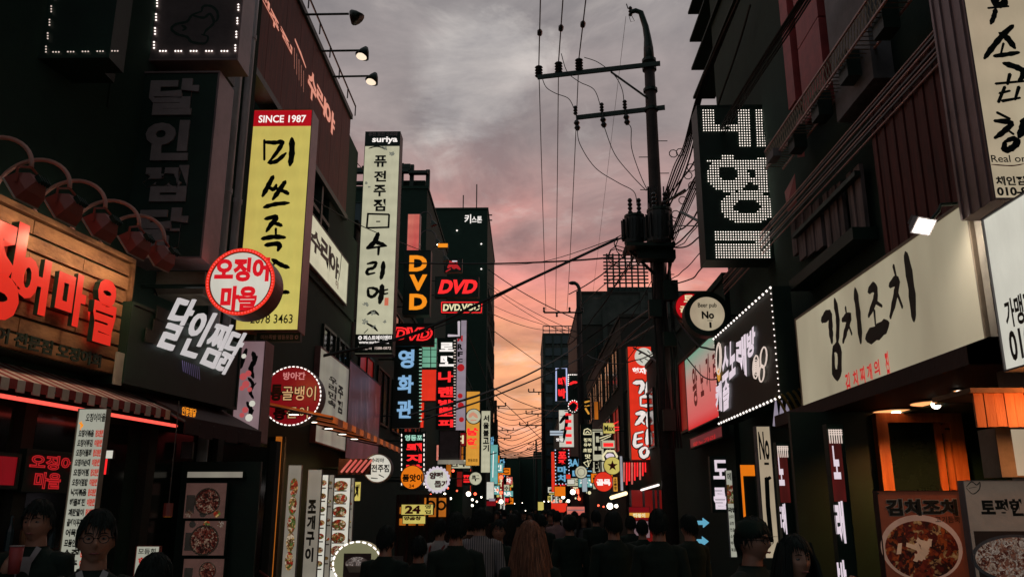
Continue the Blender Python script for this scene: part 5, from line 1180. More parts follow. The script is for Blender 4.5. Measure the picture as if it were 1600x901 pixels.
strokes(Fn, [[8, (1284, 500), (1296, 492), (1298, 515), (1300, 535)], [7, (1304, 468), (1309, 500), (1308, 538)], [8, (1302, 545), (1311, 545), (1311, 582), (1303, 580), (1302, 545)],
             [5, (1321, 480), (1323, 494)], [6, (1316, 500), (1328, 494), (1322, 515), (1317, 535)], [5, (1325, 505), (1331, 522)], [8, (1336, 452), (1341, 490), (1345, 535)], 
             [7, (1357, 455), (1366, 448), (1368, 465), (1357, 494)], [6, (1366, 470), (1378, 478)], [6, (1366, 485), (1368, 508)], [11, (1354, 528), (1372, 518), (1388, 505)],
             [6, (1396, 415), (1400, 432)], [7, (1390, 446), (1402, 438), (1399, 462), (1391, 496)], [6, (1401, 455), (1410, 480)], [10, (1415, 397), (1424, 450), (1428, 500)]], 'ink', nr, 7, off=.01, name='brush_lettering', fat=1.65)
mb = MB()
for ch, x0, y0, x1, y1 in (('김', 1321, 584, 1331, 612), ('치', 1333, 580, 1343, 602), ('찌', 1344, 574, 1354, 597), ('개', 1355, 570, 1365, 592), ('의', 1366, 564, 1377, 585), ('집', 1383, 550, 1393, 590)): text(Fn, ch, x0, y0, x1, y1, 'inkred', nr, b=.03, off=.01, mb=mb, build=False)
mb.build('red_lettering', glow('brightred_print', 'b81e1e', 1), nr)
KZ0 = Fn.pt(0, 1).z; Ky = (Fn.pt(1, 0).y, Fn.pt(0, 0).y)
# floodlight above it
fl = thing('floodlight', 'bright white floodlight on a black bent arm above the cream sign', 'lamp', hx(1540, 318, 3.9))
a = hx(1560, 314, 3.95); b = hy(1470, 320, a.y); cpos = hy(1441, 352, a.y)
MB().tube([a, b, b+V((-.03, 0, -.06)), cpos+V((.06, .02, .02))], .016, 7).build('arm', 'dark2', fl)
ax = V((.25, -.62, -.62)).normalized(); e1 = ax.cross(V((0, 0, 1))).normalized(); e2 = ax.cross(e1).normalized()
ex1 = (RT*.55+UP*.83)
def dia(cn, L1, L2):
    return [cn+V((.0, 0, 0))+e1*L1+e2*L2, cn-e1*L1+e2*L2, cn-e1*L1-e2*L2, cn+e1*L1-e2*L2]
MB().add(dia(cpos+ax*.02, .105, .075)+dia(cpos-ax*.06, .07, .045), [(0, 1, 5, 4), (1, 2, 6, 5), (2, 3, 7, 6), (3, 0, 4, 7), (7, 6, 5, 4)]).build('lamp_housing', 'greyp', fl)
MB().add(dia(cpos+ax*.021, .092, .064), [(0, 1, 2, 3)]).build('lens', 'lamp_face', fl)
mb = MB()
for k in (-1, 0, 1): mb.obox(cpos-ax*.08+e1*(.03*k)+e2*.04, e1, -e2, -ax, .006, .08, .04)
mb.build('cooling_fin', 'greyp', fl)
lamp_light('flood_glow', fl, cpos+ax*.06, 16, (1, .88, .74), 'SPOT', .08, rot=(.75, -.1, -.62), spot=math.radians(150))
# siding planks behind the lamp, red-brown
sd_ = thing('wood_siding', 'red-brown vertical board siding lit by the floodlight above the cream sign', 'wall cladding', (3.98, 8.5, KZ0))
y0s, y1s = hx(1500, 300, 4.0).y, hx(1376, 300, 4.0).y; n_ = 14; wv_ = (y1s-y0s)/n_
for i in range(n_): MB().box((4.0-.012*(i % 2)-.02, y0s+i*wv_+.01, KZ0+1.0), (4.148, y0s+(i+1)*wv_-.01, 6.2)).build('board', 'redsiding', sd_)
# bleached slats window bay
wb = thing('slatted_bay', 'dark bay window with bleached vertical slats between the LED sign and the red siding', 'window bay', (4.0, 11, 5))
for i in range(17):
    x = 1240+i*6.2; 
    if i in (7, 12, 13): continue
    zt_ = hx(x, 345-(x-1240)*.85, 4.05); zb_2 = hx(x, 402-(x-1240)*.25+((i*37) % 13), 4.05); yy = zt_.y
    MB().box((4.03+.02*(i % 2), yy-.10, zb_2.z), (4.08+.02*(i % 2), yy+.10-.02*(i % 3), zt_.z)).build('slat', 'slat', wb)
yA, yB = hx(1345, 300, 4.0).y, hx(1236, 300, 4.0).y
zr = hx(1290, 322, 4.0).z; MB().box((3.95, yA, zr-.03), (4.02, yB, zr+.03)).build('rail', 'dark2', wb)
zr = hx(1290, 405, 4.0).z; MB().box((3.85, yA, zr-.15), (4.14, yB, zr)).build('sill', 'dark2', wb)
# red vertical metal panels + grey panel
for (xa, xb, ya, yb, mt, lab) in ((1247, 1284, -40, 190, 'redpanel', 'tall faded red metal facade panel under the louvres'), (1224, 1236, -40, 180, 'redpanel', 'narrow red metal facade strip right of the LED sign')):
    pa, pb = hx(xb, 60, 4.0), hx(xa, 60, 4.0); zb3 = hx((xa+xb)/2, yb, 4.0).z; zt3 = zb3+6
    g = thing('facade_panel', lab, 'wall panel', (4.05, (pa.y+pb.y)/2, zb3)); h_ = (zt3-zb3)/5
    for i in range(5): MB().box((3.98, pa.y, zb3+i*h_+.01), (4.14, pb.y, zb3+(i+1)*h_-.01)).build('panel', mt, g)
pa, pb = hx(1355, 40, 3.9), hx(1292, 40, 3.9); zb3 = hx(1310, 85, 3.9).z
g = thing('grey_cladding', 'plain grey cladding panel at the top right behind the cable tray', 'wall panel', (4.0, (pa.y+pb.y)/2, zb3)); MB().box((3.9, pa.y, zb3-.8), (4.14, pb.y, zb3+5)).build('panel', 'greyp', g)
# louvres: stacked slabs whose outer edges point down the street
lv = thing('louvre_screen', 'stack of long dark louvre slabs stepping up the right building against the sky', 'louvres', (4.0, 14, 8))
Yl = 18.3
za_, zb_3 = hy(1078, 66, Yl).z, hy(1080, 110, Yl).z; X0 = hy(1079, 90, Yl).x; dz = za_-zb_3
for i in range(12):
    z = zb_3+(i-1)*dz
    MB().box((X0, 6.5, z), (4.60, Yl, z+.06)).build('slab', 'louvre', lv); MB().box((X0+.5, 6.5, z+.061), (X0+.54, 16.39, z+dz-.001)).build('backing', 'louvre', lv)
# truss / cable tray diagonal
tr = thing('cable_tray', 'rusty wire mesh cable tray running along the right facade', 'cable tray', (3.9, 10, 6))
A3, B3 = hx(1355, 2, 3.7), hx(1226, 190, 3.7); zc_ = (A3.z+B3.z)/2
mb = MB(); pts1 = [V((3.7, y, hx(1290, 97, 3.7).z)) for y in (A3.y-2, B3.y+1)]
z_ = pts1[0].z; ya, yb = pts1[0].y, pts1[1].y
for dz in (0, -.28): mb.tube([(3.7, ya, z_+dz), (3.7, yb, z_+dz)], .018, 5); mb.tube([(3.95, ya, z_+dz), (3.95, yb, z_+dz)], .018, 5)
mb.build('rail', 'armred', tr)
mb = MB(); n_ = int((yb-ya)/.09)
for i in range(n_):
    y = ya+(yb-ya)*i/n_; mb.tube([(3.7, y, z_), (3.7, y+.10, z_-.28)], .007, 3); mb.tube([(3.7, y+.10, z_), (3.7, y, z_-.28)], .007, 3); mb.tube([(3.7, y, z_-.28), (3.95, y, z_-.28)], .008, 3)
mb.build('wire_mesh', 'beige', tr, kind='stuff')
for i in range(5):
    y = ya+.8+(yb-ya-1)*i/5; MB().box((3.74, y, z_-.46), (3.92, y+.26, z_-.12)).build('junction_box', 'black', tr)
MB().box((3.6, 11.2, z_-.36), (3.72, 11.5, z_-.24)).build('pale_box', 'lit_dim' if False else 'greyp', tr)
# horizontal conduits below
cn = thing('conduit_bundle', 'bundle of thin conduits running along the dark right facade', 'conduits', (3.9, 10, 5.5))
for i in range(7):
    z = hx(1400, 118+i*9, 3.95).z; MB().tube([(3.95-.01*(i % 3), 4.5, z), (3.95-.01*(i % 3), 16, z)], .012+.004*(i % 2), 5).build('conduit', 'frame2' if i % 2 else 'armred', cn)
# red ragged tags and struts near LED sign
for i, (x0, y0, x1, y1, lab) in enumerate(((1240, 200, 1262, 240, 'torn red sheet hanging behind the LED sign'), (1226, 300, 1250, 322, 'small orange-red rag on a bar right of the LED sign'))):
    a, b = hx(x0, y0, 4.0), hx(x1, y1, 4.0); MB().add([a, V((3.97, b.y, a.z+.05)), V((3.99, b.y+.1, b.z)), V((4.0, a.y-.05, b.z+.12)), V((3.95, (a.y+b.y)/2, (a.z+b.z)/2))], [(0, 1, 4), (1, 2, 4), (2, 3, 4), (3, 0, 4)]).build('red_sheet', 'redpanel', label=lab, cat='sheet')
# --- LED dot sign
Fn, nr = psign(13.3, 1088, 165, 1224, 406, 'large black vertical sign with Korean letters made of white LED dots', 'black', depth=.45, frame='dark2', rim=.02, bracket=4.15)
def inled(x, y):
    R_ = lambda a, b, c, d: a <= x <= c and b <= y <= d
    E_ = lambda cx, cy, rx, ry: ((x-cx)/rx)**2+((y-cy)/ry)**2 <= 1
    if R_(193, 70, 252, 190) or R_(193, 148, 436, 190) or R_(375, 70, 432, 270) or R_(460, 70, 520, 270): return True
    if 300 <= y <= 510:
        if R_(283, 308, 342, 345) or R_(200, 333, 260, 352) or R_(464, 318, 536, 508): return not E_(436, 403, 20, 17)
        if (E_(310, 415, 112, 88) and not E_(310, 405, 50, 38)): return True
        if R_(330, 340, 480, 400): return not (E_(436, 403, 22, 18) or E_(310, 405, 50, 38))
        if R_(360, 400, 480, 500): return not (E_(436, 403, 22, 18) or E_(428, 478, 40, 20) or E_(310, 405, 50, 38))
    if E_(405, 582, 144, 86): return not E_(404, 578, 70, 34)
    if R_(222, 705, 512, 750) or R_(440, 750, 512, 772) or R_(222, 768, 512, 842): return True
    return False
mb = MB(); cnt = 0
for j in range(60):
    for i in range(34):
        x = 194+i*13.2; y = 76+j*13.2
        if y < 850 and inled(x, y):
            px_ = 1040+(x+.04*(y-60))/3.3375; py_ = 150+y/3.3375; u_, v_ = Fn.uv(px_, py_)
            mb.dot(Fn.pt(u_, v_, .012), .0118)
mb.build('led_dots', glow('led_pinkwhite', 'fff0e4', 2.0, samp=False), nr, kind='stuff')
# --- beef tripe sign
Fn, nr = psign(5.7, 1484, -120, 1660, 312, 'cream vertical sign with black brush Korean letters at the top right corner', 'lit_cream2', depth=.45, frame='frame', rim=.012)
MB().obox(Fn.pt(0, 0, 0)-V((.02, 0, 0)), V((0, 1, 0)), Dn, V((-1, 0, 0)), .05, Fn.H, .01)
# side frame ribs on the street-facing side
mb = MB()
for dy in (.02, .16, .30, .41): mb.obox(Fn.pt(0, 0, 0)+V((0, dy, 0)), V((0, 1, 0)), Dn, V((-1, 0, 0)), .03, Fn.H, .012)
mb.build('frame_rib', 'frame', nr)
strokes(Fn, [[9, (1562, -6), (1554, 2), (1560, 8), (1570, 4), (1566, -5)], [6, (1544, 13), (1576, 10)], [6, (1556, 14), (1553, 26), (1548, 38)],
             [7, (1583, 40), (1566, 56), (1548, 78), (1538, 92)], [8, (1562, 52), (1574, 60), (1586, 76)], [6, (1568, 68), (1564, 84)], [6, (1553, 88), (1575, 85), (1593, 82)],
             [8, (1568, 99), (1590, 106), (1600, 114), (1592, 128)], [8, (1578, 116), (1574, 132)], [7, (1556, 131), (1600, 127)], [8, (1570, 136), (1560, 160)], [7, (1562, 146), (1578, 142)], [8, (1592, 136), (1586, 156)], [7, (1566, 158), (1594, 153)],
             [7, (1558, 176), (1578, 186)], [7, (1554, 189), (1580, 192), (1568, 206), (1554, 216)], [6, (1570, 200), (1584, 210)], [9, (1600, 186), (1598, 200), (1592, 215)], [8, (1570, 222), (1570, 234), (1580, 232), (1590, 222), (1582, 217), (1570, 222)]], 'ink', nr, 7, off=.008)
text(Fn, 'Real original', 1547, 243, 1640, 257, 'ink', nr, b=.01); strokes(Fn, [[1.5, (1549, 257), (1580, 259), (1600, 256)]], 'inkred', nr, off=.01)
text(Fn, '체인점문의', 1554, 276, 1634, 290, 'ink', nr, b=.04); text(Fn, '010-8', 1556, 293, 1606, 306, 'ink', nr, b=.04)
# --- far right white facade sign
PW_ = RF(3.1)
a = hitp(1536, 342, PW_[0], PW_[2]); b = hitp(1548, 588, PW_[0], PW_[2]); b = V((a.x, a.y, b.z))
Fn = Fr(a, PW_[1], PW_[2], 2.2, a.z-b.z); nr = sign_on(Fn, 'white facade sign cut by the right edge with black franchise phone lettering', 'lit_white', depth=.3, frame='greyp', rim=.012)
text(Fn, '가맹점', 1569, 470, 1620, 498, 'ink', nr, b=.03, off=.008); text(Fn, '010-8', 1576, 518, 1640, 548, 'ink', nr, b=.03, off=.008)
# corner wall piece between
cw = thing('corner_panel', 'beige corner wall panel between the cream sign and the far right white sign', 'wall panel', (3.9, 6, 3)); p, q = hy(1500, 330, Ky[0]-.02), hy(1545, 560, Ky[0]-.02)
MB().box((3.76, Ky[0]-.9, KZ0-1.2), (4.14, Ky[0]-.02, KZ0+1.35)).build('panel', 'cream', cw)
# canopy soffit below cream sign and downlights
cs = thing('soffit_canopy', 'dark soffit under the large cream sign with two bright warm downlights', 'canopy', (3.9, 8, KZ0-.2))
MB().box((3.35, 5.95, KZ0-.16), (6.5, 10.1, KZ0-.012)).box((3.35, 10.1, KZ0-.16), (4.14, Ky[1], KZ0-.012)).box((3.35, Ky[0]-.4, KZ0-.16), (4.14, 5.95, KZ0-.012)).build('soffit', 'awndark', cs)
for i, (x, y) in enumerate(((1400, 641), (1462, 628), (1497, 608))):
    c = hitp(x, y, V((0, 0, KZ0-.165)), V((0, 0, 1))); r_ = .24 if i < 2 else .04
    MB().ring(c, V((1, 0, 0)), V((0, 1, 0)), V((0, 0, -1)), r_, r_+.02, -.0, 20); MB().drum(c-V((0, 0, .012)), V((1, 0, 0)), V((0, 1, 0)), V((0, 0, -1)), r_+.02, .011, 20).build('downlight_rim', 'frame2', cs)
    MB().disc(c-V((0, 0, .016)), V((1, 0, 0)), V((0, 1, 0)), r_, 20).build('downlight_lens', bpy.data.materials.get('warm_disc') or glow('warm_disc', 'ffa868', 1.4), cs); MB().ball(c-V((0, 0, .02)), .05 if i < 2 else .02, 10, 6).build('lamp_core', 'bulb', cs)
    if i < 2: lamp_light('downlight_glow', cs, c-V((0, 0, .07)), 150, (1, .40, .12), 'SPOT', .05, rot=(0, 0, -1), spot=math.radians(150))
# orange framed sliding door (faces camera, set back in the recess)
od = thing('sliding_door', 'orange wooden framed sliding glass door under the two downlights', 'door', (4.0, 9.0, .1))
Yo = 9.25; FO = perp(Yo, 1368, 645, 1500, 905); k_ = Fn
FO.W = hy(1502, 645, Yo).x-FO.O.x
X0, X1, Zt = FO.O.x, FO.O.x+FO.W, min(FO.O.z, KZ0-.17)
def dbox(nm, xa, xb, za, zb, y, t, mt, par=od): return MB().box((xa, y, za), (xb, y+t, zb)).build(nm, mt, par)
dbox('jamb', X0, X0+.12, .1, Zt-.101, Yo, .12, 'wood2'); dbox('jamb', X1-.14, X1, .1, Zt-.101, Yo, .12, 'wood2'); dbox('lintel', X0, X1, Zt-.1, Zt+.0, Yo, .12, 'wood2')
dbox('stile', X0+.64, X0+.71, .1, Zt-.101, Yo+.03, .06, 'wood2'); dbox('stile', X1-.2, X1-.145, .1, Zt-.101, Yo+.03, .06, 'wood2')
dbox('glass_pane', X0+.121, X0+.639, .1, Zt-.11, Yo+.06, .01, 'glass'); dbox('glass_pane', X0+.711, X1-.2, .1, Zt-.11, Yo+.06, .01, 'glass')
dbox('door_closer_plate', X0+.69, X1-.15, Zt-.22, Zt-.13, Yo+.02, .01, 'wood2'); MB().obox(V((X0+.74, Yo+.018, Zt-.16)), V((1, 0, 0)), Dn, V((0, -1, 0)), .06, .02, .002).build('logo_mark', 'ink', od)
MB().box((X0-.9, Yo+.13, .1), (X1+.6, Yo+.2, KZ0-.17)).build('recess_wall', 'black', od)
# wood slat awning far right
wa_ = thing('wooden_awning', 'small wooden awning of orange slats under the far right white sign', 'awning', (2.9, 5, 2.3))
FWd = perp(5.2, 1520, 612, 1640, 668); FWd.W = 1.0
n_ = 16
for i in range(n_): MB().obox(FWd.pt(i/n_, .0, .004*(i % 2)), V((1, 0, 0)), Dn, V((0, 1, 0)), FWd.W/n_-.004, FWd.H*(.98-.01*(i % 3)), .02).build('slat', 'wood2', wa_)
MB().obox(FWd.pt(-.03, -.10, .03), V((1, 0, 0)), Dn, V((0, 1, 0)), FWd.W*1.03, .03, .5).build('top_board', 'wood', wa_)
lamp_light('awning_glow', wa_, FWd.pt(.45, .6, .30), 14, (1, .33, .09), 'POINT', .08)
bb = perp(5.6, 1552, 668, 1640, 745); bb.W = .9; wv2 = sign_on(bb, 'beige lit service hatch box under the wooden slat awning', 'lit_cream2', name='service_hatch', depth=.2, frame='beige', rim=.01)
MB().obox(bb.pt(.0, 0, .01), V((1, 0, 0)), Dn, V((0, -1, 0)), .10, bb.H, .01).build('side_panel', 'cream', wv2)
# --- vertical panels: No.1, karaoke
Fn, nr = psign(11.0, 1180, 665, 1219, 872, 'tall narrow pale sign with a black No. 1 down the right shop front', 'lit_cream2', depth=.12, frame='greyp', rim=.01)
Fn.W
text(Fn, 'No', 1184, 674, 1203, 718, 'ink', nr, b=.03, off=.008)
MB().obox(Fn.px(1194, 722, .006), V((1, 0, 0)), Dn, V((0, -1, 0)), .06, .03, .002).build('dash_print', 'ink', nr)
strokes(Fn, [[7, (1198, 746), (1200, 790), (1205, 842)], [5, (1196, 750), (1204, 745)], [7, (1201, 843), (1208, 843)]], 'ink', nr, off=.008, taper=False, sm=False)
for (x0, y0, x1, y1, Yd, lab) in ((1211, 690, 1250, 905, 10.6, 'dark karaoke column sign nearer the No. 1 sign with white block letters'), (1290, 662, 1346, 960, 8.6, 'larger dark karaoke column sign with white block letters left of the orange door')):
    Fn, nr = psign(Yd, x0, y0, x1, y1, lab, 'black', depth=.1, frame='dark2', rim=.006)
    big = x0 > 1250; s_ = 1.0
    mk = bpy.data.materials.get('column_glow')
    if not mk:
        mk = glow('column_glow', '6a1c1a', 1, .8, hex2='14100e', scale=3)
    MB().obox(Fn.pt(.04, .09, .006), V((1, 0, 0)), Dn, V((0, -1, 0)), Fn.W*.75, Fn.H*(.33 if big else .36), .002).build('red_print', mk, nr)
    if big: L_ = (('노', 1298, 696, 1314, 748), ('래', 1301, 782, 1322, 848), ('방', 1306, 874, 1326, 940))
    else: L_ = (('노', 1214, 714, 1226, 758), ('래', 1217, 786, 1230, 834), ('방', 1220, 862, 1233, 900))
    for ch, a1, b1, c1_, d1_ in L_: text(Fn, ch, a1, b1, c1_, d1_, 'n_pinkwhite', nr, b=.05, off=.014, name='letter')
    mb = MB(); w_ = (x0+4, y0+8)
    for i in range(6):
        xx = Fn.pt(.12+.14*i, .03, .02); mb.tube([xx, xx+V((0, 0, -.14))], .006, 4)
    for j in range(3): mb.tube([Fn.pt(.08, .035+j*.012, .022), Fn.pt(.9, .035+j*.012, .022)], .005, 4)
    mb.build('lattice_light', 'led_dim', nr)
# gold draped ornament
go = thing('gold_swag', 'gilded draped swag hanging between the karaoke signs and the cream sign', 'ornament', hy(1245, 640, 11.6))
mb = MB()
for i in range(7):
    x = 1226+i*9; a = hy(x, 630-i*3, 11.6); mb.tube([a+V((0, 0, .10*math.cos(t*.6))) + V((.035*t-.12, 0, -.02*t)) for t in range(8)], .02, 5)
mb.build('swag', surf('gilt', (.5, .34, .1), .35, .6), go)
mb = MB()
for i in range(3): mb.tube([hy(1212+i*9, 625, 11.7), hy(1213+i*9, 665, 11.7)], [.01, .05], 6)
mb.build('crystal_drop', glow('crystal', 'b0a4b8', .8, .6), go)
# far right letters 도 틀, arrows
Fn, nr = psign(14, 1108, 712, 1140, 800, 'dark panel with white block Korean letters partly behind a menu board', 'black', depth=.1, frame='dark2', rim=.005)
text(Fn, '도', 1113, 718, 1138, 748, 'n_pinkwhite', nr, b=.03, off=.012); text(Fn, '를', 1114, 761, 1136, 795, 'n_pinkwhite', nr, b=.05, off=.012)
Fn, nr = psign(12.5, 1133, 734, 1152, 870, 'white menu board with a reddish dish photo beside the block letters', 'lit_paper', name='menu_board', depth=.05, frame='greyp', rim=.005)
MB().obox(Fn.pt(.04, .17, .008), V((1, 0, 0)), Dn, V((0, -1, 0)), Fn.W*.92, Fn.H*.22, .002).build('photo_print', 'food_plate', nr)
text(Fn, '메뉴', 1136, 738, 1150, 750, 'ink', nr); text(Fn, '국밥', 1136, 792, 1152, 800, 'ink', nr, b=.06); mb = MB()
for i in range(6): textuv(Fn, ['순대국', '곱창', '전골', '소주', '맥주', '볶음'][i], .15, .52+i*.075, .85, .56+i*.075, 'ink', nr, mb=mb, build=False)
mb.build('lettering', 'ink', nr)
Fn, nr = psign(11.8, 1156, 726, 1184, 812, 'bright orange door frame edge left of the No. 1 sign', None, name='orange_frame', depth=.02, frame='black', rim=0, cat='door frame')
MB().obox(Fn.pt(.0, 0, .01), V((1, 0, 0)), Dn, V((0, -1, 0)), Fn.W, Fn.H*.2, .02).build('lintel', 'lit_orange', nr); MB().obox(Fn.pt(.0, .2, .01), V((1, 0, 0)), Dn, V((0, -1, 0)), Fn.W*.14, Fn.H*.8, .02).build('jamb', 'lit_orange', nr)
for i, (x, y) in enumerate(((1099, 816), (1098, 845), (1102, 873))):
    Yd = 13; c = hy(x, y, Yd); k = Yd/F; A = [(-8, -3), (0, -3), (0, -7), (9, 0), (0, 7), (0, 3), (-8, 3)]
    if i == 2: A = [(a*math.cos(.5)+b*math.sin(.5), -a*math.sin(.5)+b*math.cos(.5)) for a, b in A]
    mb = MB(); f = [c+V((a*k, 0, b*k)) for a, b in A]; g_ = [p+V((0, .05, 0)) for p in f]; n_ = len(f)
    mb.add(f+g_, [tuple(range(n_)), tuple(range(n_, 2*n_))[::-1]]+[(j, (j+1) % n_, n_+(j+1) % n_, n_+j) for j in range(n_)])
    mb.build('arrow_sign', 'arrow_blue', label=['top', 'middle', 'lowest tilted'][i]+' blue arrow of the three left of the menu board', cat='arrow sign', group='blue arrows in a column')
# --- posters right
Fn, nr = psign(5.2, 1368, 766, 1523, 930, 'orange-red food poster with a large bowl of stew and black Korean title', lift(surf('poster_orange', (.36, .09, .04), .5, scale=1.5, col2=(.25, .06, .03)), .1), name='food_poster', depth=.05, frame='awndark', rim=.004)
text(Fn, '김치조치', 1381, 778, 1498, 806, 'cream', nr, b=.09, off=.004, name='title_outline'); text(Fn, '김치조치', 1382, 779, 1497, 805, 'ink', nr, b=.045, off=.007, name='title')
text(Fn, '고기듬뿍', 1460, 806, 1500, 816, 'ink', nr, b=.01)
c = Fn.px(1440, 855, .006); k = 5.2/F
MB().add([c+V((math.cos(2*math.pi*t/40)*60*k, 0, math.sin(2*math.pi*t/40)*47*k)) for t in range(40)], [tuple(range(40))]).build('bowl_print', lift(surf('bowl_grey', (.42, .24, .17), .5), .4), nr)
MB().add([c+V((math.cos(2*math.pi*t/40)*54*k, -.002, math.sin(2*math.pi*t/40)*41*k-.01)) for t in range(40)], [tuple(range(40))]).build('stew_print', 'food_stew', nr)
mb = MB(); random.seed(9)
for i in range(14):
    a, r_ = random.uniform(0, 6.28), random.uniform(.1, .8); x, y = 1440+math.cos(a)*r_*46, 855-math.sin(a)*r_*34; t = random.uniform(0, 3); q = [(-9, -2), (8, -4), (10, 3), (-7, 4)]
    mb.add([Fn.px(x+a_*math.cos(t)-b_2*math.sin(t), y+a_*math.sin(t)+b_2*math.cos(t), .0095+.0002*i) for a_, b_2 in q], [(0, 1, 2, 3)])
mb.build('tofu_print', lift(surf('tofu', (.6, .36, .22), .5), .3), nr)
for x, y in ((1372, 770), (1512, 771)): MB().tube([Fn.px(x, y, .0), Fn.px(x, y, .03)], .006, 6).build('fixing', 'dark2', nr)
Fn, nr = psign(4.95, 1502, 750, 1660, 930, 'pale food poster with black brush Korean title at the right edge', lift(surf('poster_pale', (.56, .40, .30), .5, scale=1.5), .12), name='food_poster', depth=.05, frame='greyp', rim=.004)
text(Fn, '토평한', 1530, 779, 1602, 806, 'ink', nr, b=.05, off=.004); k = 4.95/F
strokes(Fn, [[1.2, (1510, 760), (1518, 752), (1526, 757), (1531, 753), (1530, 764), (1520, 771), (1510, 762)], [1, (1514, 762), (1526, 760)]], 'ink', nr)
MB().obox(Fn.px(1521, 829, .003), V((1, 0, 0)), Dn, V((0, -1, 0)), .5, .4, .001).build('photo_print', surf('photo_dark', (.12, .07, .05), .5), nr)
c = Fn.px(1590, 872, .006)
MB().add([c+V((math.cos(2*math.pi*t/40)*68*k, 0, math.sin(2*math.pi*t/40)*34*k)) for t in range(40)], [tuple(range(40))]).build('plate_print', 'greyp', nr)
MB().add([c+V((math.cos(2*math.pi*t/40)*62*k, -.002, math.sin(2*math.pi*t/40)*30*k)) for t in range(40)], [tuple(range(40))]).build('food_print', 'food_nuts', nr)

# ---- packed small signs far down both sides
random.seed(33)
words = ['노래방', '호프', '치킨', '곱창', 'PC', '당구', '삼겹살', '커피', '횟집', '분식', '모텔', '약국', '포차', '족발', '만두', '냉면', '갈비', '주점', 'BAR', '국수']
cols = [('lit_red', 'n_white', 'red'), ('lit_white', 'inkred', 'white'), ('lit_yellow', 'ink', 'yellow'), ('black', 'n_red', 'black'), ('lit_orange', 'ink', 'orange'), ('lit_cyan', 'n_white', 'cyan'), ('black', 'n_sky', 'dark blue-lettered'), ('lit_deepred', 'n_cream', 'maroon'), ('lit_pinkred', 'n_white', 'pink'), ('lit_cream', 'ink', 'cream')]
for side in (-1, 1):
    for i in range(26):
        Yd = 38+i*2.9; wallx = -4.3 if side < 0 else 4.0
        if side < 0 and Yd > 54: wallx = -2.9
        W_ = random.uniform(.5, .95); vert = random.random() < .62; H2 = random.uniform(1.4, 3.2) if vert else random.uniform(.45, .8); W_ = W_ if vert else random.uniform(1.0, 1.5)
        z_t = random.uniform(3.6, 7.4) if vert else random.uniform(2.9, 5.4)
        x_ = wallx+.05 if side < 0 else wallx-W_-.05
        x_ += -side*random.uniform(0, .25); face, ink_, cn_ = random.choice(cols)
        Fm_ = Fr(V((x_, Yd, z_t)), V((1, 0, 0)), V((0, -1, 0)), W_, H2)
        w_w = words[(i*7+(side > 0)*3) % 20]; nr = sign_on(Fm_, 'small %s sign lettered in the packed rows far down the %s side' % (cn_, 'left' if side < 0 else 'right'), face, name='shop_sign', depth=.18, frame='dark2', rim=.03, group='small %s signs far down the %s side' % (cn_, 'left' if side < 0 else 'right'))
        if vert:
            mb = MB(); n_c = len(w_w)
            for j, ch in enumerate(w_w): textuv(Fm_, ch, .2, .06+j*.9/n_c, .8, .06+(j+.82)*.9/n_c, ink_, nr, mb=mb, build=False, b=.04, off=.02)
            mb.build('lettering', ink_, nr)
        else: textuv(Fm_, w_w, .1, .2, .9, .8, ink_, nr, b=.04, off=.02)
for i in range(34):
    side = -1 if i % 2 else 1; Yd = random.uniform(36, 110); c = V((side*random.uniform(2.2, 3.8), Yd, random.uniform(2.1, 3.0))); r_ = random.uniform(.05, .11); k = random.random() < .45
    g = thing('string_light', 'tiny %s bulb among the crowded lights far down the street' % ('red' if k else 'warm'), 'light bulb', c, 'tiny %s bulbs far down the street' % ('red' if k else 'warm'))
    MB().ball(c, r_, 8, 5).build('bulb', 'bulbred' if k else 'n_cream', g)
# ---- clutter in the left storefront
for i, (x0, y0, x1, y1, mt, lab) in enumerate(((161, 703, 177, 716, 'lit_white', 'small slanted white light strip right of the menu banner'), (160, 716, 167, 741, 'n_red', 'small red neon strip under the white light strip right of the menu banner'), (285, 690, 300, 716, 'greyp', 'faint framed notice in the dark window above the food photographs'), (349, 772, 358, 778, 'lit_yellow', 'tiny yellow light beside the top food photograph'), (371, 788, 379, 795, 'lit_yellow', 'tiny yellow light right of the food photographs'), (370, 832, 379, 848, 'lit_dim', 'small pale notice right of the middle food photograph'))):
    psign(Yw((x0+x1)/2, y0)-.25, x0, y0, x1, y1, lab, mt, name='window_light' if i in (0, 1, 3, 4) else 'notice_board', cat='light' if i in (0, 1, 3, 4) else 'notice', depth=.03, frame='dark2', rim=.002)
ws = thing('window_display', 'dim red-lit shelf with bottles behind the glass beside the menu banner', 'shelf', wa(-1.9, .1, .12))
MB().obox(wa(-2.4, 1.42, .25), R, Dn, -N, 1.5, .03, .18).build('shelf_board', 'brick', ws)
for i in range(9):
    p = wa(-2.3+i*.16, 1.425, .17); MB().tube([p, p+V((0, 0, .15)), p+V((0, 0, .20)), p+V((0, 0, .27))], [.032, .032, .013, .013], 8).build('bottle', ['c_red', 'glassb', 'wood'][i % 3], ws)
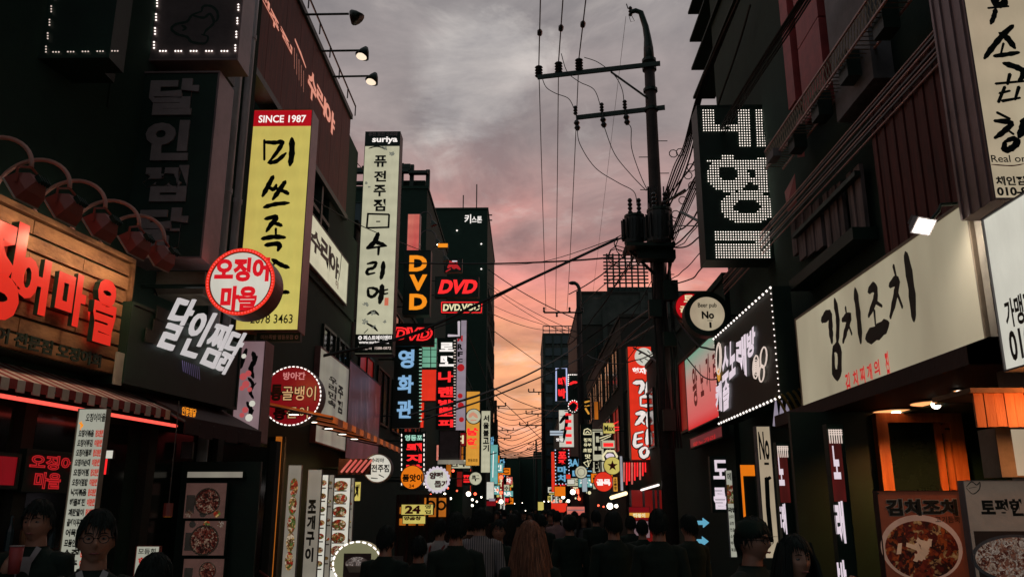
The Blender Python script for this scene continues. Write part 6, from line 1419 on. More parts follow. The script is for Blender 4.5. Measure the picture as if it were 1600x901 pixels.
# ================================================================== UTILITY POLES AND CABLES
def hz(px, py, Z): return hitp(px, py, V((0, 0, Z)), V((0, 0, 1)))
def insulator(mb, a, b, r, n=4):
    k = []; rr = []
    for i in range(2*n+1): k.append(a.lerp(b, i/(2*n))); rr.append(r if i % 2 else r*.55)
    mb.tube(k, rr, 8)
YP = 20.0; XP = hy(1019, 200, YP).x
ZT = hy(1010, 60, YP).z; z1 = hy(1012, 107, YP).z; z2 = hy(1030, 171, YP).z
up = thing('utility_pole', 'tall brown concrete utility pole with two crossarms and transformers right of centre', 'utility pole', (XP, YP, 0))
MB().tube([(XP, YP, 0), (XP, YP, 6), (XP, YP, z2), (XP, YP, ZT-.3)], [.185, .17, .145, .13], 14).build('shaft', 'pole', up, smooth=True)
e = hy(985, 19, YP)
MB().tube([V((XP, YP, ZT-.8)), V((XP, YP, ZT-.3)), V((XP-.01, YP, ZT)), V((XP-.05, YP, ZT+.35)), V((XP-.16, YP, e.z-.02)), V((XP-.3, YP, e.z+.04)), e], [.15, .13, .10, .085, .075, .07, .06], 10).build('top_bracket', 'dark2', up, smooth=True)
mb = MB(); insulator(mb, e+V((-.0, 0, -.12)), e+V((0, 0, .16)), .06, 3); mb.tube([e+V((-.06, 0, .1)), e+V((-.1, 0, .25))], .015, 4); mb.tube([e+V((.02, -.02, -.1)), e+V((.1, 0, -.28)), e+V((.0, 0, -.3)), e+V((-.05, 0, -.1))], .008, 4); mb.build('top_insulator', 'ceramic', up)
l1, r1 = hz(840, 121, z1), V((XP+.25, YP-.25, z1)); l2, r2 = hz(901, 184, z2), hz(1039, 168, z2)
def arm(a, b, nm='crossarm', t=.06):
    d = (b-a).normalized(); n = d.cross(V((0, 0, 1))); MB().obox(a-n*t/2+V((0, 0, t)), d, V((0, 0, -1)), n, (b-a).length, 2*t, t).build(nm, 'dark2', up)
arm(l1, r1); arm(l2, r2)
a, b = hz(955, 113, z1), hy(1011, 153, YP-.1); MB().tube([a, b], .03, 5).build('brace', 'dark2', up)
mb = MB()
for z in (z1+.22, z1-.02, z1-.65, z2): mb.tube([(XP, YP, z-.04), (XP, YP, z+.04)], .19, 12)
for i in range(9): mb.tube([(XP-.38*(i % 2), YP, z2-.9-i*.45), (XP+.38*((i+1) % 2), YP, z2-.9-i*.45)], .012, 4)
mb.build('bands_and_steps', 'dark2', up)
W3 = []
for x, ya in ((842, 121), (873, 115), (905, 110)):
    p = hz(x, ya, z1+.06); mb = MB(); insulator(mb, p, p+V((0, 0, .34)), .115, 4); mb.build('insulator', 'ceramic', up); W3.append(p+V((0, 0, .36)))
W4 = []
for x in (899, 940, 976):
    p = hz(x, 184-(x-900)*.116, z2); mb = MB(); insulator(mb, p+V((0, -.08, .30)), p+V((0, -.08, .05)), .065, 3); insulator(mb, p+V((.02, -.08, -.12)), p+V((.05, -.08, -.40)), .085, 2); mb.tube([p+V((0, -.08, .3)), p+V((.05, -.08, -.3))], .02, 5); mb.build('cutout_fuse', 'ceramic', up); W4.append(p+V((.06, -.08, -.4)))
def wire(pts, r, label, group=None, sag=0, parent=None, name='overhead_cable', mat='cable', n=5):
    pts = [V(p) for p in pts]
    if len(pts) == 2 and sag:
        a, b = pts; pts = [a.lerp(b, t/14)-V((0, 0, sag*4*(t/14)*(1-t/14))) for t in range(15)]
    elif len(pts) > 2: pts = [V(p) for p in smooth_line(pts, 6)]
    mb = MB().tube(pts, r, n)
    if parent: return mb.build(name, mat, parent)
    return mb.build(name, mat, label=label, cat='cable', group=group)
gw = 'three parallel overhead wires along the street'
for i, p in enumerate(W3):
    o_ = ('leftmost', 'middle', 'rightmost')[i]; far = hz((853, 868, 886)[i], 490, p.z)
    far = V((p.x+(.30, .26, .1)[i]*0+(hy((853, 868, 886)[i], 486, 45).x-p.x), 45, hy(868, 484, 45).z))
    wire([V((p.x-.12+.05*i, -25, p.z+.2)), p], .017, o_+' of three overhead wires, stretch running from the crossarm over the viewer', gw, sag=.02)
    wire([p, far], .014, o_+' of three overhead wires, stretch running from the crossarm down the street', gw, sag=.35)
    mb = MB()
    for t, r_ in ((1.0, .05), (3.2, .04)):
        q = p+V((0, -t*1.6, .02)); mb.tube([q-V((0, .14, 0)), q-V((0, .06, 0)), q+V((0, .06, 0)), q+V((0, .14, 0))], [r_*.6, r_*1.4, r_*1.4, r_*.6], 7)
    mb.build('wire_clamp', 'ceramic', up)
for pts in (((846, 118), (853, 136), (868, 146), (888, 154), (897, 170)), ((877, 84), (886, 112), (905, 128), (928, 140), (938, 165)), ((913, 90), (935, 98), (960, 118), (972, 140), (975, 162)),
            ((902, 199), (906, 225), (930, 262), (965, 285), (990, 299), (995, 318)), ((944, 198), (960, 240), (985, 272), (1010, 298)), ((979, 194), (986, 200), (987, 232), (1000, 272), (1013, 300))):
    wire([hy(x, y, YP-.1) for x, y in pts], .011, None, parent=up, name='lead')
wire([hy(978, 26, YP), hy(925, 470, 44)], .006, 'hair-thin line from the pole top slanting down to the next pole')
# transformers
def transformer(cx, y0, y1, w_, Yt):
    a, b = hy(cx, y0, Yt), hy(cx, y1, Yt); r_ = w_/2*Yt/F; t = thing_part = MB()
    h_ = a.z-b.z; t.tube([b, b+V((0, 0, .06)), a-V((0, 0, .08)), a], [r_*.9, r_, r_, r_*.75], 18).build('transformer_tank', 'trans', up, smooth=False)
    mb = MB()
    for k in range(14):
        t_ = 2*math.pi*k/14; d = V((math.cos(t_), math.sin(t_), 0)); mb.obox(b+d*r_*.98+V((0, 0, .15)), d, V((0, 0, 1)), d.cross(V((0, 0, 1))), .07, h_*.65, .015)
    mb.build('cooling_fins', 'trans', up)
    MB().tube([a-V((0, 0, .06)), a-V((0, 0, .0))], r_*1.04, 18).build('lid', 'dark2', up)
    for dx in (-.45, .45): mb = MB(); insulator(mb, a+V((dx*r_, -.1, 0)), a+V((dx*r_, -.1, .42)), .065, 4); mb.build('bushing', 'ceramic', up)
transformer(991, 337, 384, 32, 19.7); transformer(1030, 328, 383, 40, 19.3)
mb = MB(); p = hy(975, 390, 19.6); q = hy(1050, 390, 19.6); mb.box((p.x, 19.1, p.z-.05), (q.x, 19.95, p.z+.03)); mb.box((p.x+.3, 19.4, p.z-.28), (q.x+.05, 19.8, p.z-.06)); mb.build('platform', 'dark2', up)
mb = MB(); mb.tube([hy(985, 392, 19.6), hy(1035, 440, 20)], .04, 5); mb.tube([hy(1052, 392, 19.6), hy(1042, 440, 20)], .04, 5); mb.build('platform_brace', 'dark2', up)
# cables spiralling down the pole and messy junctions
random.seed(11)
for i in range(10):
    x = random.uniform(-.26, .26); mb = MB(); pts = [V((XP+x+random.uniform(-.05, .05), YP-.22+random.uniform(-.06, 0), z)) for z in (9.6, 8.5, 7.4, 6.3, 5.2, 4.1, 3.1)]
    mb.tube([V(p) for p in smooth_line(pts, 4)], random.uniform(.012, .03), 5).build('riser_cable', 'cable', up)
for (x, y, w2, h2) in ((1046, 440, .35, .5), (1022, 470, .3, .42), (1045, 520, .3, .35), (1044, 640, .28, .5)):
    p = hy(x, y, YP-.25); MB().box((p.x-w2/2, YP-.42, p.z-h2), (p.x+w2/2, YP-.22, p.z)).build('junction_box', 'dark2', up)
for i in range(9):
    c = hy(990+random.uniform(-28, 60), 388+random.uniform(-8, 26), 19.5); mb = MB(); r_ = random.uniform(.12, .3)
    mb.tube([c+V((math.cos(t*.6)*r_, math.sin(t*.6)*.08, math.sin(t*.6)*r_*random.uniform(.8, 1.2))) for t in range(9)], .013, 4).build('loose_loop', 'cable', up)
# messy spans left of the pole
cabs = [
 ([(498, 557, 17), (640, 523, 18), (765, 466, 19), (965, 373, 19.8)], .035, 'thick twisted cable rising from the left buildings to the transformers'),
 ([(560, 547, 17.2), (700, 505, 18.2), (800, 452, 19), (990, 362, 19.8)], .014, 'thinner cable lying just above the thick twisted cable'),
 ([(625, 411, 26), (762, 412, 24), (880, 408, 22), (958, 402, 20)], .026, 'nearly level dark cable from the tower to the pole platform'),
 ([(762, 413, 50), (800, 414, 40), (860, 406, 28), (966, 371, 20)], .012, 'thin sagging cable above the nearly level dark cable'),
 ([(762, 420, 54), (905, 500, 45)], .03, 'cable slanting down from the dark tower to the second pole'),
 ([(762, 442, 54), (906, 520, 45)], .018, 'upper thin cable slanting from the tower under the first slanting cable'),
 ([(762, 447, 54), (906, 531, 45)], .018, 'second thin cable slanting from the tower just below its twin'),
 ([(762, 473, 54), (908, 520, 46)], .016, 'thin cable from the middle of the tower towards the brown building'),
 ([(762, 487, 54), (850, 515, 100)], .03, 'thin cable from the tower to the top of the glass tower'),
 ([(762, 510, 54), (850, 573, 70), (900, 610, 70)], .026, 'cable falling from the tower across the peach sky'),
 ([(640, 648, 22), (762, 612, 26), (850, 572, 34), (905, 538, 44), (1000, 470, 40)], .035, 'thick low cable crossing the street above the golden sign'),
 ([(660, 655, 24), (762, 622, 28), (860, 582, 36), (905, 560, 44)], .03, 'second thick low cable just under the first'),
 ([(762, 600, 60), (800, 622, 62), (850, 640, 64), (904, 642, 45)], .03, 'sagging cable at the level of the low poles'),
 ([(762, 606, 60), (810, 650, 62), (850, 690, 64)], .026, 'steep thin cable falling to the far right pole'),
 ([(762, 633, 70), (848, 636, 75)], .03, 'level thin cable between the two far crossarms'),
 ([(790, 680, 80), (848, 652, 75), (905, 600, 45)], .03, 'cable rising from the far left pole to the second pole'),
 ([(755, 712, 46), (800, 700, 60), (846, 684, 75)], .035, 'low cable passing behind the white vertical sign'),
 ([(775, 645, 70), (762, 600, 45), (730, 520, 36)], .02, 'thin cable climbing left from the far left pole'),
 ([(905, 560, 45), (960, 520, 32), (1036, 470, 20)], .03, 'upper cable joining the second pole to the near pole'),
 ([(905, 590, 45), (965, 545, 32), (1038, 500, 20)], .03, 'middle cable joining the second pole to the near pole'),
 ([(905, 640, 45), (950, 560, 30), (1036, 480, 20)], .03, 'steep cable joining the second pole to the near pole'),
 ([(905, 480, 45), (950, 440, 32), (1030, 395, 20)], .02, 'highest cable joining the second pole to the near pole'),
 ([(990, 543, 27), (1012, 555, 25), (1040, 575, 20)], .03, 'cable crossing in front of the red vertical sign'),
 ([(362, 210, 12), (430, 268, 14), (548, 345, 18), (660, 392, 26)], .012, 'thin cable crossing the yellow sign and the tall white hanging sign'),
 ([(548, 243, 20), (570, 268, 24), (600, 300, 34)], .012, 'thin cable slanting behind the tall white hanging sign'),
 ([(1040, 352, 19.8), (1092, 353, 15), (1105, 352, 13.8)], .012, 'thin level cable from the transformers to the LED sign'),
]
for pts, r_, lab in cabs:
    P_ = [hy(*p) for p in pts]; wire(P_, r_, lab, sag=.25 if len(P_) == 2 else 0)
# right bundles
bun = thing('cable_bundle', 'thick bundle of cables climbing from the pole across the LED sign', 'cable bundle', hy(1045, 380, 19.7))
for i in range(5):
    dx = i*2.2; wire([hy(1040+dx, 385+i, 19.6), hy(1090+dx, 268+dx, 15.5), hy(1148+dx, 160+dx, 12.2), hy(1252+dx*2, -5, 9.2), hy(1380, -200, 7)], (.015, .021, .011, .015, .012)[i], None, parent=bun, name='cable')
mb = MB()
for x, y in ((1075, 274), (1082, 290), (1067, 313), (1056, 335), (1080, 262), (1050, 350), (1052, 240), (1063, 238)):
    c = hy(x, y, 17); mb.tube([c+V((.09*math.cos(t*.7), 0, .09*math.sin(t*.7))) for t in range(10)], .011, 4)
mb.build('cable_loop', 'cable', bun, kind='stuff')
MB().tube([hy(1064, 331, 17), hy(1093, 346, 15)], .03, 5).build('strut', 'dark2', bun); MB().tube([hy(1036, 318, 19.5), hy(1070, 297, 17)], .03, 5).build('strut', 'dark2', bun)
bun = thing('cable_bundle', 'loose bundle of thin cables rising from the pole beside the louvres', 'cable bundle', hy(1035, 325, 19.7))
for i in range(6):
    d = (0, 3, 6, 9, 12, 16)[i]; wire([hy(1033+i, 322+i*3, 19.6), hy(1052+d*.9, 262+d, 18.2), hy(1068+d, 228-d*.4, 17.4), hy(1086+d*.5, 160, 16), hy(1108+d*.4, 100, 15), hy(1180, -60, 12)], .014+.007*(i % 2), None, parent=bun, name='cable')
tg = thing('cable_tangle', 'messy tangle of service cables strung from the pole to the buildings on both sides', 'cables', V((XP, YP, 5)))
random.seed(77)
for i in range(16):
    z0 = random.uniform(5.0, 9.4); right = i % 3 != 0; a = V((XP+(.2 if right else -.2), YP-.2, z0))
    bq = V((4.0, random.uniform(12.5, 16.3), z0+random.uniform(-1.8, 1.0))) if right else V((XP-random.uniform(1.0, 3.2), YP+random.uniform(6, 22), z0+random.uniform(-.5, 1.2)))
    sg = random.uniform(.15, .7); wire([a.lerp(bq, t/12)-V((0, 0, sg*4*(t/12)*(1-t/12)))+V((random.uniform(-.02, .02), 0, random.uniform(-.02, .02))) for t in range(13)], random.uniform(.010, .022), None, parent=tg, name='cable')
# other poles
def pole(px, ypx, ytop, Y, arms, label, lamp=None, r_=.16):
    c = hy(px, ypx, Y); zt_ = hy(px, ytop, Y).z; g = thing('utility_pole', label, 'utility pole', (c.x, Y, 0))
    MB().tube([(c.x, Y, 0), (c.x, Y, zt_*.5), (c.x, Y, zt_)], [r_*1.2, r_, r_*.75], 8).build('shaft', 'pole', g)
    for x0, x1, y in arms:
        a, b = hy(x0, y, Y-.2), hy(x1, y, Y-.2); MB().tube([a, b], .05, 4).build('crossarm', 'dark2', g)
        n = 3
        for k in range(n+1):
            mb = MB(); p = a.lerp(b, k/n); insulator(mb, p, p+V((0, 0, .3 if (k+int(ytop)) % 3 else -.25)), .07, 2)
            mb.build('insulator', 'ceramic', g)
    if lamp:
        pts = [hy(x, y, Y) for x, y in lamp]; MB().tube([V(p) for p in smooth_line(pts, 4)], [.13]*0 or .10, 7).build('lamp_arm', 'dark2', g); MB().ball(pts[-1], .2, 8, 5, (1.3, 1, .5)).build('lamp_head', 'dark2', g)
    return g
pole(906, 560, 455, 45, [(850, 910, 488)], 'second utility pole with a curved street lamp before the brown building', [(906, 470), (905, 452), (901, 444), (895, 442)], .17)
pole(849, 660, 598, 75, [(826, 850, 612), (822, 850, 646), (812, 850, 664)], 'far utility pole with three short crossarms beside the glass tower')
pole(774, 700, 625, 70, [(758, 790, 634)], 'far thin utility pole above the white vertical sign')
pole(776, 720, 655, 95, [(776, 802, 672), (768, 798, 684)], 'farther small utility pole behind the cyan sign')
pole(838, 730, 688, 120, [(826, 848, 694), (824, 846, 702)], 'most distant utility pole at the street end')
for i in range(9):
    ya = 634+i*7; wire([hy(758, ya-2, 62), hy(800, ya+14+i, 85), hy(848, ya+4-i, 76)], .03, 'one of the many thin sagging cables massed above the street end', 'sagging cables massed above the street end')
for i in range(6):
    wire([hy(770+i*3, 700+i*3, 80), hy(812, 706+i*2, 100), hy(850, 690+i*5, 80)], .04, 'one of the lowest dark cables over the far rooftops', 'lowest dark cables over the far rooftops')

# ================================================================== PEOPLE
def ell_loft(rings, n=20):
    vs = []; fs = []
    for c, rx, ry in rings:
        for k in range(n): t = 2*math.pi*k/n; vs.append((c[0]+rx*math.cos(t), c[1]+ry*math.sin(t), c[2]))
    for i in range(len(rings)-1):
        for k in range(n): fs.append((i*n+k, i*n+(k+1) % n, (i+1)*n+(k+1) % n, (i+1)*n+k))
    fs += [tuple(range(n))[::-1], tuple((len(rings)-1)*n+k for k in range(n))]; return vs, fs
HC = V((0, -.012, 1.632))
def head_mesh(nu=48, nv=36):
    vs = []; fs = []
    g = lambda x, s: math.exp(-(x/s)**2)
    for i in range(nv+1):
        th = math.pi*i/nv
        for k in range(nu):
            ph = 2*math.pi*k/nu; x, y, z = math.sin(th)*math.cos(ph), math.sin(th)*math.sin(ph), math.cos(th)
            X, Y, Z = x*.076, y*.096, z*.118
            if z < 0: X *= 1-.30*(-z)**1.6; Y *= 1-.10*(-z) if y < 0 else 1-.28*(-z)
            if y > 0 and z > -.3: Y *= 1.04
            if y < 0:
                fr = -y
                Y -= .024*g(X, .011)*g(Z+.022, .017)*fr; Y -= .014*g(X, .009)*g(Z-.004, .024)*fr      # nose
                Y += .012*(g(X-.032, .016)+g(X+.032, .016))*g(Z-.008, .013)*fr                         # sockets
                Y -= .005*(g(X-.03, .024)+g(X+.03, .024))*g(Z-.030, .010)*fr                           # brow
                Y -= .008*g(X, .022)*g(Z+.060, .008)*fr; Y += .004*g(X, .024)*g(Z+.0665, .003)*fr      # lips
                Y -= .010*g(X, .022)*g(Z+.098, .014)*fr; Y -= .004*(g(X-.045, .02)+g(X+.045, .02))*g(Z+.02, .02)*fr
            vs.append((HC.x+X, HC.y+Y, HC.z+Z))
    for i in range(nv):
        for k in range(nu): fs.append((i*nu+k, (i+1)*nu+k, (i+1)*nu+(k+1) % nu, i*nu+(k+1) % nu))
    return vs, fs
def hand(mb, wr, d, side, palm_n, curl=.4, s=1.):
    """wrist point, direction to the knuckles, thumb side axis, palm normal"""
    d = V(d).normalized(); side = V(side).normalized(); pn = V(palm_n).normalized()
    c = wr+d*.045*s
    mb.tube([wr, wr+d*.02*s, wr+d*.055*s, wr+d*.09*s], [.026*s, .030*s, .036*s, .030*s], 10)
    for i, (off, L_) in enumerate(((.026, .072), (.009, .080), (-.009, .075), (-.025, .058))):
        a = wr+d*.080*s+side*off*s; b = a+(d*math.cos(curl)+pn*math.sin(curl))*L_*.5*s; c2 = b+(d*math.cos(curl*2.6)+pn*math.sin(curl*2.6))*L_*.34*s; e = c2+(d*math.cos(curl*3.6)+pn*math.sin(curl*3.6))*L_*.26*s
        mb.tube([a-d*.02, a, b, c2, e], [.0095*s, .0095*s, .009*s, .008*s, .006*s], 8)
    a = wr+d*.025*s+side*.026*s; mb.tube([a, a+(side*.7+d*.7+pn*.3)*.032*s, a+(side*.45+d*.95+pn*.5)*.060*s], [.0125*s, .0105*s, .008*s], 8)
def build_person(pose='stand', female=False, vox=.010):
    mb = MB(); w = .90 if female else 1.
    v, f = ell_loft([((0, 0, .84), .13, .10), ((0, .005, .90), .165, .118), ((0, .005, .97), .165*w+.008, .115), ((0, 0, 1.09), .142*w, .10), ((0, 0, 1.22), .160*w, .112), ((0, 0, 1.34), .180*w, .115), ((0, .005, 1.41), .165*w, .095), ((0, .01, 1.45), .10*w, .075), ((0, .01, 1.48), .062, .062), ((0, .0, 1.56), .055*w, .058), ((0, -.01, 1.60), .05, .055)]); mb.add(v, f)
    v, f = head_mesh(); mb.add(v, f)
    for s in (-1, 1): mb.ball(HC+V((s*.077, .008, -.012)), .03, 10, 8, (.33, .62, 1.0))
    st = .16 if pose == 'walk' else 0.
    bones = [('torso', V((0, 0, .95)), V((0, 0, 1.42))), ('head', V((0, 0, 1.52)), V((0, 0, 1.72)))]
    for s in (-1, 1):
        k = st*s
        hip, knee, ank = V((s*.088, 0, .88)), V((s*.10, -.02-k*.9, .49)), V((s*.10, .02-k*1.5+(.08 if k < 0 else 0), .09+(.03 if k < 0 else 0)))
        mb.tube([hip+V((0, 0, .03)), hip, hip.lerp(knee, .5), knee, knee.lerp(ank, .3), ank], [.085, .088, .074, .054, .056, .036], 14)
        mb.tube([ank+V((0, .045, -.05)), ank+V((0, .0, -.045)), ank+V((0, -.09, -.058)), ank+V((0, -.165, -.066))], [.03, .04, .036, .022], 10)
        bones += [('leg', hip, knee), ('leg', knee, ank), ('foot', ank+V((0, .03, -.05)), ank+V((0, -.16, -.06)))]
        sh = V((s*.172*w, .005, 1.405)); el = V((s*.225, .03+k*.3, 1.13)); wr = V((s*.235, -.05+k*.6, .89)); hd = (wr-el); pn = V((-s, 0, 0)); ts = V((0, -1, 0)); cu = .35
        if pose == 'drink' and s < 0:   # the hand on screen left, raised to the chest around a cup
            el = V((-.25, -.08, 1.15)); wr = V((-.035, -.26, 1.335)); hd = V((.25, -.12, .8)); pn = V((.85, -.5, 0)); ts = V((-.3, -.1, 1)); cu = .75
        if pose == 'reach' and s < 0: el = V((-.36, -.05, 1.24)); wr = V((-.58, -.16, 1.36)); hd = wr-el; pn = V((0, 0, -1)); ts = V((0, -1, 0))
        mb.tube([sh+V((-s*.05, 0, .0)), sh, sh.lerp(el, .5), el, el.lerp(wr, .35), wr], [.055, .056, .045, .038, .038, .025], 12)
        hand(mb, wr, hd, ts, pn, cu); bones += [('arm', sh, el), ('arm', el, wr), ('hand', wr, wr+V(hd).normalized()*.16)]
        if pose == 'drink' and s < 0: CUP[0] = (wr+V(hd).normalized()*.09+V(pn).normalized()*.045)
    me = bpy.data.meshes.new('p'); me.from_pydata([V(p) for p in mb.v], [], mb.f); o = bpy.data.objects.new('p', me); COL.objects.link(o)
    md = o.modifiers.new('r', 'REMESH'); md.mode = 'VOXEL'; md.voxel_size = vox; md.use_smooth_shade = True
    sm = o.modifiers.new('s', 'SMOOTH'); sm.factor = .5; sm.iterations = 2
    dg = bpy.context.evaluated_depsgraph_get(); dg.update(); body = bpy.data.meshes.new_from_object(o.evaluated_get(dg)); bpy.data.objects.remove(o)
    body.polygons.foreach_set('use_smooth', [True]*len(body.polygons)); body.materials.clear(); body.materials.append(M['skin'])
    n = len(body.vertices); co = np.empty(n*3); body.vertices.foreach_get('co', co); co = co.reshape(-1, 3); nm = np.empty(n*3); body.vertex_normals.foreach_get('vector', nm); nm = nm.reshape(-1, 3)
    best = np.full(n, 9.); reg = np.zeros(n, int); names = ['torso', 'head', 'leg', 'foot', 'arm', 'hand']; rad = dict(torso=.13, head=.08, leg=.06, foot=.03, arm=.04, hand=.02)
    for nm_, a, b in bones:
        a = np.array(a); b = np.array(b); ab = b-a; t = np.clip(((co-a)@ab)/(ab@ab), 0, 1); d = np.linalg.norm(co-(a+t[:, None]*ab), axis=1)-rad[nm_]; k = d < best; best[k] = d[k]; reg[k] = names.index(nm_)
    tor = (reg == 0)
    top = (tor & (co[:, 2] > .86) & (co[:, 2] < 1.50)) | (reg == 4) | ((reg == 1) & (co[:, 2] < 1.495) & ((co[:, 1] > -.02) | (co[:, 2] < 1.475)))
    bot = (reg == 2) | (tor & (co[:, 2] < 1.0)); ft = reg == 3
    polys = [tuple(p.vertices) for p in body.polygons]
    def shell(mask, off, mat, wr=.004, nm2='c'):
        idx = -np.ones(n, int); idx[np.where(mask)[0]] = np.arange(mask.sum()); P_ = co[mask]; Nn = nm[mask]
        w_ = np.array([noise.noise(V(p)*11)*wr for p in P_]); Q = P_+Nn*(off+w_)[:, None]
        fs = [tuple(int(idx[i]) for i in p) for p in polys if all(mask[i] for i in p)]
        m2 = bpy.data.meshes.new(nm2); m2.from_pydata(Q.tolist(), [], fs); m2.materials.append(M[mat]); m2.polygons.foreach_set('use_smooth', [True]*len(fs)); return m2
    return dict(body=body, jacket=shell(top, .014, 'c_black', .009, 'jacket'), trousers=shell(bot, .009, 'c_black', .006, 'trousers'), shoes=shell(ft, .006, 'c_black', 0, 'shoes'))
CUP = [None]
def hair_mesh(kind, mat='hair'):
    vs = []; fs = []; nu, nv = 40, 26
    def keep(x, y, z):
        zf = .36+.30*noise.noise(V((x*3.1+4, y, 0)))
        if kind == 'short': return z > (zf if y < -.55 else (-.05-.55*max(0, y) if y > -.25 else .18))
        return z > (zf if y < -.62 else (.05 if y < -.3 else -.6))
    P = []
    for i in range(nv+1):
        th = math.pi*i/nv
        for k in range(nu):
            ph = 2*math.pi*k/nu; x, y, z = math.sin(th)*math.cos(ph), math.sin(th)*math.sin(ph), math.cos(th)
            q = V((x*.076, y*.098, z*.118)); r_ = 1.10+.10*max(0, z)+.09*noise.noise(V((x*3.2+7, y*3.2, z*2.5)))+.025*math.sin(ph*17+z*5)
            vs.append(HC+V((0, .004, .002))+q*r_); P.append((x, y, z))
    for i in range(nv):
        for k in range(nu):
            f = (i*nu+k, (i+1)*nu+k, (i+1)*nu+(k+1) % nu, i*nu+(k+1) % nu)
            if all(keep(*P[j]) for j in f): fs.append(f)
    if kind == 'long':
        b = len(vs); na, nz = 40, 14; L_ = .37
        for j in range(nz+1):
            t = j/nz
            for k in range(na+1):
                a = math.radians(-42+264*k/na); rr = (.094+.075*t+.006*math.sin(k*2.7+t*2)+.004*math.sin(k*6.1)); z = HC.z+.03-t*L_-(.02*math.sin(k*1.9) if t > .9 else 0)
                vs.append(V((math.cos(a)*rr*(1.0+.1*t), math.sin(a)*rr*1.08-.008, z)))
        for j in range(nz):
            for k in range(na): fs.append((b+j*(na+1)+k, b+(j+1)*(na+1)+k, b+(j+1)*(na+1)+k+1, b+j*(na+1)+k+1))
    rr_ = random.Random(hash(kind) % 97 if False else len(kind)); sm = MB()
    for _ in range(620):
        x, y, z = rr_.gauss(0, 1), rr_.gauss(0, 1), rr_.gauss(.3, 1); l = math.sqrt(x*x+y*y+z*z); x, y, z = x/l, y/l, z/l
        if not keep(x, y, z): continue
        th = math.acos(z); ph = math.atan2(y, x)+rr_.uniform(-.1, .1); pts = []; dp = rr_.uniform(-.5, .5); lf = rr_.uniform(.0, .10)
        for q_ in range(5):
            t_ = th-.25+q_*.14; p_ = ph+dp*q_*.12; u = V((math.sin(t_)*math.cos(p_)*.076, math.sin(t_)*math.sin(p_)*.098, math.cos(t_)*.118))
            pts.append(HC+V((0, .004, .002))+u*(1.13+.05*max(0, math.cos(t_))+lf*q_/4))
        sm.tube(pts, [.0035, .004, .0035, .0025, .0008], 3)
    if kind == 'long':
        for _ in range(260):
            a = math.radians(rr_.uniform(-46, 226)); z0 = rr_.uniform(.02, .10); ln = rr_.uniform(.28, .42); pts = []
            for q_ in range(7):
                t_ = q_/6; r0 = .090+.075*min(1, t_*ln/.37)+rr_.uniform(0, .004)+.004*math.sin(a*9); r0 *= (1 if z0-t_*ln < .03 else .93); aa = a+.05*math.sin(t_*3+a*5)
                pts.append(V((math.cos(aa)*r0*1.06, math.sin(aa)*r0*1.12-.008, HC.z+z0-t_*ln)))
            sm.tube(pts, [.002, .0038, .004, .004, .0035, .0025, .0008], 3)
    b_ = len(vs); vs += [V(p) for p in sm.v]; fs += [tuple(i_+b_ for i_ in f) for f in sm.f]
    m = bpy.data.meshes.new('hair'); m.from_pydata(vs, [], fs); m.materials.append(M[mat]); m.polygons.foreach_set('use_smooth', [True]*len(fs)); return m
def simple(mb, name, mat):
    m = bpy.data.meshes.new(name); m.from_pydata([V(p) for p in mb.v], [], mb.f); m.materials.append(M[mat]); m.polygons.foreach_set('use_smooth', [True]*len(m.polygons)); return m
def eye_meshes():
    o = []
    for s in (-1, 1):
        o.append(('eye', simple(MB().ball(HC+V((s*.031, -.0775, .008)), .0125, 12, 8, (1, .9, .5)), 'eye', 'eye')))
        o.append(('iris', simple(MB().ball(HC+V((s*.031, -.0865, .008)), .0052, 10, 6, (1, .6, 1)), 'iris', 'iris')))
        o.append(('eyebrow', simple(MB().tube([HC+V((s*.014, -.094, .029)), HC+V((s*.032, -.092, .034)), HC+V((s*.050, -.080, .029))], [.0022, .0035, .0016], 6), 'brow', 'hair')))
    return o
lips_m = lambda: simple(MB().tube([HC+V((-.023, -.092, -.062)), HC+V((-.009, -.1005, -.058)), HC+V((0, -.1015, -.060)), HC+V((.009, -.1005, -.058)), HC+V((.023, -.092, -.062))], [.002, .0052, .0055, .0052, .002], 8), 'lips', 'lip')
BODY = dict(near=build_person('stand', False, .0075), drink=build_person('drink', False, .0075), fem=build_person('stand', True, .0075), walk=build_person('walk', False, .012), walkf=build_person('walk', True, .012), reach=build_person('reach', False, .011))
HM = dict(short=hair_mesh('short'), long=hair_mesh('long'), fair=hair_mesh('long', 'hairf'))
EY = eye_meshes(); LP = lips_m()
mb = MB()
for s in (-1, 1):
    mb.tube([HC+V((s*.033+.022*math.cos(t*.5236), -.104+.004*abs(math.cos(t*.5236)), .006+.018*math.sin(t*.5236))) for t in range(13)], .0022, 5)
    mb.tube([HC+V((s*.056, -.098, .012)), HC+V((s*.078, -.02, .010)), HC+V((s*.078, .02, .0))], .002, 5)
mb.tube([HC+V((-.011, -.106, .010)), HC+V((.011, -.106, .010))], .002, 5); GLS = simple(mb, 'glasses', 'iris')
mb = MB(); mb.tube([HC+V((0, .005, .02)), HC+V((0, .005, .06)), HC+V((0, .005, .11)), HC+V((0, .005, .135))], [.092, .098, .085, .03], 24); mb.add(*[[HC+V((.07*math.cos(t), -.085-.07*math.sin(t), .03)) for t in [math.pi*k/10 for k in range(11)]], [tuple(range(11))]]); CAPM = simple(mb, 'cap', 'c_black')
mb = MB()
for s in (-1, 1): mb.add([(s*.02, -.118, 1.36), (s*.055, -.125, 1.42), (s*.07, -.07, 1.485), (s*.045, -.085, 1.50), (s*.008, -.115, 1.40)], [(0, 1, 2, 3, 4)])
mb.add([(-.05, -.124, 1.44), (.05, -.124, 1.44), (.02, -.138, 1.12), (-.02, -.138, 1.12)], [(0, 1, 2, 3)]); COLR = simple(mb, 'shirt', 'c_white')
mb = MB()
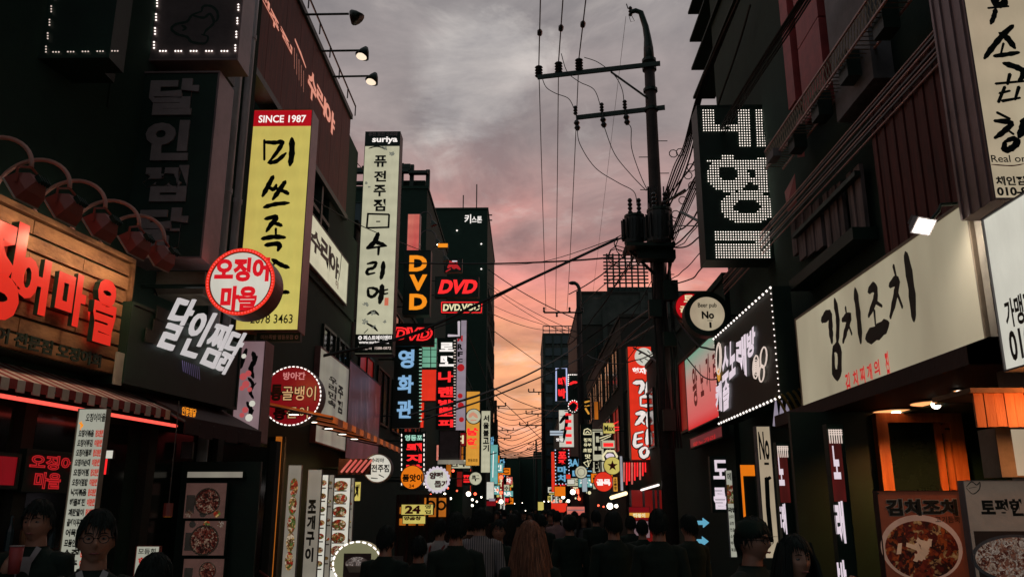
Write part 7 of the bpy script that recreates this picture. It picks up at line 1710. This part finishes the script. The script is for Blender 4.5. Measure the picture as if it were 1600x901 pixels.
for s in (-1, 1): mb.tube([(s*.09, .135, 1.0), (s*.085, .15, 1.2), (s*.09, .13, 1.40), (s*.10, .03, 1.45)], .014, 6)
mb.tube([(-.09, .15, 1.3), (.09, .15, 1.3)], .012, 6); STR = simple(mb, 'apron_strap', 'c_red')
def person(body, px, py, Y, rz, hair, label, top='c_black', bot='c_black', extra=(), group=None, tilt=0):
    c = hy(px, py, Y); s = c.z/1.765; root = thing('person', label, 'person', (c.x, Y, .0), group, rz); root.scale = (s, s, s)
    def ch(nm, me, mat=None):
        o = bpy.data.objects.new(nm, me); COL.objects.link(o); o.parent = root
        if mat: o.material_slots[0].link = 'OBJECT'; o.material_slots[0].material = M[mat]
        return o
    B_ = BODY[body]; ch('body', B_['body']); ch('top', B_['jacket'], top); ch('trousers', B_['trousers'], bot); ch('shoes', B_['shoes']); ch('hair', HM[hair])
    if body in ('near', 'drink', 'fem') or rz < 1.2 and rz > -1.2 and Y < 12:
        for nm, m_ in EY: ch(nm, m_)
        ch('lips', LP)
    for nm in extra:
        if nm == 'drink_glass':
            cc = CUP[0]; mb = MB(); mb.tube([cc+V((0, 0, -.065)), cc+V((0, 0, .085))], [.030, .038], 16); ch('drink_glass', simple(mb, 'glass', 'redpanel'))
            mb = MB().tube([cc+V((0, 0, .086)), cc+V((0, 0, .092))], .040, 16); ch('rim', simple(mb, 'rim', 'c_white'))
        else: ch({'glasses': 'glasses', 'cap': 'cap', 'shirt': 'shirt', 'strap': 'apron_strap'}[nm], dict(glasses=GLS, cap=CAPM, shirt=COLR, strap=STR)[nm])
    return root
PI = math.pi
person('drink', 65, 782, 5.4, .10, 'short', 'man in dark jacket and pale shirt holding up a red drink at far left', extra=('shirt', 'drink_glass'))
person('near', 156, 798, 4.1, .45, 'short', 'man with glasses in front of the white menu banner', extra=('glasses', 'shirt'))
person('walk', 243, 866, 4.2, 2.9, 'short', 'short dark-haired person, only the top of the head showing under the small white notice')
person('near', 713, 801, 7.2, PI+.1, 'short', 'broad man in black seen from behind, left of the centre of the street')
person('walk', 688, 811, 10.6, PI-.3, 'short', 'worker in a white shirt with reddish apron straps seen from behind near the 24 sign', 'c_white', 'c_navy', ('strap',))
person('near', 750, 794, 8.8, PI, 'short', 'man in a pale striped shirt walking away beside the broad man in black', 'c_stripe')
person('walkf', 779, 812, 9.6, .1, 'short', 'woman in dark clothes walking towards the viewer left of the fair-haired woman')
person('fem', 828, 814, 5.9, PI, 'fair', 'woman with long straight auburn hair seen from behind in mid street', 'c_black')
person('walk', 890, 804, 11.2, PI, 'short', 'man in a black cap and shirt walking away in front of the red banded sign', extra=('cap',))
person('walk', 870, 798, 17, PI, 'short', 'walker in a pale grey-pink top ahead of the man in the black cap', 'c_pink')
person('near', 1028, 796, 7.6, PI-.2, 'short', 'tall man in black seen from behind at the utility pole')
person('walk', 1003, 812, 11.5, PI, 'short', 'shorter dark walker just left of the tall man in black at the pole')
person('near', 958, 799, 8.4, PI+.2, 'short', 'bulky dark figure seen from behind between the cap wearer and the pole')
person('near', 1172, 809, 5.0, .75, 'short', 'bearded-looking man in black with round glasses and cap turned towards the right', extra=('glasses', 'cap'))
person('fem', 1238, 836, 4.6, .25, 'long', 'smiling woman with long dark hair in black beside the man with round glasses')
person('reach', 1420, 820, 6.2, .2, 'short', 'person in red reaching an arm out from behind the orange food poster', 'c_red')
more = [('walk', 655, 838, 8.0, PI, 'short', 'c_black', 'dark figure low in front of the gold-lit shop entrance'), ('near', 604, 822, 7.4, 2.9, 'short', 'c_black', 'dark figure right of the oval LED sign'),
 ('walk', 735, 808, 13, PI, 'short', 'c_brown', 'walker glimpsed between the broad man and the striped shirt'), ('walkf', 803, 803, 15, PI, 'long', 'c_navy', 'long-haired walker just left of the auburn-haired woman, farther off'),
 ('walk', 846, 803, 14, PI, 'short', 'c_black', 'dark walker just right of the auburn-haired woman, farther off'), ('walk', 860, 800, 20, 0, 'short', 'c_brown', 'distant walker facing the viewer left of the pale pink top'),
 ('walkf', 912, 801, 16, 0, 'long', 'c_grey', 'long-haired walker coming towards the viewer right of the cap wearer'), ('walk', 931, 797, 15, PI, 'short', 'c_black', 'dark walker left of the bulky dark figure'),
 ('walk', 1076, 804, 9.0, PI+.5, 'short', 'c_black', 'dark figure right of the utility pole near the blue arrows'), ('walkf', 985, 806, 13, PI, 'short', 'c_black', 'dark walker in front of the red arched sign')]
for b_, x, y, Y, rz, h_, tp, lab in more: person(b_, x, y, Y, rz, h_, lab, tp)
random.seed(21)
for i in range(34):
    x = random.uniform(762, 905); Y = random.uniform(20, 60); y = 793+random.uniform(1, 12)*16/Y
    person(random.choice(['walk', 'walkf']), x, y, Y, random.choice([0, PI])+random.uniform(-.3, .3), random.choice(['short', 'short', 'long']), 'dark silhouetted walker in the far crowd under the signs', random.choice(['c_black', 'c_navy', 'c_brown', 'c_grey', 'c_black', 'c_white']), group='far crowd along the street')
